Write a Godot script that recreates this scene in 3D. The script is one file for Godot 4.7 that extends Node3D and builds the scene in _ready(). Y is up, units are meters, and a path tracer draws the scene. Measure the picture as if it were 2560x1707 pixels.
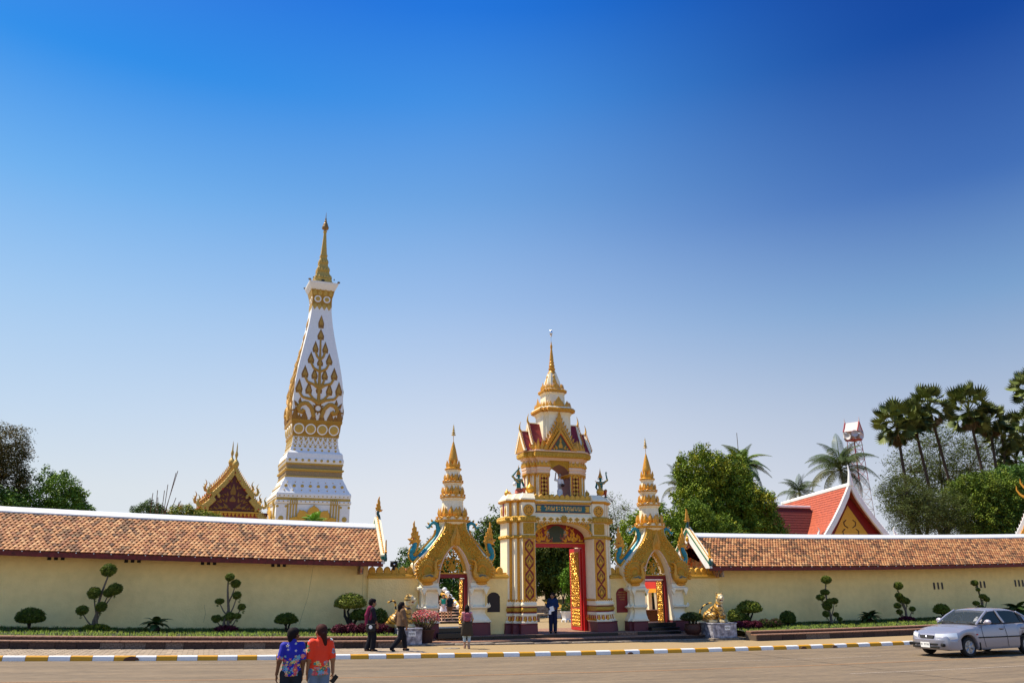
extends Node3D

# A mesh in the making: every shape call adds closed pieces, wound so that they face outwards.
class B:
	var v := PackedVector3Array()
	var n := PackedVector3Array()
	var c := PackedColorArray()
	var u := PackedVector2Array()
	var col := Color(1,1,1)
	var uvs := false

	func add(p: PackedVector3Array,idx: PackedInt32Array,ang := 40.0,pu := PackedVector2Array()) -> void:
		var vol := 0.0
		var o := p[0]
		for i in range(0,idx.size(),3):
			vol += (p[idx[i]] - o).dot((p[idx[i + 1]] - o).cross(p[idx[i + 2]] - o))
		var fl := vol > 0.0
		var nt := idx.size() / 3
		var fn := PackedVector3Array()
		fn.resize(nt)
		for t in nt:
			var a := p[idx[t * 3]]
			var e := (p[idx[t * 3 + 2]] - a).cross(p[idx[t * 3 + 1]] - a)
			fn[t] = -e if fl else e
		var near := []
		var ca := cos(deg_to_rad(ang))
		if ang > 0.0:
			near.resize(p.size())
			for i in p.size():
				near[i] = PackedInt32Array()
			for i in idx.size():
				near[idx[i]].append(i / 3)
		for t in nt:
			var f := fn[t].normalized()
			for k in ([0,2,1] if fl else [0,1,2]):
				var i := idx[t * 3 + k]
				var s := f
				if ang > 0.0:
					s = Vector3.ZERO
					for m in near[i]:
						if fn[m].normalized().dot(f) > ca:
							s += fn[m]
					s = s.normalized() if s.length() > 1e-12 else f
				v.append(p[i])
				n.append(s)
				c.append(col)
				if uvs:
					u.append(pu[i] if pu.size() else Vector2(p[i].x,p[i].y))

	func tri2(a: Vector3,b: Vector3,d: Vector3,nor: Vector3) -> void:
		var e := (d - a).cross(b - a)
		var l := [a,b,d] if e.dot(nor) >= 0.0 else [a,d,b]
		for q in l:
			v.append(q)
			n.append(nor)
			c.append(col)
			if uvs:
				u.append(Vector2(q.x,q.y))

	func quad(a: Vector3,b: Vector3,d: Vector3,e: Vector3,up: Vector3) -> void:
		var nor := (d - a).cross(b - a).normalized()
		if nor.dot(up) < 0.0:
			nor = -nor
		tri2(a,b,d,nor)
		tri2(a,d,e,nor)

	func rings(secs: Array,cap0 := true,cap1 := true,ang := 40.0) -> void:
		var m: int = secs[0].size()
		var p := PackedVector3Array()
		var idx := PackedInt32Array()
		for s in secs:
			p.append_array(s)
		for r in secs.size() - 1:
			for j in m:
				var a := r * m + j
				var b := r * m + (j + 1) % m
				idx.append_array([a,b,a + m,b,b + m,a + m])
		for e in [[cap0,0,true],[cap1,(secs.size() - 1) * m,false]]:
			if e[0]:
				var ce := Vector3.ZERO
				for j in m:
					ce += p[e[1] + j]
				var k := p.size()
				p.append(ce / m)
				for j in m:
					var a: int = e[1] + j
					var b: int = e[1] + (j + 1) % m
					if e[2]:
						idx.append_array([b,a,k])
					else:
						idx.append_array([a,b,k])
		add(p,idx,ang)

	func box(at: Vector3,size: Vector3,bas := Basis(),bev := 0.0) -> void:
		var h := size / 2.0
		var secs := []
		if bev <= 0.0:
			for y in [-h.y,h.y]:
				secs.append(PackedVector3Array([at + bas * Vector3(-h.x,y,-h.z),at + bas * Vector3(h.x,y,-h.z),at + bas * Vector3(h.x,y,h.z),at + bas * Vector3(-h.x,y,h.z)]))
		else:
			for q in [[-h.y,bev],[-h.y + bev,0.0],[h.y - bev,0.0],[h.y,bev]]:
				var y: float = q[0]
				var x: float = h.x - q[1]
				var z: float = h.z - q[1]
				var r := PackedVector3Array()
				for w in [[-x + bev,-z],[x - bev,-z],[x,-z + bev],[x,z - bev],[x - bev,z],[-x + bev,z],[-x,z - bev],[-x,-z + bev]]:
					r.append(at + bas * Vector3(w[0],y,w[1]))
				secs.append(r)
		rings(secs,true,true,20.0)

	# axis-aligned box from two corners
	func bb(x0: float,y0: float,z0: float,x1: float,y1: float,z1: float,bev := 0.0) -> void:
		box(Vector3(x0 + x1,y0 + y1,z0 + z1) / 2.0,Vector3(absf(x1 - x0),absf(y1 - y0),absf(z1 - z0)),Basis(),bev)

	static func inset(poly: PackedVector2Array,d: float) -> PackedVector2Array:
		var m := poly.size()
		var area := 0.0
		for i in m:
			area += poly[i].cross(poly[(i + 1) % m])
		var sg := 1.0 if area > 0.0 else -1.0
		var out := PackedVector2Array()
		for i in m:
			var e0 := (poly[i] - poly[(i + m - 1) % m]).normalized()
			var e1 := (poly[(i + 1) % m] - poly[i]).normalized()
			var n0 := Vector2(-e0.y,e0.x) * sg
			var n1 := Vector2(-e1.y,e1.x) * sg
			var b := (n0 + n1)
			b = b / maxf(0.35,b.length_squared() / 2.0) if b.length() > 0.01 else n0
			out.append(poly[i] + b * d)
		return out

	func prism(poly: PackedVector2Array,z0: float,z1: float,xf := Transform3D(),bev := 0.0,ang := 30.0) -> void:
		var tri := Geometry2D.triangulate_polygon(poly)
		if tri.is_empty():
			return
		var m := poly.size()
		var lay := [[z0,poly],[z1,poly]]
		if bev > 0.0:
			lay = [[z0,poly],[z1 - bev,poly],[z1,inset(poly,bev)]]
		var p := PackedVector3Array()
		var idx := PackedInt32Array()
		for l in lay:
			for q in l[1]:
				p.append(xf * Vector3(q.x,q.y,l[0]))
		for r in lay.size() - 1:
			for j in m:
				var a := r * m + j
				var b := r * m + (j + 1) % m
				idx.append_array([a,b,a + m,b,b + m,a + m])
		var area := 0.0
		for i in m:
			area += poly[i].cross(poly[(i + 1) % m])
		var k := p.size()
		# caps get their own points so that the edge stays crisp
		for q in poly:
			p.append(xf * Vector3(q.x,q.y,z0))
		for q in lay[-1][1]:
			p.append(xf * Vector3(q.x,q.y,lay[-1][0]))
		for t in range(0,tri.size(),3):
			var a := tri[t]
			var b := tri[t + 1]
			var d := tri[t + 2]
			if ((poly[b] - poly[a]).cross(poly[d] - poly[a]) > 0.0) != (area > 0.0):
				b = tri[t + 2]
				d = tri[t + 1]
			idx.append_array([k + b,k + a,k + d,k + m + a,k + m + b,k + m + d])
		add(p,idx,ang)

	func lathe(prof: Array,seg: int,xf := Transform3D(),ang := 40.0) -> void:
		var secs := []
		for q in prof:
			var r := PackedVector3Array()
			for j in seg:
				var t := TAU * (j + 0.5) / seg
				r.append(xf * Vector3(cos(t) * q[0],q[1],sin(t) * q[0]))
			secs.append(r)
		rings(secs,true,true,ang)

	# sections of a plan polygon: prof = [[y, grow], ...] with fn(grow) -> PackedVector2Array in x, z
	func stack(prof: Array,fn: Callable,xf := Transform3D(),ang := 20.0) -> void:
		var secs := []
		for q in prof:
			var r := PackedVector3Array()
			for w in fn.call(q[1]):
				r.append(xf * Vector3(w.x,q[0],w.y))
			secs.append(r)
		rings(secs,true,true,ang)

	func tube(path: Array,rad,seg := 6,ang := 60.0,flat := 1.0) -> void:
		var secs := []
		var up := Vector3.UP
		var prev := Vector3.ZERO
		for i in path.size():
			var d: Vector3 = (path[mini(i + 1,path.size() - 1)] - path[maxi(i - 1,0)]).normalized()
			if i == 0:
				prev = (Vector3.RIGHT if absf(d.x) < 0.8 else Vector3.BACK)
			var s := (prev - d * prev.dot(d)).normalized()
			prev = s
			up = d.cross(s)
			var r: float = rad[i] if rad is Array else rad
			var ring := PackedVector3Array()
			for j in seg:
				var t := TAU * j / seg
				ring.append(path[i] + (s * cos(t) + up * sin(t) * flat) * r)
			secs.append(ring)
		rings(secs,true,true,ang)

	func ball(at: Vector3,r: Vector3,nu := 10,nv := 6,bas := Basis()) -> void:
		var secs := []
		for i in nv + 1:
			var a := PI * clampf(float(i) / nv,0.02,0.98) - PI / 2
			var ring := PackedVector3Array()
			for j in nu:
				var t := TAU * j / nu
				ring.append(at + bas * (Vector3(cos(t) * cos(a),sin(a),sin(t) * cos(a)) * r))
			secs.append(ring)
		rings(secs,true,true,70.0)

	# a flame-shaped leaf standing on at: w wide along side, h high along up, bulging t along out, its tip leaning out by lean
	func petal(at: Vector3,side: Vector3,up: Vector3,out: Vector3,w: float,h: float,t: float,lean := 0.0) -> void:
		var p := PackedVector3Array()
		for q in [[-0.42,0.0],[-0.5,0.28],[-0.27,0.62],[0.0,1.0],[0.27,0.62],[0.5,0.28],[0.42,0.0]]:
			p.append(at + side * q[0] * w + up * q[1] * h + out * lean * q[1] * q[1])
		p.append(at + up * 0.36 * h + out * (t + lean * 0.13))
		p.append(at + out * t * 0.6)
		p.append(at + up * 0.36 * h - out * t * 0.25)
		add(p,PackedInt32Array([7,0,1,7,1,2,7,2,3,7,3,4,7,4,5,7,5,6,8,0,7,8,7,6,9,1,0,9,2,1,9,3,2,9,4,3,9,5,4,9,6,5,9,0,8,9,8,6]),25.0)

	func mesh() -> ArrayMesh:
		var a := []
		a.resize(Mesh.ARRAY_MAX)
		a[Mesh.ARRAY_VERTEX] = v
		a[Mesh.ARRAY_NORMAL] = n
		a[Mesh.ARRAY_COLOR] = c
		if uvs:
			a[Mesh.ARRAY_TEX_UV] = u
		var m := ArrayMesh.new()
		m.add_surface_from_arrays(Mesh.PRIMITIVE_TRIANGLES,a)
		return m

var M := {}
var T := {}
var used := {}
var rng := RandomNumberGenerator.new()

func numbered(s: String) -> String:
	var k: int = used.get(s,0)
	used[s] = k + 1
	return s if k == 0 else "%s_%03d" % [s,k]

func tag(o: Node3D,label: String,category: String,group := "",kind := "") -> Node3D:
	o.set_meta("label",label)
	if category:
		o.set_meta("category",category)
	if group:
		o.set_meta("group",group)
	if kind:
		o.set_meta("kind",kind)
	return o

func thing(called: String,label: String,category: String,at := Vector3.ZERO,group := "",turn := 0.0) -> Node3D:
	var o := Node3D.new()
	o.name = numbered(called)
	add_child(o)
	o.position = at
	o.rotation.y = turn
	return tag(o,label,category,group)

# commits b as one mesh; its points are in the thing's own frame
func obj(called: String,b,m: Material,parent: Node3D = null,at := Vector3.ZERO,turn := 0.0) -> MeshInstance3D:
	var o := MeshInstance3D.new()
	o.mesh = b.mesh() if b is B else b
	o.material_override = m
	o.position = at
	o.rotation.y = turn
	if parent:
		o.name = called
		parent.add_child(o,true)
	else:
		o.name = numbered(called)
		add_child(o)
	return o

func struct(called: String,b,m: Material) -> MeshInstance3D:
	var o := obj(called,b,m)
	o.set_meta("kind","structure")
	return o

func many(called: String,mesh: Mesh,m: Material,xfs: Array,cols: Array,parent: Node3D = null,stuff := true) -> MultiMeshInstance3D:
	var mm := MultiMesh.new()
	mm.transform_format = MultiMesh.TRANSFORM_3D
	mm.use_colors = true
	mm.mesh = mesh
	mm.instance_count = xfs.size()
	for i in xfs.size():
		mm.set_instance_transform(i,xfs[i])
		mm.set_instance_color(i,cols[i])
	var o := MultiMeshInstance3D.new()
	o.multimesh = mm
	o.material_override = m
	o.name = called if parent else numbered(called)
	if stuff:
		o.set_meta("kind","stuff")
	if parent:
		parent.add_child(o,true)
	else:
		add_child(o)
	return o

func copy_of(src: Node3D,at: Vector3,label: String,turn := 0.0) -> Node3D:
	var o: Node3D = src.duplicate()
	o.name = numbered(String(src.get_meta("base",src.name)))
	add_child(o)
	o.position = at
	o.rotation.y = turn
	o.set_meta("label",label)
	return o

func noise_tex(key: String,freq: float,lo: Color,hi: Color,kind := FastNoiseLite.TYPE_SIMPLEX_SMOOTH,size := 512,oct := 4,seed_ := 1,mid := -1.0,norm := 0.0) -> Texture2D:
	if T.has(key):
		return T[key]
	var f := FastNoiseLite.new()
	f.noise_type = kind
	f.frequency = freq
	f.fractal_octaves = oct
	f.seed = seed_
	if kind == FastNoiseLite.TYPE_CELLULAR:
		f.cellular_return_type = FastNoiseLite.RETURN_DISTANCE2_SUB
		f.fractal_type = FastNoiseLite.FRACTAL_NONE
	var t := NoiseTexture2D.new()
	t.width = size
	t.height = size
	t.seamless = true
	t.noise = f
	if norm > 0.0:
		t.as_normal_map = true
		t.bump_strength = norm
	else:
		var g := Gradient.new()
		g.set_color(0,lo)
		g.set_color(1,hi)
		if mid > 0.0:
			g.set_offset(0,mid - 0.12)
			g.set_offset(1,mid + 0.12)
		t.color_ramp = g
	T[key] = t
	return t

# a paint or stone: colour, gloss, mottling (texture, metres per repeat) and fine relief (texture, depth)
func mat(key: String,col: Color,rough := 0.7,metal := 0.0,tex: Texture2D = null,size := 1.0,bump: Texture2D = null,bs := 1.0,vc := false) -> StandardMaterial3D:
	var m := StandardMaterial3D.new()
	m.resource_name = key
	m.albedo_color = col
	m.roughness = rough
	m.metallic = metal
	m.vertex_color_use_as_albedo = vc
	if tex or bump:
		m.uv1_triplanar = true
		m.uv1_world_triplanar = true
		m.uv1_scale = Vector3.ONE / size
	if tex:
		m.albedo_texture = tex
	if bump:
		m.normal_enabled = true
		m.normal_texture = bump
		m.normal_scale = bs
	M[key] = m
	return m

# height of the street along the wall: it dips in front of the gate and rises to both ends
func gy(x: float) -> float:
	var q := clampf(x,-16.0,56.0) - 8.8
	return -0.01766 * q + 0.00061 * q * q

func v3(x: float,y: float,z: float) -> Vector3:
	return Vector3(x,y,z)

# unit frame: x across, y up, z towards out
func face(at: Vector3,out: Vector3,up := Vector3.UP) -> Transform3D:
	var z := out.normalized()
	var x := up.cross(z).normalized()
	return Transform3D(Basis(x,z.cross(x),z),at)

func redent(hx: float,hz: float,s: float,k: int) -> PackedVector2Array:
	# rectangle whose corners step back k times by s
	var corner := []
	for i in k + 1:
		corner.append(Vector2(hx - s * i,hz - s * (k - i)))
		if i < k:
			corner.append(Vector2(hx - s * (i + 1),hz - s * (k - i)))
	var out := PackedVector2Array()
	for w in corner:
		out.append(w)
	for i in range(corner.size() - 1,-1,-1):
		out.append(Vector2(-corner[i].x,corner[i].y))
	for w in corner:
		out.append(Vector2(-w.x,-w.y))
	for i in range(corner.size() - 1,-1,-1):
		out.append(Vector2(corner[i].x,-corner[i].y))
	return out

# one continuous skin over a skeleton. bones: [a, b, ra, rb] or [a, b, ra, rb, axis, squeeze]; a negative ra carves.
# cuts: [point, normal] keeps what lies behind the plane
func blob(b: B,bones: Array,cell: float,k: float,cuts := [],colour = null) -> void:
	var lo := Vector3.ONE * 1e9
	var hi := -lo
	for q in bones:
		if q[2] < 0.0:
			continue
		var r := maxf(q[2],q[3])
		lo = lo.min(q[0] - Vector3.ONE * r).min(q[1] - Vector3.ONE * r)
		hi = hi.max(q[0] + Vector3.ONE * r).max(q[1] + Vector3.ONE * r)
	lo -= Vector3.ONE * cell * 2.5
	hi += Vector3.ONE * cell * 2.5
	var nx := int((hi.x - lo.x) / cell) + 2
	var ny := int((hi.y - lo.y) / cell) + 2
	var nz := int((hi.z - lo.z) / cell) + 2
	var f := PackedFloat32Array()
	f.resize(nx * ny * nz)
	f.fill(9.0)
	for q in bones:
		var a: Vector3 = q[0]
		var e: Vector3 = q[1]
		var neg: bool = q[2] < 0.0
		var ra := absf(q[2])
		var rb := absf(q[3])
		var r := maxf(ra,rb) + k + cell * 2.0
		var ax := Vector3.ZERO
		var sq := 0.0
		if q.size() > 4:
			ax = q[4]
			sq = q[5] - 1.0
		var i0 := ((a.min(e) - Vector3.ONE * r - lo) / cell).max(Vector3.ZERO)
		var i1 := ((a.max(e) + Vector3.ONE * r - lo) / cell)
		var x1 := mini(int(i1.x) + 1,nx - 1)
		var y1 := mini(int(i1.y) + 1,ny - 1)
		var z1 := mini(int(i1.z) + 1,nz - 1)
		var d := e - a
		var dd := maxf(d.length_squared(),1e-9)
		for z in range(int(i0.z),z1 + 1):
			for y in range(int(i0.y),y1 + 1):
				var at := (z * ny + y) * nx
				for x in range(int(i0.x),x1 + 1):
					var p := lo + v3(x,y,z) * cell - a
					var t := clampf(p.dot(d) / dd,0.0,1.0)
					var w := p - d * t
					if sq != 0.0:
						w += ax * (w.dot(ax) * sq)
					var s := w.length() - lerpf(ra,rb,t)
					var o := f[at + x]
					if neg:
						f[at + x] = maxf(o,-s)
					else:
						var h := k - absf(o - s)
						var m := minf(o,s)
						f[at + x] = m - h * h / (4.0 * k) if h > 0.0 else m
	for c in cuts:
		var n: Vector3 = c[1]
		for z in nz:
			for y in ny:
				var at := (z * ny + y) * nx
				for x in nx:
					if f[at + x] < cell * 3.0:
						f[at + x] = maxf(f[at + x],(lo + v3(x,y,z) * cell - c[0]).dot(n))
	var ids := {}
	var pts := PackedVector3Array()
	var nrm := PackedVector3Array()
	var sy := nx
	var sz := nx * ny
	var off := [0,1,sy,sy + 1,sz,sz + 1,sz + sy,sz + sy + 1]
	var edges := [[0,1],[2,3],[4,5],[6,7],[0,2],[1,3],[4,6],[5,7],[0,4],[1,5],[2,6],[3,7]]
	var cor := []
	for i in 8:
		cor.append(v3(i & 1,(i >> 1) & 1,(i >> 2) & 1))
	var lim := cell * 2.2
	for z in nz - 1:
		for y in ny - 1:
			var row := z * sz + y * sy
			for x in nx - 1:
				var i := row + x
				var f0 := f[i]
				if f0 > lim or f0 < -lim:
					continue
				var neg := 0
				for o in off:
					if f[i + o] < 0.0:
						neg += 1
				if neg == 0 or neg == 8:
					continue
				var s := Vector3.ZERO
				var c := 0
				for q in edges:
					var u: float = f[i + off[q[0]]]
					var w: float = f[i + off[q[1]]]
					if (u < 0.0) != (w < 0.0):
						s += cor[q[0]].lerp(cor[q[1]],u / (u - w))
						c += 1
				ids[i] = pts.size()
				pts.append(lo + (v3(x,y,z) + s / c) * cell)
				var g := v3(f[i + 1] + f[i + sy + 1] + f[i + sz + 1] + f[i + sz + sy + 1] - f[i] - f[i + sy] - f[i + sz] - f[i + sz + sy],
					f[i + sy] + f[i + sy + 1] + f[i + sz + sy] + f[i + sz + sy + 1] - f[i] - f[i + 1] - f[i + sz] - f[i + sz + 1],
					f[i + sz] + f[i + sz + 1] + f[i + sz + sy] + f[i + sz + sy + 1] - f[i] - f[i + 1] - f[i + sy] - f[i + sy + 1])
				nrm.append(g.normalized())
	var cols := PackedColorArray()
	for p in pts:
		cols.append(colour.call(p) if colour != null else b.col)
	for i in ids:
		for q in [[1,sy,sz],[sy,sz,1],[sz,1,sy]]:
			var w: bool = f[i] < 0.0
			if w == (f[i + q[0]] < 0.0):
				continue
			var ia: int = i - q[1]
			var ib: int = i - q[2]
			var ic: int = i - q[1] - q[2]
			if not (ids.has(ia) and ids.has(ib) and ids.has(ic)):
				continue
			var l := [ids[i],ids[ia],ids[ic],ids[ib]]
			for t in ([[0,1,2],[0,2,3]] if not w else [[0,2,1],[0,3,2]]):
				for m in t:
					var j: int = l[m]
					b.v.append(pts[j])
					b.n.append(nrm[j])
					b.c.append(cols[j])
					if b.uvs:
						b.u.append(Vector2(pts[j].x,pts[j].y))

func _ready() -> void:
	rng.seed = 7
	setup_view()
	setup_materials()
	build_ground()
	build_walls()
	build_main_gate()
	build_side_gates()
	build_tower()
	build_temple_hall()
	build_back_buildings()
	build_trees()
	build_planting()
	build_tigers()
	build_court()
	build_car()
	build_people()

func sky_colour(el: float,az: float) -> Color:
	# el, az in degrees; az from -z towards +x. Clear dry-season sky: pale haze at the horizon, deepest blue a right angle away from the sun
	var left := [[0.0,0.66,0.71,0.75],[6.0,0.62,0.685,0.735],[11.0,0.485,0.617,0.776],[17.8,0.32,0.521,0.784],[25.0,0.14,0.39,0.77],[32.6,0.006,0.225,0.71],[39.0,0.002,0.15,0.65],[60.0,0.03,0.19,0.62],[90.0,0.03,0.15,0.52]]
	var mid := [[0.0,0.72,0.735,0.77],[6.0,0.675,0.697,0.755],[11.0,0.55,0.62,0.745],[19.3,0.30,0.451,0.716],[26.6,0.14,0.328,0.665],[33.2,0.055,0.25,0.68],[39.1,0.011,0.156,0.631],[60.0,0.02,0.14,0.55],[90.0,0.03,0.15,0.52]]
	var right := [[0.0,0.60,0.64,0.69],[5.0,0.53,0.58,0.67],[10.1,0.402,0.479,0.617],[17.4,0.178,0.323,0.558],[24.4,0.051,0.147,0.429],[33.2,0.008,0.063,0.319],[39.0,0.007,0.05,0.30],[60.0,0.02,0.10,0.42],[90.0,0.03,0.15,0.52]]
	var a := wrapf(az,-90.0,270.0)
	var out := []
	for tab in [left,mid,right]:
		var i := 0
		while i < tab.size() - 2 and el > tab[i + 1][0]:
			i += 1
		var k := clampf((el - tab[i][0]) / (tab[i + 1][0] - tab[i][0]),0.0,1.0)
		out.append(Vector3(tab[i][1],tab[i][2],tab[i][3]).lerp(Vector3(tab[i + 1][1],tab[i + 1][2],tab[i + 1][3]),k))
	var c: Vector3 = out[0].lerp(out[1],smoothstep(-20.0,26.0,a) * (1.0 - smoothstep(110.0,165.0,a))).lerp(out[2],smoothstep(12.0,54.0,a) * (1.0 - smoothstep(64.0,120.0,a)))
	if el < 0.0:
		c = Vector3(0.30,0.27,0.22).lerp(c,clampf(1.0 + el / 4.0,0.0,1.0))
	return Color(c.x,c.y,c.z)

func setup_view() -> void:
	var cam := Camera3D.new()
	cam.name = "camera"
	cam.keep_aspect = Camera3D.KEEP_HEIGHT
	cam.fov = 45.56
	cam.far = 4000.0
	cam.near = 0.1
	cam.position = Vector3(0,2.2,0)
	cam.basis = Basis(Vector3.UP,-0.3428) * Basis(Vector3.RIGHT,0.2912) * Basis(Vector3.BACK,-0.0081)
	add_child(cam)
	cam.current = true
	var im := Image.create(512,256,false,Image.FORMAT_RGBF)
	var sun := Vector3(-0.45,1.0,-0.32).normalized()
	for y in 256:
		var el := 90.0 - (y + 0.5) / 256.0 * 180.0
		for x in 512:
			var az := (x + 0.5) / 512.0 * 360.0
			var c := sky_colour(el,az)
			if el > 0.0:
				var e := deg_to_rad(el)
				var a := deg_to_rad(az)
				var dir := Vector3(sin(a) * cos(e),sin(e),-cos(a) * cos(e))
				var g := exp(-pow(rad_to_deg(acos(clampf(dir.dot(sun),-1.0,1.0))) / 16.0,1.5)) * 0.9
				c = Color(c.r + g,c.g + g,c.b + g)
			im.set_pixel(x,y,c)
	var sm := PanoramaSkyMaterial.new()
	sm.panorama = ImageTexture.create_from_image(im)
	var sky := Sky.new()
	sky.sky_material = sm
	var env := Environment.new()
	env.background_mode = Environment.BG_SKY
	env.sky = sky
	env.tonemap_mode = Environment.TONE_MAPPER_LINEAR
	env.tonemap_exposure = 1.7
	env.background_energy_multiplier = 0.66
	env.sdfgi_enabled = true
	env.ssao_enabled = true
	env.ssil_enabled = true
	var we := WorldEnvironment.new()
	we.name = "world_environment"
	we.environment = env
	add_child(we)
	var l := DirectionalLight3D.new()
	l.name = "sun"
	l.light_energy = 1.4
	l.light_color = Color(1.0,0.95,0.86)
	l.light_angular_distance = 0.5
	l.shadow_enabled = true
	add_child(l)
	l.look_at_from_position(sun * 50.0,Vector3.ZERO,Vector3.UP)

func setup_materials() -> void:
	var mott := noise_tex("mott",0.012,Color(0.94,0.94,0.93),Color(1,1,1),FastNoiseLite.TYPE_SIMPLEX_SMOOTH,512,5,3)
	var grain := noise_tex("grain",0.09,Color(0.78,0.78,0.78),Color(1,1,1),FastNoiseLite.TYPE_SIMPLEX_SMOOTH,512,4,5)
	var soot := noise_tex("soot",0.02,Color(0.55,0.50,0.46),Color(1,1,1),FastNoiseLite.TYPE_SIMPLEX_SMOOTH,512,5,9)
	var carve := noise_tex("carve",0.035,Color.BLACK,Color.WHITE,FastNoiseLite.TYPE_CELLULAR,512,1,2,-1.0,14.0)
	var rough := noise_tex("rough",0.06,Color.BLACK,Color.WHITE,FastNoiseLite.TYPE_SIMPLEX_SMOOTH,512,5,4,-1.0,6.0)
	var goldp := noise_tex("goldp",0.03,Color(0.74,0.68,0.55),Color(1,1,1),FastNoiseLite.TYPE_SIMPLEX_SMOOTH,512,4,12)
	var road := noise_tex("road",0.006,Color(0.80,0.79,0.78),Color(1.0,0.98,0.96),FastNoiseLite.TYPE_SIMPLEX_SMOOTH,1024,6,21)
	mat("cream",Color(1.0,0.885,0.60),0.8,0.0,mott,3.0,rough,0.25)
	mat("ivory",Color(0.99,0.94,0.81),0.7,0.0,mott,2.0,rough,0.2)
	mat("white",Color(0.94,0.94,0.93),0.6,0.0,mott,2.5)
	mat("pinkish",Color(0.94,0.80,0.68),0.7,0.0,mott,1.0)
	mat("gold",Color(0.96,0.70,0.22),0.36,0.22,goldp,0.8,carve,0.35)
	mat("gold_carved",Color(0.95,0.76,0.27),0.38,0.22,goldp,0.5,carve,1.6)
	mat("gold_bright",Color(1.0,0.76,0.26),0.28,0.3,goldp,0.5,carve,0.5)
	mat("gold_paint",Color(0.87,0.66,0.22),0.6,0.0,mott,1.0,rough,0.4)
	mat("gold_pale",Color(0.88,0.75,0.38),0.5,0.15,goldp,2.0,carve,0.6)
	mat("gold_leaf",Color(1.0,0.76,0.28),0.25,0.45,goldp,0.3,carve,2.0)
	mat("crimson",Color(0.52,0.06,0.08),0.5,0.0,mott,1.0)
	mat("plum",Color(0.42,0.17,0.19),0.6,0.0,mott,1.0)
	mat("scarlet",Color(0.75,0.06,0.05),0.4,0.0,mott,1.0)
	mat("fascia",Color(0.50,0.13,0.15),0.6,0.0,soot,2.0)
	mat("salmon",Color(0.80,0.45,0.34),0.8,0.0,mott,1.0)
	mat("teal",Color(0.08,0.52,0.58),0.4,0.0,mott,0.6)
	mat("teal_sign",Color(0.05,0.36,0.38),0.45)
	mat("green_trim",Color(0.10,0.45,0.34),0.5,0.0,mott,1.0)
	mat("jade",Color(0.06,0.30,0.29),0.45,0.0,mott,0.4)
	mat("tile",Color(1,1,1),0.75,0.0,grain,0.5,null,1.0,true)
	mat("tile_red",Color(0.84,0.40,0.25),0.7,0.0,soot,3.0)
	mat("roof_red",Color(0.52,0.09,0.09),0.5,0.0,mott,0.7)
	mat("road",Color(0.485,0.425,0.335),0.85,0.0,road,9.0,rough,0.4).uv1_scale = Vector3(0.035,0.1,0.2)
	mat("paving",Color(0.60,0.51,0.36),0.85,0.0,mott,2.0,rough,0.4)
	mat("paver",Color(1,1,1),0.85,0.0,grain,0.6,null,1.0,true)
	mat("joint",Color(0.40,0.34,0.28),0.95,0.0,grain,0.5)
	mat("earth",Color(0.50,0.42,0.32),0.95,0.0,mott,4.0)
	mat("kerb_white",Color(0.93,0.92,0.90),0.7,0.0,mott,0.7)
	mat("kerb_yellow",Color(0.84,0.60,0.06),0.65,0.0,mott,0.9)
	mat("slab",Color(1,1,1),0.85,0.0,soot,0.6,null,1.0,true)
	mat("ledge",Color(0.68,0.52,0.42),0.8,0.0,soot,1.0)
	mat("granite",Color(0.09,0.10,0.10),0.3,0.0,grain,0.2)
	mat("concrete",Color(0.62,0.58,0.52),0.85,0.0,soot,2.0)
	var marb := noise_tex("marble",0.018,Color(0.40,0.40,0.44),Color(0.92,0.92,0.93),FastNoiseLite.TYPE_SIMPLEX,512,6,31)
	mat("marble",Color(0.85,0.84,0.86),0.3,0.0,marb,2.4)
	mat("dark",Color(0.03,0.03,0.035),0.7)
	mat("brown_dark",Color(0.12,0.05,0.04),0.6)
	mat("wood",Color(0.45,0.24,0.10),0.6,0.0,soot,0.6)
	mat("bark",Color(0.42,0.36,0.30),0.9,0.0,soot,0.5,rough,0.8)
	mat("bark_pale",Color(0.50,0.46,0.40),0.9,0.0,soot,0.4,rough,0.8)
	mat("bark_dark",Color(0.20,0.17,0.14),0.95,0.0,soot,0.5,rough,0.8)
	mat("steel",Color(0.62,0.63,0.64),0.4,0.7)
	mat("silver",Color(0.85,0.85,0.87),0.2,0.9)
	mat("rust",Color(0.35,0.22,0.15),0.8)
	mat("lattice_white",Color(0.74,0.72,0.71),0.6)
	mat("lattice_red",Color(0.60,0.22,0.20),0.6)
	mat("clay",Color(0.30,0.13,0.09),0.6,0.0,soot,0.6)
	mat("grass",Color(1,1,1),0.9,0.0,null,1.0,null,1.0,true)
	mat("soil",Color(0.16,0.20,0.07),0.95,0.0,grain,0.4)
	for q in [["skin",0.55],["hair",0.75],["cloth",0.85]]:
		mat(q[0],Color(1,1,1),q[1],0.0,null,1.0,null,1.0,true).metallic_specular = 0.25
	for q in [["leaf",0.55],["frond",0.4],["flower",0.7]]:
		var m := mat(q[0],Color(1,1,1),q[1],0.0,null,1.0,null,1.0,true)
		m.cull_mode = BaseMaterial3D.CULL_DISABLED
		m.backlight_enabled = true
		m.metallic_specular = 0.25
		m.backlight = Color(0.34,0.42,0.07) if q[0] != "flower" else Color(0.3,0.12,0.12)

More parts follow.
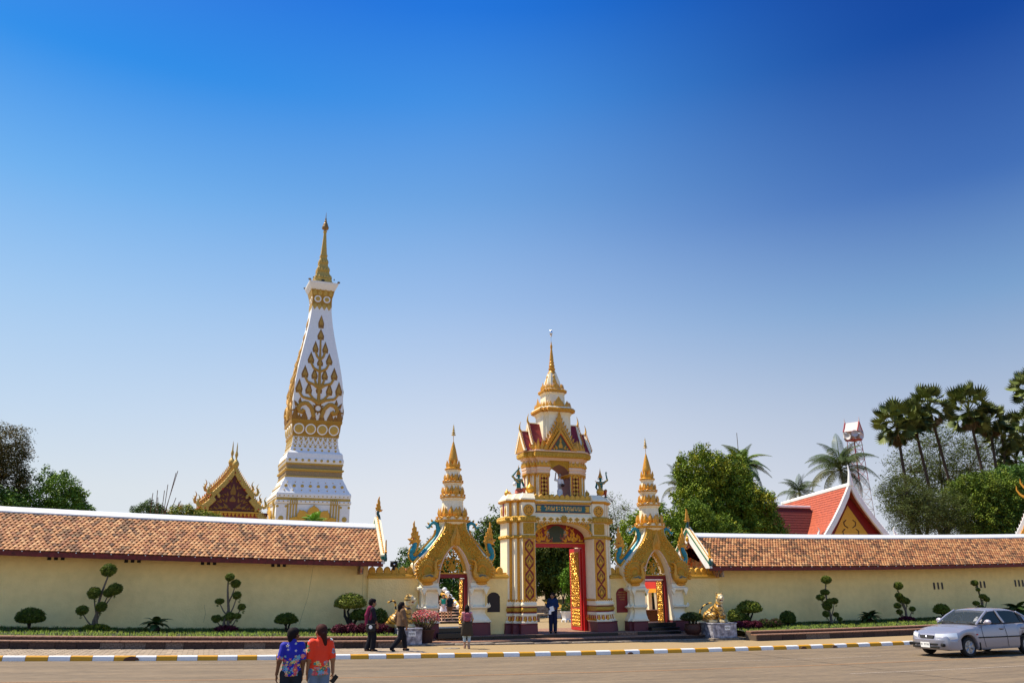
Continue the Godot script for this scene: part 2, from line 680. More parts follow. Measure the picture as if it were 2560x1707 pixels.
# a sheet that follows the street: z0 (near) to z1 (far), lifted by y0 / y1
func strip(xs: Array,z0: float,y0: float,z1: float,y1: float,nz := 1) -> B:
	var b := B.new()
	for i in xs.size() - 1:
		for j in nz:
			var t0 := float(j) / nz
			var t1 := float(j + 1) / nz
			var q := []
			for w in [[xs[i],t0],[xs[i + 1],t0],[xs[i + 1],t1],[xs[i],t1]]:
				q.append(v3(w[0],gy(w[0]) + lerpf(y0,y1,w[1]),lerpf(z0,z1,w[1])))
			b.quad(q[0],q[1],q[2],q[3],Vector3.UP)
	return b

func stations(a: float,e: float,step: float) -> Array:
	var out := []
	var n := int(ceil((e - a) / step))
	for i in n + 1:
		out.append(lerpf(a,e,float(i) / n))
	return out

func build_ground() -> void:
	var g := B.new()
	g.quad(v3(-1500,-0.5,200),v3(1500,-0.5,200),v3(1500,-0.5,-2500),v3(-1500,-0.5,-2500),Vector3.UP)
	struct("ground",g,M.earth)
	var xs := [-150.0] + stations(-16,56,2.0) + [200.0]
	var rd := strip(xs,40.0,0.0,-26.55,0.0)
	struct("road",rd,M.road)
	var jb := B.new()
	var line_w := mat("old_white_line",Color(0.74,0.69,0.62),0.8,0.0,T.soot,0.5)
	var line_y := mat("old_yellow_line",Color(0.72,0.56,0.38),0.8,0.0,T.soot,0.4)
	var lw := strip(stations(-1.4,2.4,1.0),-25.35,0.004,-25.43,0.004)
	struct("road_marking",lw,line_w)
	lw = strip(stations(12.0,21.0,1.0),-22.85,0.004,-22.93,0.004)
	struct("road_marking",lw,line_w)
	lw = strip(stations(16.0,40.0,2.0),-18.6,0.004,-18.7,0.004)
	struct("road_marking",lw,line_w)
	lw = strip(stations(-16.0,24.0,2.0),-20.9,0.004,-21.02,0.004)
	struct("road_marking",lw,line_y)
	# joints between the concrete slabs of the road, filled with tar
	for x in [-12.4,2.62,17.6,32.6]:
		var pts := []
		for i in 24:
			pts.append(Vector2(x + rng.randf_range(-0.02,0.02),-26.5 + i * 1.4))
		for i in 23:
			var a: Vector2 = pts[i]
			var e: Vector2 = pts[i + 1]
			jb.quad(v3(a.x - 0.012,gy(a.x) + 0.004,a.y),v3(a.x + 0.016,gy(a.x) + 0.004,a.y),v3(e.x + 0.016,gy(e.x) + 0.004,e.y),v3(e.x - 0.012,gy(e.x) + 0.004,e.y),Vector3.UP)
	for q in [[1.2,-24.4,2.5,-23.9],[14.0,-21.6,22.0,-20.6],[-9.0,-23.4,-3.5,-23.0],[6.0,-19.4,13.0,-18.8],[19.0,-17.6,26.0,-18.2]]:
		var p := Vector2(q[0],q[1])
		for i in 14:
			var e := Vector2(lerpf(q[0],q[2],(i + 1) / 14.0),lerpf(q[1],q[3],(i + 1) / 14.0) + rng.randf_range(-0.08,0.08))
			jb.quad(v3(p.x,gy(p.x) + 0.004,p.y - 0.006),v3(e.x,gy(e.x) + 0.004,e.y - 0.006),v3(e.x,gy(e.x) + 0.004,e.y + 0.008),v3(p.x,gy(p.x) + 0.004,p.y + 0.008),Vector3.UP)
			p = e
	struct("road_joints",jb,M.joint)
	# kerb of painted concrete blocks
	var kerb := Node3D.new()
	kerb.name = "kerb"
	add_child(kerb)
	kerb.set_meta("kind","structure")
	kerb.set_meta("label","kerb of blocks painted white and yellow in turn along the road")
	var x := -16.0
	var k := 0
	var blk := []
	for i in 4:
		var kb := B.new()
		var w := 0.537
		var prof := PackedVector2Array([Vector2(0,-0.3),Vector2(0.02,0.02),Vector2(0.03 + i * 0.002,0.10),Vector2(0.055,0.128 - i * 0.002),Vector2(0.17,0.132),Vector2(0.17,-0.3)])
		kb.prism(prof,-w / 2,w / 2,Transform3D(Basis(Vector3(0,0,-1),Vector3.UP,Vector3(1,0,0)),Vector3.ZERO),0.006)
		blk.append(kb.mesh())
	while x < 56.0:
		var o := obj("kerb_block",blk[rng.randi() % 4],M.kerb_white if k % 2 == 0 else M.kerb_yellow,kerb,v3(x + 0.27,gy(x + 0.27),-26.4 + rng.randf_range(-0.006,0.006)),rng.randf_range(-0.008,0.008))
		o.rotation.z = (gy(x + 0.54) - gy(x)) / 0.54 + rng.randf_range(-0.006,0.006)
		x += 0.545
		k += 1
	var dh := B.new()
	for q in [[-1.93,0.2],[13.6,0.1],[20.7,0.13],[22.1,0.12]]:
		var pl := PackedVector2Array()
		for i in 11:
			pl.append(Vector2(cos(PI * i / 10.0) * q[1],sin(PI * i / 10.0) * q[1] * 0.55))
		dh.prism(pl,0.0,0.03,Transform3D(Basis(),v3(q[0],gy(q[0]) + 0.012,-26.415)))
	obj("drain_hole",dh,M.rust,kerb)
	# pavement: worn concrete, block pavers on the left part
	var pv := struct("pavement",strip(xs,-26.55,0.105,-31.6,0.115),M.paving)
	pv.set_meta("label","pavement between the kerb and the terrace steps")
	var pb := B.new()
	pb.box(v3(0,0.0,0),v3(0.292,0.05,0.192),Basis(),0.007)
	var pm := pb.mesh()
	var xf := []
	var co := []
	var px := 6.4
	var cnt := 0
	while px > -16.0:
		for r in 13:
			var z := -26.72 - r * 0.2
			var xx := px + (0.15 if r % 2 else 0.0)
			var cc := Color(0.44,0.34,0.235).lerp(Color(0.30,0.23,0.16),rng.randf() * 0.75)
			var tr := Transform3D(Basis(Vector3.UP,rng.randf_range(-0.012,0.012)),v3(xx,gy(xx) + 0.098 + rng.randf_range(-0.003,0.003),z))
			if cnt < 0:
				pass
			xf.append(tr)
			co.append(cc)
			cnt += 1
		px -= 0.3
	many("pavers",pm,M.paver,xf,co,pv)
	var mh := B.new()
	mh.lathe([[0.0,0.0],[0.3,0.0],[0.3,0.012],[0.27,0.016],[0.0,0.016]],18)
	tag(obj("manhole_cover",mh,M.concrete,null,v3(8.0,gy(8.0) + 0.108,-28.9)),"round grey manhole cover set in the pavement before the left side gate","manhole cover")
	# terrace steps that hold the lawns, of dark stone slabs with worn copings
	for sd in 2:
		var a: float = [-16.0,20.75][sd]
		var e: float = [6.45,56.0][sd]
		var tw := thing("terrace_wall",["two low dark stone steps holding up the lawn left of the gates","two low dark stone steps holding up the lawn right of the gates"][sd],"terrace wall",Vector3.ZERO,"stone steps holding the lawns")
		var cp := B.new()
		var cxs := stations(a,e,1.5)
		for i in cxs.size() - 1:
			for q in [[0.315,0.36,-29.27,-29.72],[0.425,0.47,-29.62,-30.0]]:
				var s := []
				for xx in [cxs[i] + 0.006,cxs[i + 1] - 0.006]:
					var yy := gy(xx)
					s.append(PackedVector3Array([v3(xx,yy + q[0],q[2]),v3(xx,yy + q[1] - 0.012,q[2]),v3(xx,yy + q[1],q[2] - 0.012),v3(xx,yy + q[1],q[3]),v3(xx,yy + q[0],q[3])]))
				cp.rings(s,true,true,20.0)
		obj("coping",cp,M.ledge,tw)
		var fill := B.new()
		for i in cxs.size() - 1:
			var s := []
			for xx in [cxs[i],cxs[i + 1]]:
				var yy := gy(xx)
				s.append(PackedVector3Array([v3(xx,yy - 0.3,-29.34),v3(xx,yy + 0.31,-29.34),v3(xx,yy + 0.31,-29.68),v3(xx,yy + 0.42,-29.68),v3(xx,yy + 0.42,-30.05),v3(xx,yy - 0.3,-30.05)]))
			fill.rings(s,true,true,20.0)
		obj("core",fill,M.joint,tw)
		var sx := a
		while sx < e - 0.3:
			var w := minf(rng.randf_range(0.5,0.72),e - sx)
			var sb := B.new()
			var cc := Color(0.06,0.034,0.027).lerp(Color(0.11,0.066,0.05),rng.randf())
			if rng.randf() < 0.12:
				cc = Color(0.22,0.17,0.14)
			sb.col = cc
			sb.box(v3(w / 2,0.19,0),v3(w - 0.012,0.25,0.05),Basis(),0.008)
			var o := obj("slab",sb,M.slab,tw,v3(sx,gy(sx + w / 2) + 0.0,-29.315 + rng.randf_range(-0.006,0.006)))
			o.rotation.z = -0.01766 + 0.00122 * (sx - 8.8)
			sx += w
		var rs := B.new()
		rs.col = Color(0.20,0.11,0.085)
		for i in cxs.size() - 1:
			var s := []
			for xx in [cxs[i] + 0.004,cxs[i + 1] - 0.004]:
				var yy := gy(xx)
				s.append(PackedVector3Array([v3(xx,yy + 0.362,-29.66),v3(xx,yy + 0.424,-29.66),v3(xx,yy + 0.424,-29.7),v3(xx,yy + 0.362,-29.7)]))
			rs.rings(s,true,true,20.0)
		obj("upper_riser",rs,M.slab,tw)
		# lawn
		var lawn := B.new()
		var lx := stations(a,e,0.7)
		for i in lx.size() - 1:
			for j in 8:
				var q := []
				for w in [[lx[i],j],[lx[i + 1],j],[lx[i + 1],j + 1],[lx[i],j + 1]]:
					q.append(v3(w[0],lawn_y(w[0],-29.98 - w[1] * 0.4),-29.98 - w[1] * 0.4))
				lawn.quad(q[0],q[1],q[2],q[3],Vector3.UP)
		var lo := struct("lawn",lawn,M.soil)
		lo.set_meta("label",["narrow lawn at the foot of the left wall","narrow lawn at the foot of the right wall"][sd])
		var tb := B.new()
		for i in 7:
			var an := i * 2.4
			var p := v3(cos(an),0,sin(an)) * rng.randf_range(0.0,0.05)
			var si := v3(cos(an + 1.3),0,sin(an + 1.3)) * 0.006
			var tp := p + v3(cos(an) * 0.03,rng.randf_range(0.05,0.085),sin(an) * 0.03)
			tb.col = Color(1,1,1).lerp(Color(0.75,0.8,0.5),rng.randf())
			tb.tri2(p - si,p + si,tp,v3(cos(an) * 0.4,0.8,sin(an) * 0.4).normalized())
		var gx := []
		var gc := []
		var n := int((e - a) * 3.1 * 75.0)
		for i in n:
			var xx := rng.randf_range(a,e)
			if xx > 42.0 or xx < -12.0:
				continue
			var z := rng.randf_range(-33.08,-30.0)
			gx.append(Transform3D(Basis(Vector3.UP,rng.randf() * TAU).scaled(Vector3.ONE * rng.randf_range(0.8,1.3)),v3(xx,lawn_y(xx,z) - 0.005,z)))
			var dry := clampf(rng.randf() * 0.7 + 0.35 * sin(xx * 1.7) * sin(z * 2.3 + xx * 0.6),0.0,1.0)
			gc.append(Color(0.13,0.22,0.025).lerp(Color(0.30,0.30,0.05),dry * 0.6))
		tag(many("grass",tb.mesh(),M.grass,gx,gc),["mown green grass on the lawn along the left wall","mown green grass on the lawn along the right wall"][sd],"grass")
	# platform before the gates
	var pf := thing("gate_steps","broad dark stone steps in front of the three gates","steps")
	var s1 := B.new()
	s1.bb(7.28,-0.3,-36.2,20.55,0.19,-30.9,0.012)
	s1.bb(9.6,0.1,-36.2,18.9,0.315,-31.95,0.012)
	s1.bb(7.3,0.1,-36.2,20.5,0.25,-32.3,0.012)
	obj("core",s1,M.ledge,pf)
	var sx2 := 7.3
	while sx2 < 20.5:
		var w := minf(0.62,20.53 - sx2)
		var sb := B.new()
		sb.col = Color(0.06,0.035,0.028).lerp(Color(0.12,0.07,0.055),rng.randf())
		sb.box(v3(w / 2,0.085,0),v3(w - 0.012,0.15,0.04),Basis(),0.006)
		obj("riser_slab",sb,M.slab,pf,v3(sx2,0.01,-30.885))
		sx2 += w
	sx2 = 9.62
	while sx2 < 18.85:
		var w := minf(0.9,18.88 - sx2)
		var sb := B.new()
		sb.box(v3(w / 2,0.25,0),v3(w - 0.01,0.11,0.04),Basis(),0.006)
		obj("riser_slab",sb,M.granite if absf(sx2 + w / 2 - 13.2) > 0.4 and absf(sx2 + w / 2 - 16.0) > 0.4 else M.ledge,pf,v3(sx2,0.0,-31.935))
		sx2 += w
	for q in [[8.35,9.75],[17.6,18.95]]:
		for r in [[0.25,0.45,-32.12],[0.45,0.62,-32.42]]:
			var sb := B.new()
			sb.bb(q[0],r[0],r[2],q[1],r[1],r[2] - 1.2,0.008)
			obj("doorstep",sb,M.granite,pf)
	var ap := B.new()
	for i in 9:
		var x0 := 7.0 + i * 1.55
		ap.bb(x0,-0.2,-30.9,x0 + 1.535,gy(x0) + 0.155,-30.35,0.012)
	obj("apron_slab",ap,M.concrete,pf)
	# temple court behind the gates
	var ct := B.new()
	ct.quad(v3(-60,0.05,-35.6),v3(140,0.05,-35.6),v3(140,0.05,-52),v3(-60,0.05,-52),Vector3.UP)
	ct.quad(v3(-60,0.05,-52),v3(140,0.05,-52),v3(140,0.05,-400),v3(-60,0.05,-400),Vector3.UP)
	var co2 := struct("courtyard",ct,M.paving)
	co2.set_meta("label","paved temple courtyard behind the gates")

func lawn_y(x: float,z: float) -> float:
	var t := clampf((-29.98 - z) / 3.1,0.0,1.0)
	return gy(x) + lerpf(0.425,0.565,t) + 0.035 * sin(t * PI) * (0.6 + 0.4 * sin(x * 1.3))

# clay roof tile: a curved tongue, x across, y up the slope, z out
func tile_mesh(w: float,l: float,arch: float,col: Color) -> ArrayMesh:
	var b := B.new()
	b.col = col
	var secs := []
	for q in [[-0.12,0.55,0.0],[0.06,1.0,0.15],[0.5,1.0,0.6],[1.05,1.0,1.0]]:
		var r := PackedVector3Array()
		for k in [[-0.5,0.0],[-0.25,0.8],[0.0,1.0],[0.25,0.8],[0.5,0.0]]:
			r.append(v3(k[0] * w * q[1],q[0] * l,k[1] * arch + 0.022 * (1.0 - q[2])))
		for k in [0.5,-0.5]:
			r.append(v3(k * w * q[1],q[0] * l,-0.012 + 0.022 * (1.0 - q[2])))
		secs.append(r)
	b.rings(secs,true,true,45.0)
	return b.mesh()

# a tiled slope: eave from a to e, rising by up (vector along the slope); the 300 largest tiles in view are parts
func tile_slope(parent: Node3D,a: Vector3,along: Vector3,up: Vector3,tw: float,tl: float,cols: Array,singles: int,from_end := false,dark := 0.25) -> void:
	var n := int(along.length() / tw)
	var rows := int(up.length() / tl)
	var ux := along.normalized()
	var uy := up.normalized()
	var bas := Basis(ux,uy,ux.cross(uy))
	var plain := tile_mesh(tw * 0.94,tl,tw * 0.16,Color(1,1,1))
	var own := []
	for q in cols:
		own.append(tile_mesh(tw * 0.94,tl,tw * 0.16,q))
	own.append(tile_mesh(tw * 0.94,tl,tw * 0.16,cols[0] * 0.3))
	var fn := FastNoiseLite.new()
	fn.seed = 5
	fn.frequency = 0.55
	var xf := []
	var co := []
	var made := 0
	for i in n:
		var ii := n - 1 - i if from_end else i
		for r in rows:
			var s := (ii + 0.5 + (0.5 if r % 2 else 0.0)) * tw
			if s > along.length() - tw * 0.3:
				continue
			var p := a + ux * s + uy * (r * tl)
			p.y += gy(p.x) - gy(a.x) if absf(along.y) < 0.001 else 0.0
			var b := bas.rotated(bas.z,rng.randf_range(-0.04,0.04))
			var t := Transform3D(b,p + bas.z * rng.randf_range(0.0,0.008))
			var moss := fn.get_noise_2d(s,r * tl * 2.0) * 0.9 + dark * 0.4 > 0.30 - dark * 0.5
			var ci := rng.randi() % cols.size()
			var stain := rng.randf() < (0.42 if moss else 0.07)
			if made < singles:
				var o := obj("roof_tile",own[cols.size() if stain else ci],M.tile,parent)
				o.transform = t
				made += 1
			else:
				xf.append(t)
				co.append((cols[ci] * (rng.randf_range(0.3,0.6) if stain else rng.randf_range(0.85,1.1))))
	many("roof_tiles",plain,M.tile,xf,co,parent)

func naga_finial(parent: Node3D,at: Vector3,s: float,turn: float,called := "finial") -> void:
	# an upright crested serpent head: green neck, gilded head with a tall flame crest, looking along +x before turning
	var bas := Basis(Vector3.UP,turn)
	var nb := B.new()
	var path := []
	var rad := []
	for q in [[0.0,0.0,0.10],[0.05,0.12,0.105],[0.03,0.26,0.08],[-0.02,0.38,0.07],[0.02,0.5,0.075]]:
		path.append(at + bas * v3(q[0],q[1],0) * s)
		rad.append(q[2] * s)
	nb.tube(path,rad,8)
	var nk := obj(called,nb,M.jade,parent)
	var hb := B.new()
	hb.ball(at + bas * v3(0.05,0.54,0) * s,v3(0.13,0.09,0.08) * s,8,6,bas)
	hb.ball(at + bas * v3(0.15,0.56,0) * s,v3(0.10,0.035,0.055) * s,8,5,bas)
	hb.ball(at + bas * v3(0.13,0.49,0) * s,v3(0.09,0.025,0.05) * s,8,5,bas)
	var crest := PackedVector2Array([Vector2(-0.1,0.5),Vector2(-0.16,0.68),Vector2(-0.09,0.72),Vector2(-0.12,0.86),Vector2(-0.05,0.9),Vector2(-0.05,1.06),Vector2(0.02,1.24),Vector2(0.06,1.26),Vector2(0.05,1.1),Vector2(0.1,0.95),Vector2(0.1,0.8),Vector2(0.14,0.7),Vector2(0.12,0.6)])
	hb.prism(crest,-0.035,0.035,Transform3D(bas.scaled(Vector3.ONE * s),at),0.01)
	for i in 4:
		hb.petal(at + bas * v3(-0.05 - 0.01 * i,0.12 + 0.1 * i,0) * s,bas * Vector3.BACK,(bas * v3(-0.6,0.8,0)).normalized(),bas * v3(-0.8,-0.6,0),0.07 * s,0.14 * s,0.02 * s)
	obj("head",hb,M.gold,nk)

func build_walls() -> void:
	var oranges := [Color(0.58,0.25,0.085),Color(0.66,0.30,0.105),Color(0.50,0.195,0.065),Color(0.70,0.36,0.145),Color(0.44,0.165,0.06)]
	for sd in 2:
		var a: float = [-16.0,21.55][sd]
		var e: float = [5.75,56.0][sd]
		var w := thing("boundary_wall",["long cream temple wall with tiled roof left of the gates","long cream temple wall with tiled roof right of the gates, slits near its far end"][sd],"wall",Vector3.ZERO,"cream walls with tiled roofs beside the gates")
		var xs := stations(a,e,2.0)
		var wall := B.new()
		var soff := B.new()
		var fas := B.new()
		var rdg := B.new()
		var deck := B.new()
		var ra: float = a - (0.78 if sd == 1 else 0.0)
		var re: float = e + (0.42 if sd == 0 else 0.0)
		var rx := stations(ra,re,2.0)
		for i in xs.size() - 1:
			var s := []
			for x in [xs[i],xs[i + 1]]:
				var y := gy(x)
				s.append(PackedVector3Array([v3(x,y - 0.2,-33.12),v3(x,y + 3.1,-33.12),v3(x,y + 3.1,-33.5),v3(x,y - 0.2,-33.5)]))
			wall.rings(s,i == 0,i == xs.size() - 2,10.0)
			s = []
			for x in [xs[i],xs[i + 1]]:
				var y := gy(x)
				s.append(PackedVector3Array([v3(x,y + 3.0,-32.36),v3(x,y + 3.06,-32.36),v3(x,y + 3.06,-35.44),v3(x,y + 3.0,-35.44)]))
			soff.rings(s,i == 0,i == xs.size() - 2,10.0)
		for i in rx.size() - 1:
			var s := []
			var f := []
			var r := []
			var dk := []
			for x in [rx[i],rx[i + 1]]:
				var y := gy(x)
				f.append(PackedVector3Array([v3(x,y + 2.87,-32.29),v3(x,y + 3.04,-32.27),v3(x,y + 3.05,-32.36),v3(x,y + 2.87,-32.36)]))
				r.append(PackedVector3Array([v3(x,y + 4.38,-33.69),v3(x,y + 4.43,-33.69),v3(x,y + 4.52,-33.78),v3(x,y + 4.525,-33.80),v3(x,y + 4.60,-33.87),v3(x,y + 4.60,-33.93),v3(x,y + 4.525,-34.0),v3(x,y + 4.43,-34.11),v3(x,y + 4.38,-34.11)]))
				dk.append(PackedVector3Array([v3(x,y + 3.0,-32.32),v3(x,y + 3.03,-32.30),v3(x,y + 4.44,-33.9),v3(x,y + 3.03,-35.5),v3(x,y + 3.0,-35.48),v3(x,y + 4.38,-33.9)]))
			fas.rings(f,i == 0,i == rx.size() - 2,10.0)
			rdg.rings(r,i == 0,i == rx.size() - 2,30.0)
			deck.rings(dk,i == 0,i == rx.size() - 2,10.0)
		var wo := obj("wall",wall,M.cream,w)
		var ro := obj("roof",deck,mat("roof_deck%d" % sd,Color(0.45,0.22,0.12),0.9),w)
		obj("ridge_cap",rdg,M.white,ro)
		tile_slope(ro,v3(ra,gy(ra) + 3.055,-32.26),v3(re - ra,0,0),v3(0,1.37,-1.53),0.155,0.132,oranges,300,false,0.3 if sd == 0 else 0.45)
		obj("soffit",soff,M.fascia,w)
		obj("fascia",fas,M.fascia,w)
		var bd := B.new()
		var xx := ra + 0.5
		while xx < re:
			bd.ball(v3(xx,gy(xx) + 3.03,-32.25),v3(0.022,0.022,0.022),6,4)
			xx += 0.55
		obj("fascia_studs",bd,M.white,w).set_meta("kind","stuff")
		# openings
		if sd == 0:
			for x in [-5.44,-2.97,-0.39,2.12]:
				for k in 3:
					var hb := B.new()
					hb.bb(x + k * 0.21 - 0.06,gy(x) + 2.79,-33.10,x + k * 0.21 + 0.06,gy(x) + 2.94,-33.3)
					obj("vent",hb,M.dark,wo)
		else:
			for x in [34.52,37.36,40.04]:
				for k in 3:
					var hb := B.new()
					var q: float = x + k * 0.26 - 0.26
					hb.bb(q - 0.055,gy(x) + 1.88,-33.108,q + 0.055,gy(x) + 2.22,-33.3)
					var vo := obj("vent",hb,M.concrete,wo)
					var h2 := B.new()
					h2.bb(q - 0.02,gy(x) + 1.90,-33.100,q + 0.05,gy(x) + 2.19,-33.25)
					obj("opening",h2,M.brown_dark,vo)
		# gable end with its boards
		var gx: float = re if sd == 0 else ra
		var dr: float = 1.0 if sd == 0 else -1.0
		var gyy := gy(gx)
		var xf := Transform3D(Basis(Vector3(0,0,-1),Vector3.UP,Vector3(1,0,0)),v3(gx,gyy,0))  # poly x -> depth (-z),y -> y,extruded along x
		var gb := B.new()
		for q in [[0.0,0.30,M.white,"gable_board"]]:
			for h in 2:
				var m := 1.0 if h == 0 else -1.0
				var c := 33.9
				var pl := PackedVector2Array([Vector2(c - m * 1.66,2.97),Vector2(c - m * 1.66,3.14),Vector2(c,4.66),Vector2(c,4.24),Vector2(c - m * 1.34,2.97)])
				gb.prism(pl,-0.08 if sd == 0 else -0.06,0.06 if sd == 0 else 0.08,xf,0.0)
		var go := obj("gable_board",gb,M.white,w)
		var tr := B.new()
		for h in 2:
			var m := 1.0 if h == 0 else -1.0
			var c := 33.9
			tr.prism(PackedVector2Array([Vector2(c - m * 1.68,3.13),Vector2(c - m * 1.68,3.25),Vector2(c,4.80),Vector2(c,4.665)]),-0.1,0.1,xf)
		obj("green_band",tr,M.green_trim,go)
		var yl := B.new()
		for h in 2:
			var m := 1.0 if h == 0 else -1.0
			var c := 33.9
			yl.prism(PackedVector2Array([Vector2(c - m * 1.69,3.255),Vector2(c - m * 1.69,3.31),Vector2(c,4.87),Vector2(c,4.805)]),-0.12,0.12,xf)
		obj("pale_edge",yl,M.ivory,go)
		var tt := B.new()
		for h in 2:
			var m := 1.0 if h == 0 else -1.0
			for k in 20:
				var t := (k + 0.7) / 20.5
				var p := v3(gx,gyy + lerpf(4.84,3.28,t),-33.9 + m * 1.67 * t)
				tt.petal(p,Vector3.RIGHT,v3(0,0.95,-m * 0.3).normalized(),v3(0,0.3,m * 0.95),0.1,0.15,0.035)
		obj("ridge_teeth",tt,M.gold,go)
		naga_finial(go,v3(gx + dr * 0.02,gyy + 4.72,-33.9),0.78,0.0 if dr > 0 else PI,"apex_finial")
		for m in [1.0,-1.0]:
			naga_finial(go,v3(gx + dr * 0.06,gyy + 3.08,-33.9 + m * 1.72),0.62,-m * PI / 2,"corner_finial")
		var bl := B.new()
		bl.ball(v3(gx + dr * 0.1,gyy + 4.3,-33.9),v3(0.07,0.12,0.09),8,6)
		bl.petal(v3(gx + dr * 0.1,gyy + 4.38,-33.9),Vector3.BACK,Vector3.UP,Vector3.RIGHT,0.1,0.2,0.04)
		obj("gable_drop",bl,M.gold_bright,go)
		# gable wall behind the boards: salmon soffit over a painted wall
		var gw := B.new()
		var ix := gx - dr * 0.75
		var xf2 := Transform3D(xf.basis,v3(ix,gyy,0))
		gw.prism(PackedVector2Array([Vector2(32.38,2.6),Vector2(35.42,2.6),Vector2(35.42,3.03),Vector2(33.9,4.37),Vector2(32.38,3.03)]),-0.1,0.0,xf2)
		obj("painted_gable",gw,mural("mural%d" % sd),w)
		var sf := B.new()
		for h in 2:
			var m := 1.0 if h == 0 else -1.0
			sf.prism(PackedVector2Array([Vector2(33.9 - m * 1.6,3.0),Vector2(33.9,4.37),Vector2(33.9,4.33),Vector2(33.9 - m * 1.56,2.98)]),-0.72 if dr > 0 else 0.02,-0.02 if dr > 0 else 0.72,xf)
		obj("salmon_soffit",sf,M.salmon,w)
		# a faint plaster joint down the wall
		if sd == 0:
			for q in [[[3.62,2.85],[3.55,2.2],[3.50,1.75],[3.38,1.3],[3.22,0.7]],[[5.55,2.9],[5.56,1.9],[5.54,0.6]],[[-0.2,1.4],[-0.12,1.1],[-0.16,0.8]]]:
				var cb := B.new()
				var cp := []
				for k in q:
					cp.append(v3(k[0],gy(k[0]) + k[1],-33.119))
				cb.tube(cp,0.0035,4)
				obj("hairline_crack",cb,M.joint,wo)
	# low walls between the buildings, with leaf-shaped merlons on a gilt rail
	var lows := [[5.75,7.75,"low cream wall between the left roofed wall and the left side gate, floodlight on it",0],[10.45,11.5,"short low wall between left side gate and main gate, dark arched niche in it",1],[16.2,17.0,"short low wall between main gate and right side gate, red lettered tablet on it",2],[19.6,21.6,"low cream wall between the right side gate and the right roofed wall",3]]
	for q in lows:
		var t := thing("low_wall",q[2],"wall",Vector3.ZERO,"low walls with gilt merlons between the gates")
		var y: float = [0.0,-0.02,-0.05,-0.06][q[3]]
		var b := B.new()
		b.bb(q[0],-0.1,-33.3,q[1],2.5 + y,-33.0)
		obj("wall",b,M.cream,t)
		b = B.new()
		b.bb(q[0] - 0.04,2.5 + y,-33.38,q[1] + 0.04,2.6 + y,-32.93,0.015)
		b.bb(q[0] - 0.02,2.6 + y,-33.34,q[1] + 0.02,2.65 + y,-32.98,0.01)
		obj("gilt_rail",b,M.gold_paint,t)
		var mx: float = q[0] + 0.15
		while mx < q[1] - 0.05:
			b = B.new()
			b.prism(PackedVector2Array([Vector2(-0.125,0),Vector2(-0.14,0.13),Vector2(-0.11,0.23),Vector2(-0.05,0.285),Vector2(0,0.3),Vector2(0.05,0.285),Vector2(0.11,0.23),Vector2(0.14,0.13),Vector2(0.125,0)]),-0.07,0.07,Transform3D(Basis(),v3(mx,2.648 + y,-33.15)),0.02)
			obj("merlon",b,M.gold_paint,t)
			mx += 0.3
		b = B.new()
		for i in 10:
			b.bb(q[0],2.648 + y,-33.2,q[1],2.72 + y,-33.1)
			break
		obj("merlon_base",b,M.gold_paint,t)
	var nb := B.new()
	var arch := PackedVector2Array([Vector2(-0.27,0),Vector2(0.27,0),Vector2(0.27,0.6),Vector2(0.2,0.7),Vector2(0.1,0.755),Vector2(0,0.77),Vector2(-0.1,0.755),Vector2(-0.2,0.7),Vector2(-0.27,0.6)])
	nb.prism(arch,-0.02,0.012,Transform3D(Basis(),v3(10.89,1.16,-33.0)),0.006)
	tag(obj("wall_tablet",nb,M.brown_dark),"dark brown arched tablet on the low wall left of the main gate","tablet")
	var rt := thing("wall_tablet","crimson arched tablet with gilt lettering on the low wall right of the main gate","tablet",v3(16.72,1.04,-33.0))
	nb = B.new()
	var arch2 := PackedVector2Array()
	for p in arch:
		arch2.append(Vector2(p.x * 1.05,p.y * 1.32))
	nb.prism(arch2,-0.02,0.015,Transform3D(),0.006)
	obj("panel",nb,M.crimson,rt)
	nb = B.new()
	for r in [[0.83,0.17],[0.73,0.21],[0.63,0.15],[0.53,0.1]]:
		var x: float = -r[1]
		while x < r[1]:
			var wl := rng.randf_range(0.02,0.035)
			stroke(nb,[Vector2(x,r[0] - 0.02),Vector2(x,r[0] + 0.02),Vector2(x + wl * 0.7,r[0] + 0.022),Vector2(x + wl * 0.8,r[0] - 0.02)],0.008,Transform3D(Basis(),v3(0,0,0.016)),0.003)
			x += wl + 0.02
	obj("lettering",nb,M.gold_pale,rt)
	# floodlight on the left low wall
	var fl := thing("floodlight","small black floodlight on a bracket on the low wall left of the left gate","floodlight",v3(6.72,2.9,-32.95))
	nb = B.new()
	nb.box(v3(0,0.12,0),v3(0.27,0.19,0.14),Basis(Vector3.RIGHT,0.1),0.015)
	nb.box(v3(0,0.235,0.02),v3(0.30,0.02,0.18),Basis(),0.005)
	nb.box(v3(0,-0.03,0),v3(0.09,0.14,0.06),Basis(),0.01)
	obj("housing",nb,M.dark,fl)
	nb = B.new()
	nb.ball(v3(0,0.12,0.075),v3(0.035,0.035,0.012),10,6)
	obj("lamp_glass",nb,M.silver,fl)

func mural(key: String) -> StandardMaterial3D:
	# a faded wall painting: orange and grey-green blotches
	var im := Image.create(128,96,false,Image.FORMAT_RGB8)
	im.fill(Color(0.62,0.52,0.42))
	var r := RandomNumberGenerator.new()
	r.seed = 11
	var pal := [Color(0.45,0.45,0.38),Color(0.78,0.42,0.22),Color(0.66,0.36,0.22),Color(0.70,0.58,0.45),Color(0.40,0.32,0.26),Color(0.75,0.55,0.35)]
	for i in 260:
		var w := 2 + r.randi() % 10
		im.fill_rect(Rect2i(r.randi() % 128,r.randi() % 96,w,2 + r.randi() % 14),pal[r.randi() % 6])
	var m := mat(key,Color(1,1,1),0.85,0.0,ImageTexture.create_from_image(im),2.0)
	return m

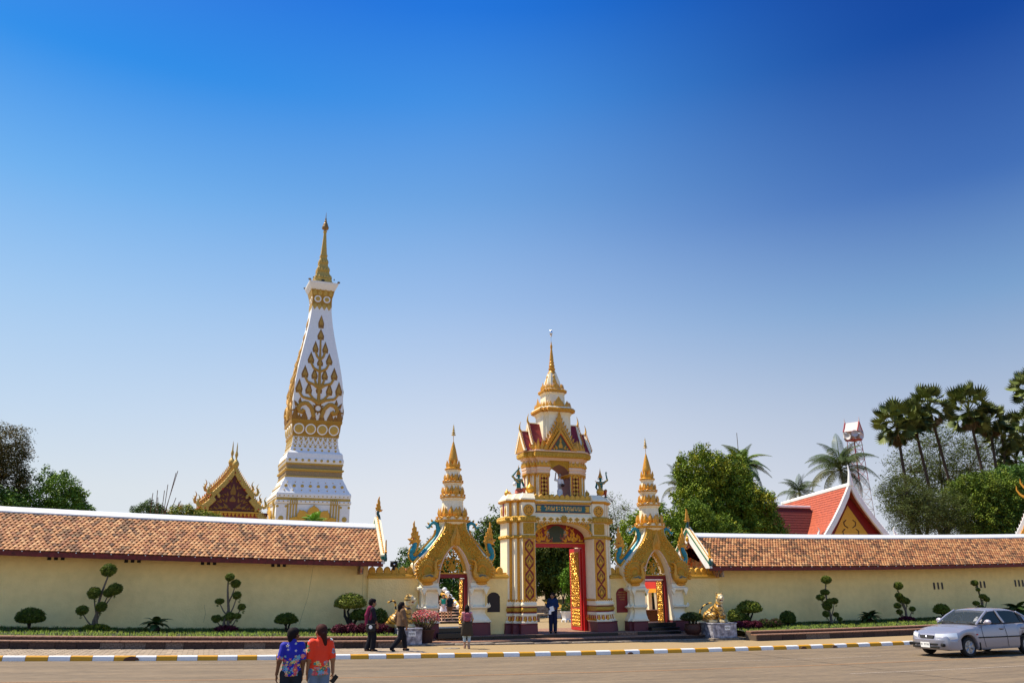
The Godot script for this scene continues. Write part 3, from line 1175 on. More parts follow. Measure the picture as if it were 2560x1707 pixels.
# flat lettering: an open stroke of width w, raised by depth
func stroke(b: B,pts: Array,w: float,xf: Transform3D,depth: float) -> void:
	var pl := PackedVector2Array()
	for p in pts:
		pl.append(p * 1000.0)
	for poly in Geometry2D.offset_polyline(pl,w * 500.0,Geometry2D.JOIN_ROUND,Geometry2D.END_BUTT):
		if Geometry2D.is_polygon_clockwise(poly):
			continue
		var q := PackedVector2Array()
		for p in poly:
			q.append(p / 1000.0)
		b.prism(q,0.0,depth,xf)

# petals standing along the edges of a plan polygon (x, z), leaning outwards
func petal_row(b: B,poly: PackedVector2Array,y: float,w: float,h: float,t: float,lean: float,gap: float,xf := Transform3D(),tilt := 0.0,skip_shorter := 0.0) -> void:
	var ar := 0.0
	var m := poly.size()
	for i in m:
		ar += poly[i].cross(poly[(i + 1) % m])
	var sg := 1.0 if ar > 0.0 else -1.0
	for i in m:
		var a := poly[i]
		var e := poly[(i + 1) % m]
		var d := e - a
		if d.length() < skip_shorter:
			continue
		var k := maxi(1,int(round(d.length() / gap)))
		var o := Vector2(d.y,-d.x).normalized() * sg
		for j in k:
			var p := a + d * ((j + 0.5) / k)
			var out := v3(o.x,0,o.y)
			var side := v3(d.x,0,d.y).normalized()
			var up := (Vector3.UP + out * tilt).normalized()
			b.petal(xf * v3(p.x,y,p.y),xf.basis * side,xf.basis * up,xf.basis * out,minf(w,d.length() / k * 1.05),h,t,lean)

func grown(poly: PackedVector2Array,g: float) -> PackedVector2Array:
	return B.inset(poly,-g)

# carved filling: little leaves and curls strewn over a face, |x| < w/2, |y| < h/2
func carve(b: B,xf: Transform3D,w: float,h: float,gap: float,t: float) -> void:
	var nx := maxi(1,int(w / gap))
	var ny := maxi(1,int(h / gap))
	for i in nx:
		for j in ny:
			var p := Vector2((i + 0.5 + (0.25 if j % 2 else -0.25)) / nx * w - w / 2,(j + 0.5) / ny * h - h / 2)
			p.x = clampf(p.x,-w / 2 + gap * 0.3,w / 2 - gap * 0.3)
			var a := rng.randf_range(-1.3,1.3) + (0.9 if i % 2 else -0.9)
			var up := xf.basis * v3(sin(a),cos(a),0)
			var sd := xf.basis * v3(cos(a),-sin(a),0)
			b.petal(xf * v3(p.x,p.y,0) - up * gap * 0.5,sd,up,xf.basis.z,gap * 0.62,gap * 1.05,t * rng.randf_range(0.7,1.2),t * 0.6)

# flame ornaments rising along a gable board from a to e
func flames(b: B,a: Vector3,e: Vector3,out: Vector3,up: Vector3,k: int,w: float,h: float,t: float) -> void:
	var d := (e - a).normalized()
	for i in k:
		b.petal(a.lerp(e,(i + 0.5) / k),d,(up + d * 0.35).normalized(),out,w,h,t)

func plate(b: B,pts: Array,xf: Transform3D,z0: float,z1: float,bev := 0.0) -> void:
	b.prism(PackedVector2Array(pts),z0,z1,xf,bev)

func lozenge(w: float,h: float) -> PackedVector2Array:
	var o := PackedVector2Array()
	for q in [[0,-1.0],[0.62,-0.42],[1.0,0.0],[0.62,0.42],[0,1.0],[-0.62,0.42],[-1.0,0.0],[-0.62,-0.42]]:
		o.append(Vector2(q[0] * w / 2,q[1] * h / 2))
	return o

func ellipse_arc(w: float,y0: float,h: float,n: int) -> Array:
	var o := []
	for i in n + 1:
		var t := PI * i / n
		o.append(Vector2(cos(t) * w,y0 + sin(t) * h))
	return o

func pointed_arc(w: float,y0: float,h: float,n: int) -> Array:
	# from right spring over the point to the left spring
	var o := []
	for i in n + 1:
		var t := -1.0 + 2.0 * i / n
		var s := absf(t)
		o.append(Vector2(-t * w * (1.0 if s > 0.999 else 1.0),y0 + h * (0.80 * sqrt(maxf(0.0,1.0 - s * s)) + 0.20 * pow(1.0 - s,1.1))))
	return o

func pier_plan(sg: float,g: float,inner := 1.33) -> PackedVector2Array:
	var o := PackedVector2Array()
	for q in [[1.90,1.0],[1.90,0.72],[2.14,0.72],[2.14,0.44],[2.38,0.44],[2.38,-0.44],[2.14,-0.44],[2.14,-0.72],[1.90,-0.72],[1.90,-1.0]]:
		o.append(Vector2((q[0] + g) * sg,q[1] + g * signf(q[1])))
	o.append(Vector2(inner * sg,-1.0 - g))
	o.append(Vector2(inner * sg,1.0 + g))
	return o

func build_main_gate() -> void:
	var g := thing("temple_gate","tall central temple gate of ivory and gold with teal name board and tiered spire","gate",v3(13.87,0.30,-33.45))
	for sg in [-1.0,1.0]:
		var fn := func(q): return pier_plan(sg,q)
		var b := B.new()
		b.stack([[1.27,0.0],[4.44,0.0]],fn)
		var pier := obj("pier",b,M.ivory,g)
		b = B.new()
		b.stack([[0.0,0.16],[0.36,0.13],[0.40,0.15],[0.42,0.12]],fn)
		obj("plinth",b,M.plum,g)
		# lotus base
		b = B.new()
		b.stack([[0.42,0.10],[0.47,0.11],[0.52,0.06],[0.70,0.03]],fn)
		var lb := obj("lotus_base",b,M.ivory,g)
		b = B.new()
		petal_row(b,pier_plan(sg,0.045),0.46,0.24,0.25,0.075,0.03,0.2,Transform3D(),0.0,0.1)
		obj("lotus_petals",b,M.gold_bright,lb)
		b = B.new()
		petal_row(b,pier_plan(sg,0.03),0.50,0.12,0.2,0.06,0.02,0.1,Transform3D(),0.0,0.1)
		obj("inner_petals",b,M.scarlet,lb)
		# base mouldings
		b = B.new()
		b.stack([[0.70,0.07],[0.78,0.07],[0.80,0.03]],fn)
		b.stack([[1.06,0.03],[1.10,0.06],[1.16,0.06],[1.20,0.02],[1.27,0.02]],fn)
		var md := obj("base_moulding",b,M.ivory,g)
		b = B.new()
		b.stack([[0.80,0.03],[0.845,0.035],[0.85,0.02]],fn)
		b.stack([[1.02,0.02],[1.025,0.035],[1.06,0.03]],fn)
		obj("crimson_fillet",b,M.crimson,md)
		b = B.new()
		b.stack([[0.85,0.03],[0.88,0.06],[0.93,0.075],[0.98,0.06],[1.02,0.03]],fn,Transform3D(),60.0)
		obj("gilt_roll",b,M.gold_carved,md)
		b = B.new()
		petal_row(b,pier_plan(sg,0.01),1.24,0.12,0.12,0.03,0.0,0.1)
		obj("gilt_teeth",b,M.gold,md)
		# gilt strips on the stepped corners
		for q in [[1.27,3.76],[3.91,4.42],[4.68,5.24]]:
			for w in [[1.985,0.72,0.12],[2.225,0.44,0.12]]:
				for fz in [1.0,-1.0]:
					b = B.new()
					b.bb(sg * w[0] - w[2] / 2,q[0],(w[1] - 0.02) * fz,sg * w[0] + w[2] / 2,q[1],(w[1] + 0.018) * fz,0.008)
					obj("gilt_strip",b,M.gold,pier)
		# front panel of gilt lozenges on crimson
		for fz in [1.0,-1.0]:
			var px := Transform3D(Basis(v3(fz,0,0),Vector3.UP,v3(0,0,fz)),v3(sg * 1.615,0,fz))
			b = B.new()
			b.box(px * v3(0,2.52,0.006),v3(0.40,2.44,0.03))
			var pan := obj("lozenge_panel",b,M.crimson,pier)
			b = B.new()
			for s in [-1.0,1.0]:
				b.box(px * v3(s * 0.225,2.52,0.012),v3(0.075,2.46,0.05),Basis(),0.01)
			obj("gilt_border",b,M.gold,pan)
			for k in 4:
				var cy := 1.30 + 0.61 * (k + 0.5)
				b = B.new()
				var xf := Transform3D(px.basis,px * v3(0,cy,0.02))
				b.prism(lozenge(0.33,0.50),0.0,0.025,xf,0.01)
				var lz := obj("lozenge",b,M.gold_carved,pan)
				b = B.new()
				b.prism(lozenge(0.17,0.27),0.02,0.034,xf,0.004)
				obj("crimson_eye",b,M.crimson,lz)
				b = B.new()
				b.petal(xf * v3(0,-0.11,0.032),px.basis.x,Vector3.UP,px.basis.z,0.12,0.22,0.03)
				obj("bud",b,M.gold_bright,lz)
			for k in 5:
				var cy := 1.30 + 0.61 * k
				b = B.new()
				for s in [-1.0,1.0]:
					var h := 0.17 if k > 0 and k < 4 else 0.15
					var pl := [Vector2(s * 0.185,-h),Vector2(s * 0.03,0),Vector2(s * 0.185,h)]
					if k == 0:
						pl = [Vector2(s * 0.185,0),Vector2(s * 0.03,0.02),Vector2(s * 0.185,h)]
					if k == 4:
						pl = [Vector2(s * 0.185,-h),Vector2(s * 0.03,-0.02),Vector2(s * 0.185,0)]
					b.prism(PackedVector2Array(pl),0.0,0.02,Transform3D(px.basis,px * v3(0,cy,0.02)),0.005)
				obj("spandrel_leaf",b,M.gold,pan)
			b = B.new()
			b.box(px * v3(0,4.165,0.01),v3(0.50,0.46,0.05),Basis(),0.012)
			carve(b,Transform3D(px.basis,px * v3(0,4.165,0.03)),0.44,0.4,0.13,0.035)
			obj("carved_square",b,M.gold_carved,pier)
			# rosette on the upper block
			b = B.new()
			var rx := Transform3D(px.basis * Basis(Vector3.RIGHT,PI / 2),px * v3(0,4.92,0.0))
			b.lathe([[0.0,0.0],[0.235,0.0],[0.235,0.03],[0.215,0.045],[0.19,0.045],[0.18,0.035],[0.0,0.035]],24,rx)
			for i in 8:
				pass
			var ro := obj("rosette",b,M.gold,pier)
			for i in 8:
				var t := TAU * i / 8.0
				b = B.new()
				b.ball(px * v3(cos(t) * 0.12,4.92 + sin(t) * 0.12,0.036),v3(0.025,0.025,0.012),8,5)
				obj("rosette_hole",b,M.brown_dark,ro)
		# bands
		b = B.new()
		b.stack([[3.76,0.02],[3.79,0.06],[3.86,0.075],[3.90,0.03]],fn)
		petal_row(b,pier_plan(sg,0.05),3.775,0.11,0.13,0.045,0.01,0.1)
		obj("gilt_band",b,M.gold_carved,pier)
		b = B.new()
		b.stack([[4.42,0.03],[4.46,0.10],[4.62,0.13],[4.68,0.06],[4.69,0.0]],fn)
		petal_row(b,pier_plan(sg,0.11),4.45,0.14,0.19,0.05,0.02,0.13)
		obj("gilt_cornice",b,M.gold_carved,pier)
		# upper block and its sloping cap
		b = B.new()
		b.stack([[4.66,0.0],[5.26,0.0]],fn)
		b.stack([[5.34,0.06],[5.40,0.06],[5.62,-0.11]],fn)
		var ub := obj("upper_block",b,M.ivory,g)
		b = B.new()
		b.stack([[5.24,0.02],[5.28,0.07],[5.34,0.085],[5.345,0.03]],fn,Transform3D(),45.0)
		obj("gilt_roll",b,M.gold,ub)
		# dark red timber shown in the slot of the flank, with gilt leaves beside it
		b = B.new()
		b.bb(sg * 2.36,4.72,-0.07,sg * 2.40,5.30,0.09)
		obj("flank_slot",b,M.crimson,ub)
		for s in [-1.0,1.0]:
			b = B.new()
			b.petal(v3(sg * 2.38,4.76,0.03 + s * 0.24),Vector3.BACK,Vector3.UP,v3(sg,0,0),0.15,0.42,0.05)
			obj("flank_leaf",b,M.gold_bright,ub)
	# arch wall between the piers
	var b := B.new()
	var pts := [Vector2(-1.34,5.24),Vector2(-1.34,3.8)]
	var arc := ellipse_arc(1.33,3.8,0.63,20)
	arc.reverse()
	pts.append_array(arc)
	pts.append_array([Vector2(1.34,3.8),Vector2(1.34,5.24)])
	pts.remove_at(2)
	pts.remove_at(pts.size() - 3)
	plate(b,pts,Transform3D(),-0.9,0.9)
	b.bb(-1.34,5.30,-0.86,1.34,5.36,0.93)
	var aw := obj("arch_wall",b,M.ivory,g)
	# green and gold spandrels inside a gilt arch trim
	for sg in [-1.0,1.0]:
		b = B.new()
		var sp := [Vector2(sg * 1.30,4.40),Vector2(sg * 0.1,4.40)]
		var so := [Vector2(sg * 1.30,3.84)]
		for i in 9:
			var t := PI * (0.03 + 0.46 * i / 8.0)
			so.append(Vector2(sg * cos(t) * 1.385,3.8 + sin(t) * 0.685))
		so.reverse()
		var poly := [Vector2(sg * 1.30,4.40)]
		for p in so:
			if p.y < 4.395 and absf(p.x) < 1.30:
				poly.append(p)
		poly.append(Vector2(sg * 1.30,3.98))
		plate(b,poly,Transform3D(),0.89,0.915)
		var sd := obj("spandrel",b,mat("spandrel_green",Color(0.42,0.45,0.28),0.5),aw)
		b = B.new()
		for p in [[1.17,4.26,0.2,2.4],[0.99,4.30,0.17,1.9],[1.22,4.10,0.15,2.9],[0.83,4.345,0.13,1.6],[1.08,4.20,0.12,2.2],[0.68,4.37,0.1,1.6],[1.25,4.0,0.12,3.0]]:
			for k in 3:
				var an: float = (p[3] + (k - 1) * 0.7)
				var up := v3(sg * cos(an),sin(an),0)
				b.petal(v3(sg * p[0],p[1],0.915),v3(-up.y,up.x,0),up,Vector3.BACK,p[2] * 0.4,p[2],0.03)
		b.ball(v3(sg * 1.17,4.26,0.92),v3(0.075,0.075,0.03),10,6)
		obj("gilt_scroll",b,M.gold,sd)
	b = B.new()
	var tp := []
	for i in 25:
		var t := PI * i / 24.0
		tp.append(v3(cos(t) * 1.35,3.8 + sin(t) * 0.65,0.9))
	b.tube(tp,0.035,8)
	obj("arch_trim",b,M.gold_paint,aw)
	b = B.new()
	b.bb(-1.33,4.43,-0.97,1.33,4.47,0.97)
	b.bb(-1.33,4.47,-0.98,1.33,4.64,0.985)
	b.bb(-1.33,4.64,-0.99,1.33,4.685,1.0,0.01)
	var cb := obj("cornice",b,M.ivory,aw)
	b = B.new()
	for fz in [1.0]:
		for i in 9:
			var x := -1.2 + i * 0.3
			b.prism(lozenge(0.2,0.17) if i % 2 else lozenge(0.27,0.17),0.0,0.03,Transform3D(Basis(),v3(x,4.555,0.985)),0.01)
		for i in 24:
			b.petal(v3(-1.27 + i * 0.1105,4.47,0.97),Vector3.RIGHT,Vector3.DOWN,Vector3.BACK,0.1,0.06,0.02)
	obj("gilt_lozenges",b,M.gold_carved,cb)
	b = B.new()
	for i in 7:
		var an := PI * (i / 6.0) - PI / 2
		b.petal(v3(0,4.56,1.0),v3(cos(an),-sin(an),0),v3(sin(an),cos(an) ,0),Vector3.BACK,0.13,0.21,0.06)
		b.petal(v3(0,4.5,1.0),v3(cos(an),sin(an),0),v3(sin(an) * 0.9,-cos(an) * 0.7,0),Vector3.BACK,0.1,0.17,0.05)
	b.ball(v3(0,4.53,1.02),v3(0.1,0.09,0.06),10,6)
	obj("keystone_boss",b,M.gold_carved,cb)
	# name board
	b = B.new()
	b.bb(-1.24,4.86,0.88,1.24,5.14,0.93,0.008)
	var sb := obj("name_board",b,M.teal_sign,aw)
	b = B.new()
	for sg in [-1.0,1.0]:
		b.prism(PackedVector2Array([Vector2(sg * 1.21,0.115),Vector2(sg * 1.0,0.115),Vector2(sg * 1.07,0.07),Vector2(sg * 1.0,0.05),Vector2(sg * 1.09,0.0),Vector2(sg * 1.0,-0.05),Vector2(sg * 1.07,-0.07),Vector2(sg * 1.0,-0.115),Vector2(sg * 1.21,-0.115)]),0.0,0.014,Transform3D(Basis(),v3(0,5.0,0.93)),0.004)
	obj("board_ornament",b,M.gold_paint,sb)
	b = B.new()
	thai_name(b,Transform3D(Basis(),v3(-0.88,4.925,0.93)),1.76)
	obj("lettering",b,mat("letter_gold",Color(0.95,0.72,0.34),0.45,0.1),sb)
	b = B.new()
	b.bb(-1.27,4.83,0.885,1.27,4.86,0.94)
	b.bb(-1.27,5.14,0.885,1.27,5.17,0.94)
	obj("board_frame",b,M.plum,sb)
	b = B.new()
	b.bb(-1.33,5.20,-0.95,1.33,5.31,0.97,0.025)
	obj("gilt_rail",b,M.gold,aw)
	for i in 11:
		b = B.new()
		b.prism(PackedVector2Array([Vector2(-0.105,0),Vector2(-0.12,0.12),Vector2(-0.09,0.2),Vector2(0,0.26),Vector2(0.09,0.2),Vector2(0.12,0.12),Vector2(0.105,0)]),-0.05,0.05,Transform3D(Basis(),v3(-1.2 + i * 0.24,5.355,0.82)),0.025)
		obj("merlon",b,M.gold_paint,aw)
	b = B.new()
	b.bb(-1.33,5.355,0.78,1.33,5.43,0.86)
	obj("merlon_base",b,M.gold_paint,aw)
	# tympanum, lintel and doors
	b = B.new()
	var ty := ellipse_arc(1.32,3.8,0.62,20)
	ty.append_array([Vector2(-1.32,3.62),Vector2(1.32,3.62)])
	plate(b,ty,Transform3D(),0.04,0.10)
	var tm := obj("tympanum",b,M.crimson,g)
	b = B.new()
	for sg in [-1.0,1.0]:
		for q in [[0.62,3.74,0.3,1.1],[0.75,3.70,0.3,0.3],[0.85,3.95,0.24,2.0],[0.95,3.76,0.24,1.3],[1.08,3.70,0.2,0.4],[1.1,3.86,0.15,2.2],[0.55,4.05,0.24,2.4],[0.75,4.1,0.18,1.2],[0.5,4.2,0.2,0.6],[0.95,3.9,0.16,0.2],[0.66,3.94,0.2,0.2],[0.45,3.68,0.24,1.6],[1.2,3.68,0.12,1.2]]:
			for k in 2:
				var an: float = q[3] + k * 1.0
				var up := v3(sg * cos(an),sin(an),0)
				b.petal(v3(sg * q[0],q[1],0.10),v3(-up.y,up.x,0),up,Vector3.BACK,q[2] * 0.42,q[2],0.035,0.02)
	obj("gilt_scroll",b,M.gold_bright,tm)
	b = B.new()
	var med := []
	for i in 20:
		var t := TAU * i / 20.0
		med.append(Vector2(cos(t) * 0.46 * (1.0 + 0.06 * cos(4 * t)),3.99 + sin(t) * 0.35 * (1.0 + 0.06 * cos(4 * t))))
	plate(b,med,Transform3D(),0.09,0.115)
	b.uvs = false
	var im := Image.create(96,64,false,Image.FORMAT_RGB8)
	im.fill(Color(0.20,0.25,0.19))
	var r := RandomNumberGenerator.new()
	r.seed = 3
	for i in 44:
		im.fill_rect(Rect2i(32 + r.randi() % 22,2 + r.randi() % 26,3 + r.randi() % 8,3 + r.randi() % 7),Color(0.5,0.5,0.55).lerp(Color(0.75,0.72,0.7),r.randf()))
	for i in 80:
		im.fill_rect(Rect2i(14 + r.randi() % 64,26 + r.randi() % 30,2 + r.randi() % 5,3 + r.randi() % 8),[Color(0.66,0.3,0.2),Color(0.72,0.5,0.36),Color(0.25,0.2,0.16),Color(0.5,0.22,0.18)][r.randi() % 4])
	var pm := mat("painted_medallion",Color(1,1,1),0.6,0.0,ImageTexture.create_from_image(im))
	pm.uv1_triplanar = true
	pm.uv1_world_triplanar = false
	pm.uv1_scale = v3(1.0,1.4,1.0)
	obj("painted_medallion",b,pm,tm)
	b = B.new()
	b.bb(-1.33,3.44,-0.02,1.33,3.60,0.14,0.01)
	for sg in [-1.0,1.0]:
		b.bb(sg * 1.33,0.0,-0.02,sg * 1.19,3.44,0.13,0.01)
	var df := obj("door_frame",b,M.scarlet,g)
	b = B.new()
	b.bb(-1.32,3.60,0.0,1.32,3.65,0.15,0.01)
	obj("gilt_fillet",b,M.gold,df)
	for sg in [-1.0,1.0]:
		b = B.new()
		var dx: float = sg * 1.16
		b.bb(dx - 0.03,0.03,-1.17,dx + 0.03,3.42,-0.01,0.008)
		var dl := obj("door_leaf",b,M.scarlet,g)
		var o := v3(-sg,0,0)
		for s in [1.0,-1.0]:
			var xf := face(v3(dx - s * sg * 0.03,2.12,-0.59),o * s)
			b = B.new()
			b.box(xf * v3(0,0,0.004),v3(0.02,2.3,0.86))
			carve(b,Transform3D(xf.basis,xf * v3(0,0,0.012)),0.84,2.26,0.1,0.035)
			obj("gilt_carving",b,M.gold_leaf,dl)
			var x2 := face(v3(dx - s * sg * 0.03,0.55,-0.59),o * s)
			b = B.new()
			b.box(x2 * v3(0,0,0.004),v3(0.02,0.72,0.86))
			for i in 6:
				for j in 5:
					b.prism(lozenge(0.12,0.13),0.0,0.025,Transform3D(x2.basis,x2 * v3(-0.34 + i * 0.136,-0.28 + j * 0.14,0.012)),0.02)
			obj("gilt_lattice",b,M.gold_leaf,dl)
	build_gate_top(g)

func thai_name(b: B,xf: Transform3D,width: float) -> void:
	# the temple's name in Thai letters, as open strokes on a 1-high grid
	var L := {
		"w": [0.62,[[0.12,0.78],[0.22,0.94],[0.42,0.96],[0.54,0.8],[0.54,0.1],[0.44,0.02],[0.34,0.12],[0.44,0.2]]],
		"d": [0.72,[[0.1,0.02],[0.1,0.7],[0.2,0.92],[0.4,0.98],[0.56,0.9],[0.62,0.7],[0.62,0.02]],[[0.1,0.5],[0.26,0.62],[0.36,0.5],[0.28,0.42],[0.2,0.36]]],
		"ph": [0.86,[[0.26,0.84],[0.16,0.96],[0.08,0.84],[0.14,0.72],[0.14,0.02],[0.3,0.04],[0.43,0.62],[0.56,0.04],[0.74,0.02],[0.76,0.98]]],
		"r": [0.56,[[0.1,0.72],[0.3,0.96],[0.5,0.9],[0.34,0.74],[0.14,0.66],[0.34,0.56],[0.44,0.4],[0.44,0.1],[0.34,0.02],[0.26,0.12],[0.36,0.2]]],
		"a": [0.36,[[0.08,0.86],[0.2,0.76],[0.28,0.92]],[[0.08,0.36],[0.2,0.26],[0.28,0.42]]],
		"th": [0.66,[[0.08,0.9],[0.34,0.96],[0.56,0.9],[0.34,0.76],[0.14,0.7],[0.14,0.56],[0.46,0.5],[0.54,0.3],[0.54,0.02],[0.14,0.02],[0.14,0.32]]],
		"aa": [0.46,[[0.06,0.76],[0.16,0.94],[0.32,0.94],[0.38,0.78],[0.38,0.02]]],
		"t": [0.72,[[0.1,0.02],[0.1,0.72],[0.2,0.96],[0.34,0.84],[0.48,0.97],[0.62,0.8],[0.62,0.02]],[[0.1,0.46],[0.26,0.58],[0.36,0.46],[0.24,0.36]],[[0.38,-0.12],[0.5,-0.16],[0.54,-0.3],[0.54,-0.42]]],
		"n": [0.78,[[0.24,0.84],[0.16,0.97],[0.08,0.86],[0.16,0.74],[0.16,0.02]],[[0.16,0.34],[0.4,0.2],[0.56,0.06],[0.66,0.16],[0.56,0.24]],[[0.66,0.1],[0.66,0.98]]],
		"m": [0.78,[[0.24,0.84],[0.16,0.97],[0.08,0.86],[0.16,0.74],[0.16,0.16],[0.08,0.06],[0.2,0.02],[0.28,0.14],[0.66,0.06],[0.66,0.98]]],
	}
	var word := ["w","d","ph","r","a","th","aa","t","ph","n","m"]
	var tot := 0.0
	for k in word:
		tot += L[k][0] + 0.16
	var sy := 0.165
	var sx := width / tot
	var x := 0.0
	for i in word.size():
		var l: Array = L[word[i]]
		for s in range(1,l.size()):
			var pts := []
			for p in l[s]:
				pts.append(Vector2((x + p[0]) * sx,p[1] * sy))
			stroke(b,pts,0.022,xf,0.012)
		if i == 0:
			# the short vowel over the first letter
			stroke(b,[Vector2((x + 0.12) * sx,1.2 * sy),Vector2((x + 0.34) * sx,1.1 * sy),Vector2((x + 0.56) * sx,1.22 * sy)],0.016,xf,0.012)
		x += l[0] + 0.16

func square(hx: float,hz: float) -> PackedVector2Array:
	return PackedVector2Array([Vector2(-hx,-hz),Vector2(hx,-hz),Vector2(hx,hz),Vector2(-hx,hz)])

func build_gate_top(g: Node3D) -> void:
	# open pavilion above the arch
	var b: B
	var hz := 0.62
	for sg in [-1.0,1.0]:
		var fn := func(q):
			var o := PackedVector2Array()
			for w in [[0.98,hz],[0.98,hz - 0.2],[1.18,hz - 0.2],[1.18,hz - 0.4],[1.38,hz - 0.4],[1.38,0.4 - hz],[1.18,0.4 - hz],[1.18,0.2 - hz],[0.98,0.2 - hz],[0.98,-hz]]:
				o.append(Vector2((w[0] + q) * sg,w[1] + q * signf(w[1])))
			o.append(Vector2((0.5 - q) * sg,-hz - q))
			o.append(Vector2((0.5 - q) * sg,hz + q))
			return o
		b = B.new()
		b.stack([[5.3,0.0],[7.1,0.0]],fn)
		var pi := obj("pavilion_pier",b,M.ivory,g)
		b = B.new()
		b.bb(sg * 0.495,5.36,-hz + 0.03,sg * 0.52,6.95,hz - 0.03)
		obj("niche_wall",b,M.plum,pi)
		for fz in [1.0,-1.0]:
			b = B.new()
			b.bb(sg * 0.52,5.4,fz * (hz - 0.01),sg * 0.96,6.5,fz * (hz + 0.015))
			var pan := obj("lattice_panel",b,M.crimson,pi)
			b = B.new()
			for i in 2:
				for j in 6:
					b.prism(lozenge(0.135,0.16),0.0,0.02,Transform3D(Basis(v3(fz,0,0),Vector3.UP,v3(0,0,fz)),v3(sg * 0.74 + (i - 0.5) * 0.15,5.52 + j * 0.175,fz * (hz + 0.015))),0.01)
				for j in 7:
					b.prism(lozenge(0.12,0.13),0.0,0.018,Transform3D(Basis(v3(fz,0,0),Vector3.UP,v3(0,0,fz)),v3(sg * 0.74,5.44 + j * 0.175,fz * (hz + 0.014))),0.01)
			obj("gilt_lattice",b,M.gold_paint,pan)
			b = B.new()
			for s in [0.545,0.935]:
				b.bb(sg * s - 0.035,5.36,fz * hz,sg * s + 0.035,6.5,fz * (hz + 0.035),0.008)
			obj("gilt_border",b,M.gold,pan)
			for w in [[1.08,hz - 0.2],[1.28,hz - 0.4]]:
				b = B.new()
				b.bb(sg * w[0] - 0.05,5.36,fz * (w[1] - 0.01),sg * w[0] + 0.05,6.5,fz * (w[1] + 0.02),0.008)
				obj("gilt_strip",b,M.gold,pi)
		b = B.new()
		b.stack([[6.54,0.03],[6.62,0.05],[6.66,0.02],[6.72,0.06],[6.80,0.06]],fn)
		obj("capital_moulding",b,M.pinkish,pi)
		b = B.new()
		b.stack([[6.46,0.0],[6.50,0.04],[6.545,0.035]],fn)
		petal_row(b,fn.call(0.03),6.54,0.14,-0.2,0.05,0.0,0.16)
		obj("gilt_collar",b,M.gold,pi)
		b = B.new()
		b.stack([[6.80,0.04],[6.86,0.09],[6.98,0.06],[7.0,0.02]],fn,Transform3D(),50.0)
		petal_row(b,fn.call(0.05),6.84,0.2,0.25,0.06,0.02,0.18)
		obj("gilt_bulbs",b,M.gold_bright,pi)
		b = B.new()
		b.stack([[6.98,0.02],[7.12,0.02]],fn)
		obj("neck",b,M.pinkish,pi)
		if sg < 0:
			b = B.new()
			b.bb(-1.395,5.5,-0.06,-1.36,7.0,0.04)
			obj("flank_slot",b,M.crimson,pi)
	# arched head of the opening
	b = B.new()
	var pts := [Vector2(-0.52,7.1),Vector2(-0.52,6.45)]
	var arc := pointed_arc(0.5,6.45,0.48,16)
	arc.reverse()
	pts.append_array(arc)
	pts.append_array([Vector2(0.52,6.45),Vector2(0.52,7.1)])
	plate(b,pts,Transform3D(),-hz + 0.04,hz - 0.04)
	var nh := obj("niche_head",b,M.plum,g)
	b = B.new()
	plate(b,pts,Transform3D(),hz - 0.045,hz - 0.02)
	carve(b,Transform3D(Basis(),v3(0,7.02,hz - 0.02)),0.9,0.12,0.09,0.02)
	for s in [-1.0,1.0]:
		carve(b,Transform3D(Basis(),v3(s * 0.42,6.88,hz - 0.02)),0.16,0.16,0.08,0.02)
	obj("gilt_spandrel",b,M.gold_carved,nh)
	b = B.new()
	b.bb(-1.3,5.2,-0.6,1.3,5.37,0.78)
	obj("pavilion_floor",b,M.ivory,g)
	# cornice
	var rf := func(q): return redent(1.38 + q,hz + q,0.2,2)
	b = B.new()
	b.stack([[7.10,0.04],[7.15,0.10],[7.17,0.08],[7.20,0.14]],rf)
	b.stack([[7.45,0.22],[7.48,0.24],[7.49,0.20],[7.53,0.20]],rf)
	var cn := obj("pavilion_cornice",b,M.pinkish,g)
	b = B.new()
	b.stack([[7.20,0.15],[7.26,0.22],[7.40,0.235],[7.45,0.18]],rf)
	petal_row(b,rf.call(0.21),7.23,0.18,0.19,0.045,0.01,0.16)
	obj("gilt_band",b,M.gold_carved,cn)
	# row of flames on the cornice
	b = B.new()
	petal_row(b,rf.call(0.12),7.52,0.2,0.34,0.06,0.0,0.2)
	obj("cornice_flames",b,M.gold,cn)
	# cross-shaped roof: crimson slopes, pale verges, gilt boards
	b = B.new()
	var prof := func(w: float,y0: float,y1: float): return PackedVector2Array([Vector2(-w,y0),Vector2(-w * 0.72,y0 + (y1 - y0) * 0.22),Vector2(-w * 0.36,y0 + (y1 - y0) * 0.58),Vector2(0,y1),Vector2(w * 0.36,y0 + (y1 - y0) * 0.58),Vector2(w * 0.72,y0 + (y1 - y0) * 0.22),Vector2(w,y0)])
	var sideways := Basis(v3(0,0,-1),Vector3.UP,v3(1,0,0))
	b.prism(prof.call(0.62,7.5,8.42),-1.55,1.55,Transform3D(sideways,Vector3.ZERO))
	b.prism(prof.call(0.56,7.78,8.80),-1.17,1.17,Transform3D(sideways,Vector3.ZERO))
	b.prism(prof.call(0.82,7.5,8.72),-0.70,0.70)
	b.bb(-0.9,7.45,-0.6,0.9,7.9,0.6)
	var rr := obj("cross_roof",b,M.roof_red,g)
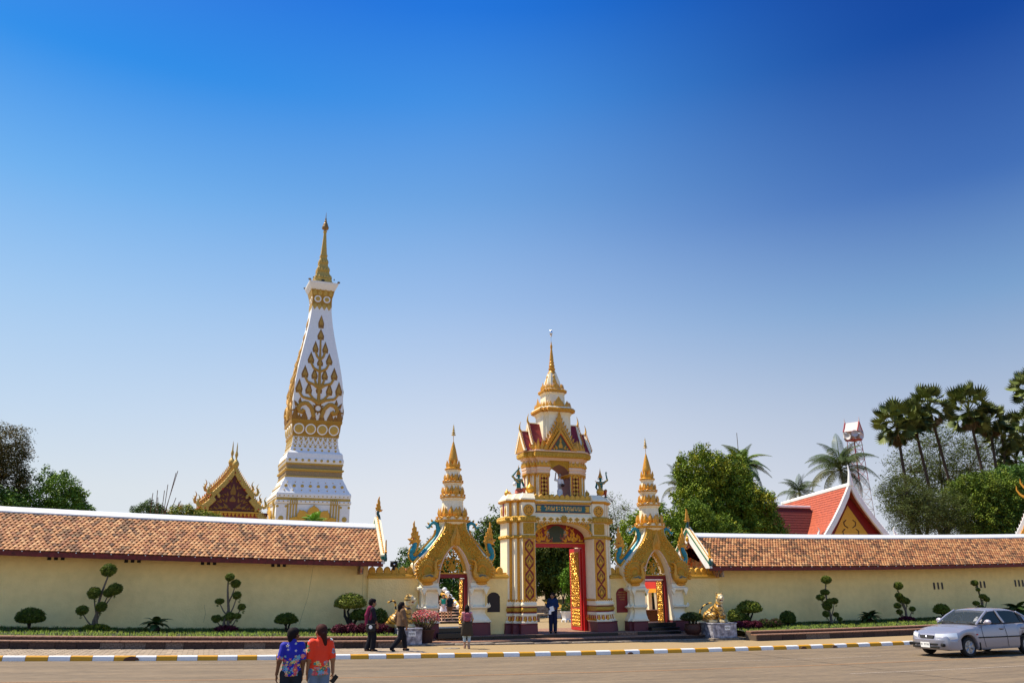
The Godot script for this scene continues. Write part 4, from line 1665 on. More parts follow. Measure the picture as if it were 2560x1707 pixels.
	for sg in [-1.0,1.0]:
		for q in [[1.55,0.62,7.5,8.42],[1.17,0.56,7.78,8.80]]:
			b = B.new()
			var pp: PackedVector2Array = prof.call(q[1] + 0.03,q[2],q[3] + 0.04)
			var inn: PackedVector2Array = prof.call(q[1] - 0.09,q[2],q[3] - 0.16)
			var ring := PackedVector2Array(pp)
			inn.reverse()
			ring.append_array(inn)
			b.prism(ring,-0.07,0.03,Transform3D(sideways,v3(sg * q[0],0,0)))
			b.box(v3(sg * (q[0] - 0.18),q[3] + 0.02,0),v3(0.42,0.05,0.07),Basis(),0.01)
			obj("verge",b,M.ivory,rr)
			b = B.new()
			for s in [-1.0,1.0]:
				flames(b,v3(sg * (q[0] + 0.03),q[2],s * q[1]),v3(sg * (q[0] + 0.03),q[3],0),v3(sg,0,0),v3(0,0.6,s * 0.8),8,0.13,0.17,0.04)
			b.prism(prof.call(q[1] - 0.1,q[2],q[3] - 0.17),-0.05,0.0,Transform3D(sideways,v3(sg * q[0],0,0)))
			obj("gilt_board",b,M.gold,rr)
			b = B.new()
			b.tube([v3(sg * q[0],q[3] - 0.02,0),v3(sg * (q[0] + 0.06),q[3] + 0.12,0),v3(sg * (q[0] + 0.05),q[3] + 0.28,0),v3(sg * (q[0] + 0.0),q[3] + 0.44,0)],[0.06,0.045,0.025,0.006],6)
			obj("horn_finial",b,M.gold_paint,rr)
	for fz in [1.0,-1.0]:
		var px := Transform3D(Basis(v3(fz,0,0),Vector3.UP,v3(0,0,fz)),v3(0,0,fz * 0.70))
		# two gables, one before the other
		for q in [[0.80,7.53,8.92,0.0,0.13],[0.60,7.53,8.48,0.1,0.1]]:
			b = B.new()
			var ring := PackedVector2Array([Vector2(-q[0],q[1]),Vector2(0,q[2]),Vector2(q[0],q[1]),Vector2(q[0] - q[4] * 1.15,q[1]),Vector2(0,q[2] - q[4] * 2.2),Vector2(-q[0] + q[4] * 1.15,q[1])])
			b.prism(ring,q[3],q[3] + 0.09,px,0.015)
			for s in [-1.0,1.0]:
				flames(b,px * v3(s * (q[0] + 0.02),q[1] + 0.05,q[3] + 0.04),px * v3(s * 0.03,q[2],q[3] + 0.04),px.basis.z,px.basis * v3(s * 0.8,0.6,0),9,0.14,0.17,0.04)
			obj("gable_board",b,M.gold,g)
		b = B.new()
		b.prism(PackedVector2Array([Vector2(-0.46,7.53),Vector2(0.46,7.53),Vector2(0,8.24)]),0.0,0.13,px)
		var tyn := obj("gable_field",b,mat("gable_green",Color(0.30,0.33,0.22),0.6),g)
		b = B.new()
		for q in [[0,7.62,0.34,0.0,0.2],[-0.17,7.58,0.2,0.5,0.12],[0.17,7.58,0.2,-0.5,0.12],[-0.28,7.57,0.14,0.9,0.1],[0.28,7.57,0.14,-0.9,0.1],[0,7.9,0.2,0.0,0.1]]:
			b.petal(px * v3(q[0],q[1],0.13),px.basis * v3(cos(q[3]),sin(q[3]),0),px.basis * v3(-sin(q[3]),cos(q[3]),0),px.basis.z,q[4],q[2],0.05)
		obj("gilt_figure",b,M.gold,tyn)
		b = B.new()
		for s in [-1.0,1.0]:
			b.prism(PackedVector2Array([Vector2(s * 0.50,7.53),Vector2(s * 0.45,7.53),Vector2(0,8.22),Vector2(0,8.29)]),0.12,0.16,px)
		obj("red_fillet",b,M.scarlet,tyn)
		b = B.new()
		b.petal(px * v3(0,8.72,0.05),px.basis.x,Vector3.UP,px.basis.z,0.26,0.62,0.08)
		b.petal(px * v3(0,8.30,0.12),px.basis.x,Vector3.UP,px.basis.z,0.2,0.5,0.07)
		b.tube([px * v3(0,9.2,0.05),px * v3(0,9.42,0.05)],[0.035,0.006],6)
		obj("gable_finial",b,M.gold,g)
		for s in [-1.0,1.0]:
			b = B.new()
			for q in [[0.98,0.55,-0.05],[0.82,0.5,0.06],[1.15,0.42,-0.12],[0.68,0.3,0.12]]:
				b.petal(px * v3(s * q[0],7.52,q[2]),px.basis.x,Vector3.UP,px.basis.z,0.22,q[1],0.06,0.0)
			obj("corner_flames",b,M.gold,g)
	# tiered spire
	var n3 := func(q): return redent(q,q,q * 0.16,2)
	b = B.new()
	b.stack([[8.0,0.67],[9.12,0.66],[9.22,0.72],[9.25,0.78]],n3)
	b.stack([[9.44,0.82],[9.48,0.80],[9.56,0.62],[9.58,0.47],[10.12,0.46],[10.18,0.50],[10.2,0.53]],n3)
	b.stack([[10.36,0.53],[10.42,0.38],[10.44,0.33],[10.75,0.30],[11.08,0.20],[11.2,0.17]],n3)
	var sp := obj("spire_core",b,M.ivory,g)
	b = B.new()
	b.stack([[9.24,0.74],[9.29,0.83],[9.40,0.86],[9.45,0.80]],n3)
	petal_row(b,n3.call(0.83),9.28,0.16,0.17,0.05,0.01,0.15)
	petal_row(b,n3.call(0.70),9.47,0.2,0.3,0.06,0.0,0.19)
	for i in 4:
		var rot := Basis(Vector3.UP,PI / 2 * i)
		b.petal(rot * v3(0,9.46,0.72),rot * Vector3.RIGHT,Vector3.UP,rot * Vector3.BACK,0.5,0.52,0.08)
	obj("gilt_tier",b,M.gold,sp)
	b = B.new()
	b.stack([[10.18,0.48],[10.23,0.55],[10.32,0.565],[10.37,0.5]],n3)
	petal_row(b,n3.call(0.54),10.21,0.12,0.14,0.04,0.01,0.11)
	petal_row(b,n3.call(0.44),10.37,0.14,0.26,0.05,0.0,0.13)
	for i in 4:
		var rot := Basis(Vector3.UP,PI / 2 * i)
		b.petal(rot * v3(0,10.36,0.46),rot * Vector3.RIGHT,Vector3.UP,rot * Vector3.BACK,0.3,0.38,0.06)
	obj("gilt_tier",b,M.gold,sp)
	b = B.new()
	for i in 4:
		var rot := Basis(Vector3.UP,PI / 2 * i)
		b.petal(rot * v3(0,10.66,0.31),rot * Vector3.RIGHT,Vector3.UP,rot * v3(0,0.3,0.95),0.2,0.34,0.03,-0.06)
		b.ball(rot * v3(0,10.98,0.24),v3(0.07,0.09,0.04),8,5,rot)
	obj("bell_ornament",b,M.gold_paint,sp)
	b = B.new()
	b.lathe([[0.0,11.12],[0.2,11.12],[0.19,11.22],[0.13,11.3],[0.15,11.34],[0.16,11.42],[0.11,11.45],[0.135,11.52],[0.13,11.58],[0.095,11.61],[0.115,11.67],[0.11,11.73],[0.08,11.76],[0.1,11.82],[0.085,11.88],[0.085,11.95],[0.04,12.35],[0.05,12.42],[0.055,12.5],[0.03,12.56],[0.025,12.62],[0.0,12.8]],14,Transform3D(),50.0)
	obj("spire",b,M.gold,sp)
	b = B.new()
	b.lathe([[0.014,12.5],[0.014,12.95],[0.05,12.98],[0.02,13.02],[0.05,13.04],[0.075,13.1],[0.075,13.18],[0.04,13.24],[0.0,13.3]],10)
	obj("spire_tip",b,M.silver,sp)

func ngon(r: float,n: int) -> PackedVector2Array:
	var o := PackedVector2Array()
	for i in n:
		var t := TAU * (i + 0.5) / n
		o.append(Vector2(sin(t) * r,cos(t) * r))
	return o

func build_side_gates() -> void:
	var g := thing("side_gate","left side gate, spired, gold peacocks and blue serpents, women on stairs seen through it","gate",v3(9.11,0.25,-33.0),"spired side gates with peacocks flanking the main gate")
	var b: B
	for sg in [-1.0,1.0]:
		var fn := func(q):
			var o := PackedVector2Array()
			for w in [[1.22,0.5],[1.22,0.36],[1.36,0.36],[1.36,-0.36],[1.22,-0.36],[1.22,-0.5]]:
				o.append(Vector2((w[0] + q) * sg,w[1] + q * signf(w[1])))
			o.append(Vector2(0.66 * sg,-0.5 - q))
			o.append(Vector2(0.66 * sg,0.5 + q))
			return o
		b = B.new()
		b.stack([[0.0,0.14],[0.50,0.12],[0.55,0.14]],fn)
		obj("plinth",b,M.plum,g)
		b = B.new()
		b.stack([[0.55,0.10],[0.62,0.11],[0.70,0.08],[0.80,0.0],[0.92,-0.05],[1.02,-0.03],[1.08,0.05],[1.10,0.10],[1.14,0.10],[1.16,0.02],[1.18,-0.05],[1.72,-0.05],[1.76,0.0],[1.80,0.10],[1.88,0.12],[1.93,0.02],[2.05,-0.02]],fn,Transform3D(),35.0)
		var pier := obj("pier",b,M.ivory,g)
		b = B.new()
		# hanging points below the capital and horns above base and ledge
		for w in [[0.66,0.61],[1.27,0.61],[1.32,0.46]]:
			b.prism(PackedVector2Array([Vector2(-0.12,0.12),Vector2(0.12,0.12),Vector2(0.0,-0.14)]),-0.03,0.03,Transform3D(Basis(),v3(sg * w[0],1.72,w[1])),0.012)
		for w in [[1.33,0.58],[1.46,0.42],[1.46,-0.42],[0.68,0.58]]:
			b.petal(v3(sg * w[0],1.12,w[1]),Vector3.RIGHT,Vector3.UP,Vector3.BACK,0.12,0.17,0.04)
			b.petal(v3(sg * w[0],0.54,w[1] + 0.03),Vector3.RIGHT,Vector3.UP,Vector3.BACK,0.16,0.12,0.04)
		obj("corner_horns",b,M.ivory,pier)
	# body with its pointed arch
	b = B.new()
	var right := [Vector2(0.66,1.95),Vector2(1.26,1.95),Vector2(1.48,2.25),Vector2(1.60,2.55),Vector2(1.62,2.78),Vector2(1.45,2.98),Vector2(1.18,3.24),Vector2(0.90,3.55),Vector2(0.66,3.88),Vector2(0.52,4.15),Vector2(0.48,4.38)]
	var arch := pointed_arc(0.66,2.05,1.46,20)
	var pts := []
	for p in right:
		pts.append(p)
	for i in range(right.size() - 1,0,-1):
		pts.append(Vector2(-right[i].x,right[i].y))
	var al := arch.duplicate()
	al.reverse()
	pts.append(Vector2(-0.66,1.95))
	pts.append_array(al)
	plate(b,pts,Transform3D(),-0.42,0.40)
	var body := obj("arch_body",b,M.ivory,g)
	# gilt front
	b = B.new()
	var gp := [Vector2(0.86,2.62),Vector2(1.30,2.98),Vector2(1.12,3.24),Vector2(0.86,3.54),Vector2(0.62,3.88),Vector2(0.47,4.15),Vector2(0.43,4.40)]
	var gpts := []
	for p in gp:
		gpts.append(p)
	for i in range(gp.size() - 1,-1,-1):
		gpts.append(Vector2(-gp[i].x,gp[i].y))
	for p in al:
		if p.y > 2.7:
			gpts.append(Vector2(p.x * 1.06,p.y + 0.03))
	plate(b,gpts,Transform3D(),0.39,0.50,0.03)
	var gf := obj("gilt_front",b,M.gold_carved,g)
	b = B.new()
	for s in [-1.0,1.0]:
		for k in 10:
			var t := k / 9.0
			for j in 4:
				var c := Vector2(lerpf(1.08,0.30,t),lerpf(2.85,3.92,pow(t,0.85)))
				var p := c + Vector2(0.72,0.55).normalized() * (j - 1.5) * lerpf(0.115,0.10,t)
				var up := v3(-s * 0.45,0.9,0).rotated(Vector3.BACK,rng.randf_range(-0.5,0.5))
				b.petal(v3(s * p.x,p.y,0.49),v3(up.y,-up.x,0),up,Vector3.BACK,0.11,0.15,0.05,0.02)
	for k in 5:
		for j in 3:
			b.petal(v3((j - 1) * 0.22,3.9 + k * 0.1,0.49),Vector3.RIGHT,Vector3.UP,Vector3.BACK,0.16,0.16,0.045,0.02)
	obj("gilt_leaves",b,M.gold_leaf,gf)
	b = B.new()
	b.petal(v3(-0.02,3.5,0.53),v3(1,0.1,0),v3(0.08,1,0),Vector3.BACK,0.42,0.85,0.14)
	b.tube([v3(0.02,3.42,0.62),v3(-0.12,3.66,0.66),v3(-0.06,3.86,0.66),v3(0.05,4.2,0.58)],[0.012,0.03,0.03,0.008],6)
	obj("apex_leaf",b,M.gold,gf)
	b = B.new()
	var at := []
	for p in arch:
		at.append(v3(p.x * 1.02,p.y + 0.01,0.47))
	b.tube(at,0.03,6)
	obj("arch_trim",b,M.pinkish,body)
	# gilt inner arch, filigree, frame and doors
	b = B.new()
	for i in arch.size() - 1:
		var p: Vector2 = arch[i]
		var q: Vector2 = arch[i + 1]
		if p.y < 2.4 or q.y < 2.4:
			continue
		b.prism(PackedVector2Array([p * Vector2(0.99,1) ,q * Vector2(0.99,1),q * Vector2(0.84,1) + Vector2(0,-0.10),p * Vector2(0.84,1) + Vector2(0,-0.10)]),-0.05,0.05)
	b.bb(-0.65,2.40,-0.04,0.65,2.44,0.06)
	var ia := obj("inner_arch",b,M.gold_paint,g)
	b = B.new()
	for i in 9:
		for j in 9:
			var x := -0.5 + i * 0.125 + (0.06 if j % 2 else 0.0)
			var y := 2.46 + j * 0.1
			if absf(x) > 0.56 * (1.0 - pow((y - 2.4) / 1.05,2.0)) + 0.02:
				continue
			var an := rng.randf_range(-1.6,1.6)
			b.petal(v3(x,y - 0.03,0.0),v3(cos(an),sin(an),0),v3(-sin(an),cos(an),0),Vector3.BACK,0.075,0.15,0.03)
	b.petal(v3(0,2.5,0.03),Vector3.RIGHT,Vector3.UP,Vector3.BACK,0.24,0.42,0.06)
	obj("filigree",b,M.gold_carved,ia)
	b = B.new()
	b.bb(-0.66,2.24,-0.06,0.66,2.40,0.06,0.01)
	for s in [-1.0,1.0]:
		b.bb(s * 0.66,0.40,-0.06,s * 0.54,2.24,0.055,0.01)
	obj("door_frame",b,M.crimson,g)
	for s in [-1.0,1.0]:
		b = B.new()
		var dx: float = s * 0.52
		b.bb(dx - 0.025,0.42,-0.64,dx + 0.025,2.22,-0.05,0.008)
		var dl := obj("door_leaf",b,M.wood,g)
		for k in [1.0,-1.0]:
			var xf := face(v3(dx - k * s * 0.025,1.32,-0.335),v3(-s * k,0,0))
			b = B.new()
			b.box(xf * v3(0,0,0.003),v3(0.012,1.66,0.44))
			carve(b,Transform3D(xf.basis,xf * v3(0,0,0.008)),0.42,1.62,0.09,0.03)
			obj("gilt_carving",b,M.gold_leaf,dl)
	# peacocks on the shoulders of the arch
	for s in [-1.0,1.0]:
		b = B.new()
		var fan := []
		for i in 22:
			var t := TAU * i / 22.0
			fan.append(Vector2(s * (1.14 + cos(t) * 0.43 * (1.0 + 0.03 * cos(9 * t))),2.52 + sin(t) * 0.52 * (1.0 + 0.03 * cos(9 * t))))
		plate(b,fan,Transform3D(),0.36,0.56,0.09)
		var pk := obj("peacock",b,M.gold_carved,g)
		b = B.new()
		for i in 15:
			for j in 3:
				var t := -0.5 + PI * i / 14.0 * 1.15
				var r := 0.15 + j * 0.13
				var up := v3(s * cos(t),sin(t),0)
				b.petal(v3(s * (1.14 + cos(t) * r * 0.95),2.52 + sin(t) * r * 1.1,0.55 - j * 0.02),v3(-up.y,up.x,0),up,Vector3.BACK,0.12,0.17,0.05)
		obj("tail_feathers",b,M.gold,pk)
		b = B.new()
		b.ball(v3(s * 1.08,2.24,0.56),v3(0.34,0.2,0.15),12,8,Basis(Vector3.BACK,-s * 0.15))
		b.tube([v3(s * 0.86,2.28,0.58),v3(s * 0.78,2.45,0.61),v3(s * 0.83,2.66,0.60),v3(s * 0.82,2.83,0.60),v3(s * 0.74,2.92,0.60)],[0.15,0.10,0.065,0.06,0.06],9)
		b.ball(v3(s * 0.72,2.93,0.60),v3(0.085,0.06,0.06),8,6)
		b.tube([v3(s * 0.66,2.93,0.60),v3(s * 0.58,2.95,0.6),v3(s * 0.53,2.98,0.6)],[0.035,0.02,0.004],6)
		b.ball(v3(s * 1.12,2.03,0.50),v3(0.24,0.07,0.1),8,5)
		obj("body",b,M.gold,pk)
		b = B.new()
		for i in 9:
			for j in 2:
				var an := -0.5 + i * 0.16
				var up := v3(s * cos(an * 0.6),-0.45 + 0.12 * i * 0.5 - j * 0.1,0.0).normalized()
				b.petal(v3(s * (0.92 + i * 0.028),2.36 - j * 0.06 - absf(i - 4) * 0.012,0.685 - j * 0.01),v3(-up.y,up.x,0),up,Vector3.BACK,0.05,0.26 - i * 0.01,0.02)
		obj("wing",b,mat("wing_grey",Color(0.40,0.42,0.36),0.45,0.1),pk)
		b = B.new()
		b.ball(v3(s * 0.71,2.94,0.655),v3(0.018,0.018,0.012),6,4)
		obj("eye",b,M.brown_dark,pk)
	# blue serpents gliding down both shoulders
	for s in [-1.0,1.0]:
		b = B.new()
		var path := []
		for q in [[0.62,4.22],[0.60,4.02],[0.66,3.80],[0.86,3.55],[1.10,3.28],[1.32,3.06],[1.50,2.96],[1.66,3.00],[1.72,3.14],[1.66,3.30],[1.58,3.46],[1.56,3.62]]:
			path.append(v3(s * q[0],q[1],0.05))
		var cur := Curve3D.new()
		for i in path.size():
			var a: Vector3 = path[maxi(i - 1,0)]
			var e: Vector3 = path[mini(i + 1,path.size() - 1)]
			cur.add_point(path[i],-(e - a) / 6.0,(e - a) / 6.0)
		var fine := []
		var rad := []
		var ln := cur.get_baked_length()
		for i in 41:
			fine.append(cur.sample_baked(ln * i / 40.0))
			rad.append(lerpf(0.09,0.155,sin(PI * minf(1.0,i / 32.0))) if i < 34 else lerpf(0.125,0.085,(i - 34) / 6.0))
		b.tube(fine,rad,10)
		var nb := obj("naga",b,M.teal,g)
		b = B.new()
		for i in range(2,40):
			var d: Vector3 = (fine[mini(i + 1,40)] - fine[maxi(i - 1,0)]).normalized()
			var out := v3(d.y,-d.x,0)
			if out.dot(v3(s * 0.3,1,0)) < 0.0 and i < 28:
				out = -out
			if i >= 28:
				out = v3(-s,0.2,0) if i > 33 else v3(-s * 0.5,0.8,0)
				out = (out - d * out.dot(d)).normalized()
			b.petal(fine[i] + out * rad[i] * 0.86,d,out,Vector3.BACK,0.12,0.11,0.03)
		obj("back_scales",b,M.gold,nb)
		b = B.new()
		for i in range(4,37,1):
			var d: Vector3 = (fine[i + 1] - fine[i - 1]).normalized()
			var out := -v3(d.y,-d.x,0)
			if out.dot(v3(s * 0.3,1,0)) > 0.0 and i < 28:
				out = -out
			if i >= 28:
				out = v3(s,-0.2,0)
				out = (out - d * out.dot(d)).normalized()
			b.ball(fine[i] + out * rad[i] * 0.85,v3(0.06,0.06,0.06),6,4)
		b.tube([v3(s * 1.42,3.06,0.2),v3(s * 1.58,2.86,0.2),v3(s * 1.62,2.78,0.12)],[0.05,0.06,0.03],6)
		obj("belly",b,M.gold_paint,nb)
		b = B.new()
		b.tube([v3(s * 0.62,4.2,0.05),v3(s * 0.66,4.36,0.05),v3(s * 0.80,4.42,0.05),v3(s * 0.93,4.36,0.05),v3(s * 0.97,4.26,0.05),v3(s * 1.04,4.20,0.05),v3(s * 1.15,4.28,0.05)],[0.09,0.085,0.07,0.06,0.055,0.045,0.006],8)
		obj("tail_tip",b,M.teal,nb)
		b = B.new()
		for q in [[0.72,4.44,0.2],[0.86,4.45,0.5],[0.98,4.34,0.9],[1.04,4.24,-2.4],[0.93,4.28,-2.2]]:
			b = B.new()
			b.petal(v3(s * q[0],q[1],0.05),v3(cos(q[2]),-s * sin(q[2]),0),v3(s * sin(q[2]),cos(q[2]),0),Vector3.BACK,0.1,0.13,0.04)
			obj("tail_flame",b,M.gold_paint,nb)
		b = B.new()
		var hx := Transform3D(Basis(v3(s,0,0),Vector3.UP,v3(0,0,s)),v3(s * 1.56,3.66,0.05))
		b.ball(hx * v3(0.04,0.03,0),v3(0.17,0.13,0.11),10,6)
		b.tube([hx * v3(0.1,0.05,0),hx * v3(0.22,0.07,0),hx * v3(0.31,0.10,0)],[0.08,0.055,0.012],8)
		b.tube([hx * v3(0.08,-0.05,0),hx * v3(0.19,-0.06,0),hx * v3(0.25,-0.13,0)],[0.06,0.04,0.01],8)
		var crest := PackedVector2Array([Vector2(-0.16,-0.1),Vector2(-0.25,0.06),Vector2(-0.17,0.08),Vector2(-0.2,0.24),Vector2(-0.12,0.24),Vector2(-0.13,0.40),Vector2(-0.05,0.40),Vector2(-0.05,0.56),Vector2(0.02,0.58),Vector2(0.04,0.82),Vector2(0.10,0.70),Vector2(0.09,0.56),Vector2(0.14,0.50),Vector2(0.12,0.38),Vector2(0.18,0.3),Vector2(0.15,0.2),Vector2(0.2,0.1),Vector2(0.1,0.0)])
		b.prism(crest,-0.04,0.04,hx,0.015)
		for q in [[-0.05,0.1],[-0.03,0.26],[0.02,0.42],[0.08,0.16],[0.05,0.33]]:
			for k in [1.0,-1.0]:
				b.petal(hx * v3(q[0],q[1],0.035 * k),hx.basis.x,Vector3.UP,hx.basis.z * k,0.11,0.19,0.04)
		var hd := obj("head",b,M.gold,nb)
		b = B.new()
		for k in [1.0,-1.0]:
			b.ball(hx * v3(0.09,0.1,0.085 * k),v3(0.03,0.03,0.02),6,4)
		obj("eye",b,M.scarlet,hd)
		b = B.new()
		for k in [1.0,-1.0]:
			for i in 3:
				b.ball(hx * v3(0.13 + i * 0.045,0.005,0.045 * k),v3(0.012,0.022,0.012),5,4)
		obj("teeth",b,M.white,hd)
	# tiered spire
	var o12 := func(q): return ngon(q,12)
	b = B.new()
	b.stack([[3.95,0.46],[4.30,0.47],[4.36,0.58],[4.42,0.62],[4.44,0.56]],o12)
	b.stack([[4.50,0.66],[4.62,0.67],[4.64,0.60]],o12)
	b.stack([[4.62,0.47],[5.30,0.43],[5.38,0.50],[5.41,0.50]],o12)
	b.stack([[5.45,0.51],[5.54,0.52],[5.56,0.47]],o12)
	b.stack([[5.56,0.38],[5.92,0.34],[5.99,0.40],[6.02,0.40]],o12)
	b.stack([[6.05,0.415],[6.12,0.42]],o12)
	b.stack([[6.12,0.30],[6.50,0.28],[6.57,0.33]],o12)
	var core := obj("spire_core",b,M.ivory,g)
	for q in [[4.42,0.69,0.10,4.66,0.60,0.38],[5.39,0.53,0.07,5.57,0.46,0.33],[6.01,0.435,0.055,6.14,0.37,0.27]]:
		b = B.new()
		b.stack([[q[0],q[1] - 0.06],[q[0] + 0.02,q[1]],[q[0] + q[2],q[1] + 0.01],[q[0] + q[2] + 0.01,q[1] - 0.05]],o12)
		var rg := ngon(q[1],12)
		for i in 12:
			var a := rg[i]
			var e := rg[(i + 1) % 12]
			var m := (a + e) / 2.0
			b.prism(lozenge(a.distance_to(e) * 0.62,q[2] * 1.3),-0.02,0.025,face(v3(m.x,q[0] + q[2] * 1.75,m.y) * v3(0.99,1,0.99),v3(m.x,0,m.y)),0.008)
		b.stack([[q[3] - 0.045,q[1] - 0.04],[q[3] - 0.03,q[1] + 0.005],[q[3] - 0.005,q[1] + 0.005],[q[3],q[1] - 0.06]],o12)
		obj("gilt_ring",b,M.gold,core)
		b = B.new()
		petal_row(b,ngon(q[4],8),q[3] - 0.01,q[5] * 0.8,q[5],q[5] * 0.24,0.03,0.5)
		petal_row(b,ngon(q[4] * 0.86,8),q[3] - 0.01,q[5] * 0.7,q[5] * 1.15,q[5] * 0.2,0.0,0.5,Transform3D(Basis(Vector3.UP,PI / 8),Vector3.ZERO))
		obj("gilt_petals",b,M.gold,core)
	b = B.new()
	b.stack([[6.56,0.30],[6.58,0.35],[6.63,0.36],[6.66,0.31],[6.68,0.28]],o12)
	petal_row(b,ngon(0.27,8),6.66,0.22,0.34,0.07,0.02,0.5)
	obj("gilt_ring",b,M.gold,core)
	b = B.new()
	b.lathe([[0.0,6.66],[0.16,6.66],[0.15,6.80],[0.185,6.92],[0.20,7.0],[0.185,7.1],[0.11,7.45],[0.04,7.72],[0.012,7.8],[0.012,8.05],[0.0,8.06]],16,Transform3D(),50.0)
	obj("lotus_bud",b,M.gold,core)
	b = B.new()
	for i in 6:
		var r := 0.095 - i * 0.014
		b.lathe([[0.0,8.06 + i * 0.072],[r,8.05 + i * 0.072],[r * 0.9,8.08 + i * 0.072],[0.015,8.11 + i * 0.072]],10)
	b.lathe([[0.012,8.0],[0.012,8.45],[0.0,8.56]],6)
	obj("tiered_parasol",b,M.gold_pale,core)
	copy_of(g,v3(18.28,0.15,-33.05),"right side gate, spired, gold peacocks and blue serpents, red and yellow awning seen through it")

# half width of the great tower's faces at a height
func tower_hw(y: float) -> float:
	var tab := [[22.4,3.16],[23.6,3.36],[24.8,3.52],[26.0,3.60],[27.0,3.60],[28.6,3.53],[30.2,3.42],[31.8,3.19],[33.6,2.88],[35.7,2.46],[37.7,2.07],[39.7,1.74],[41.7,1.50],[42.3,1.47],[43.8,1.42],[45.4,1.78]]
	for i in tab.size() - 1:
		if y <= tab[i + 1][0]:
			var t := clampf((y - tab[i][0]) / (tab[i + 1][0] - tab[i][0]),0.0,1.0)
			var m0: float = (tab[mini(i + 1,tab.size() - 1)][1] - tab[maxi(i - 1,0)][1])
			return lerpf(tab[i][1],tab[i + 1][1],t)
	return tab[-1][1]

func tower_at(u: float,y: float) -> Transform3D:
	var s := (tower_hw(y + 0.2) - tower_hw(y - 0.2)) / 0.4
	return Transform3D(Basis(Vector3.RIGHT,v3(0,1,s).normalized(),v3(0,-s,1).normalized()),v3(u,y,tower_hw(y)))

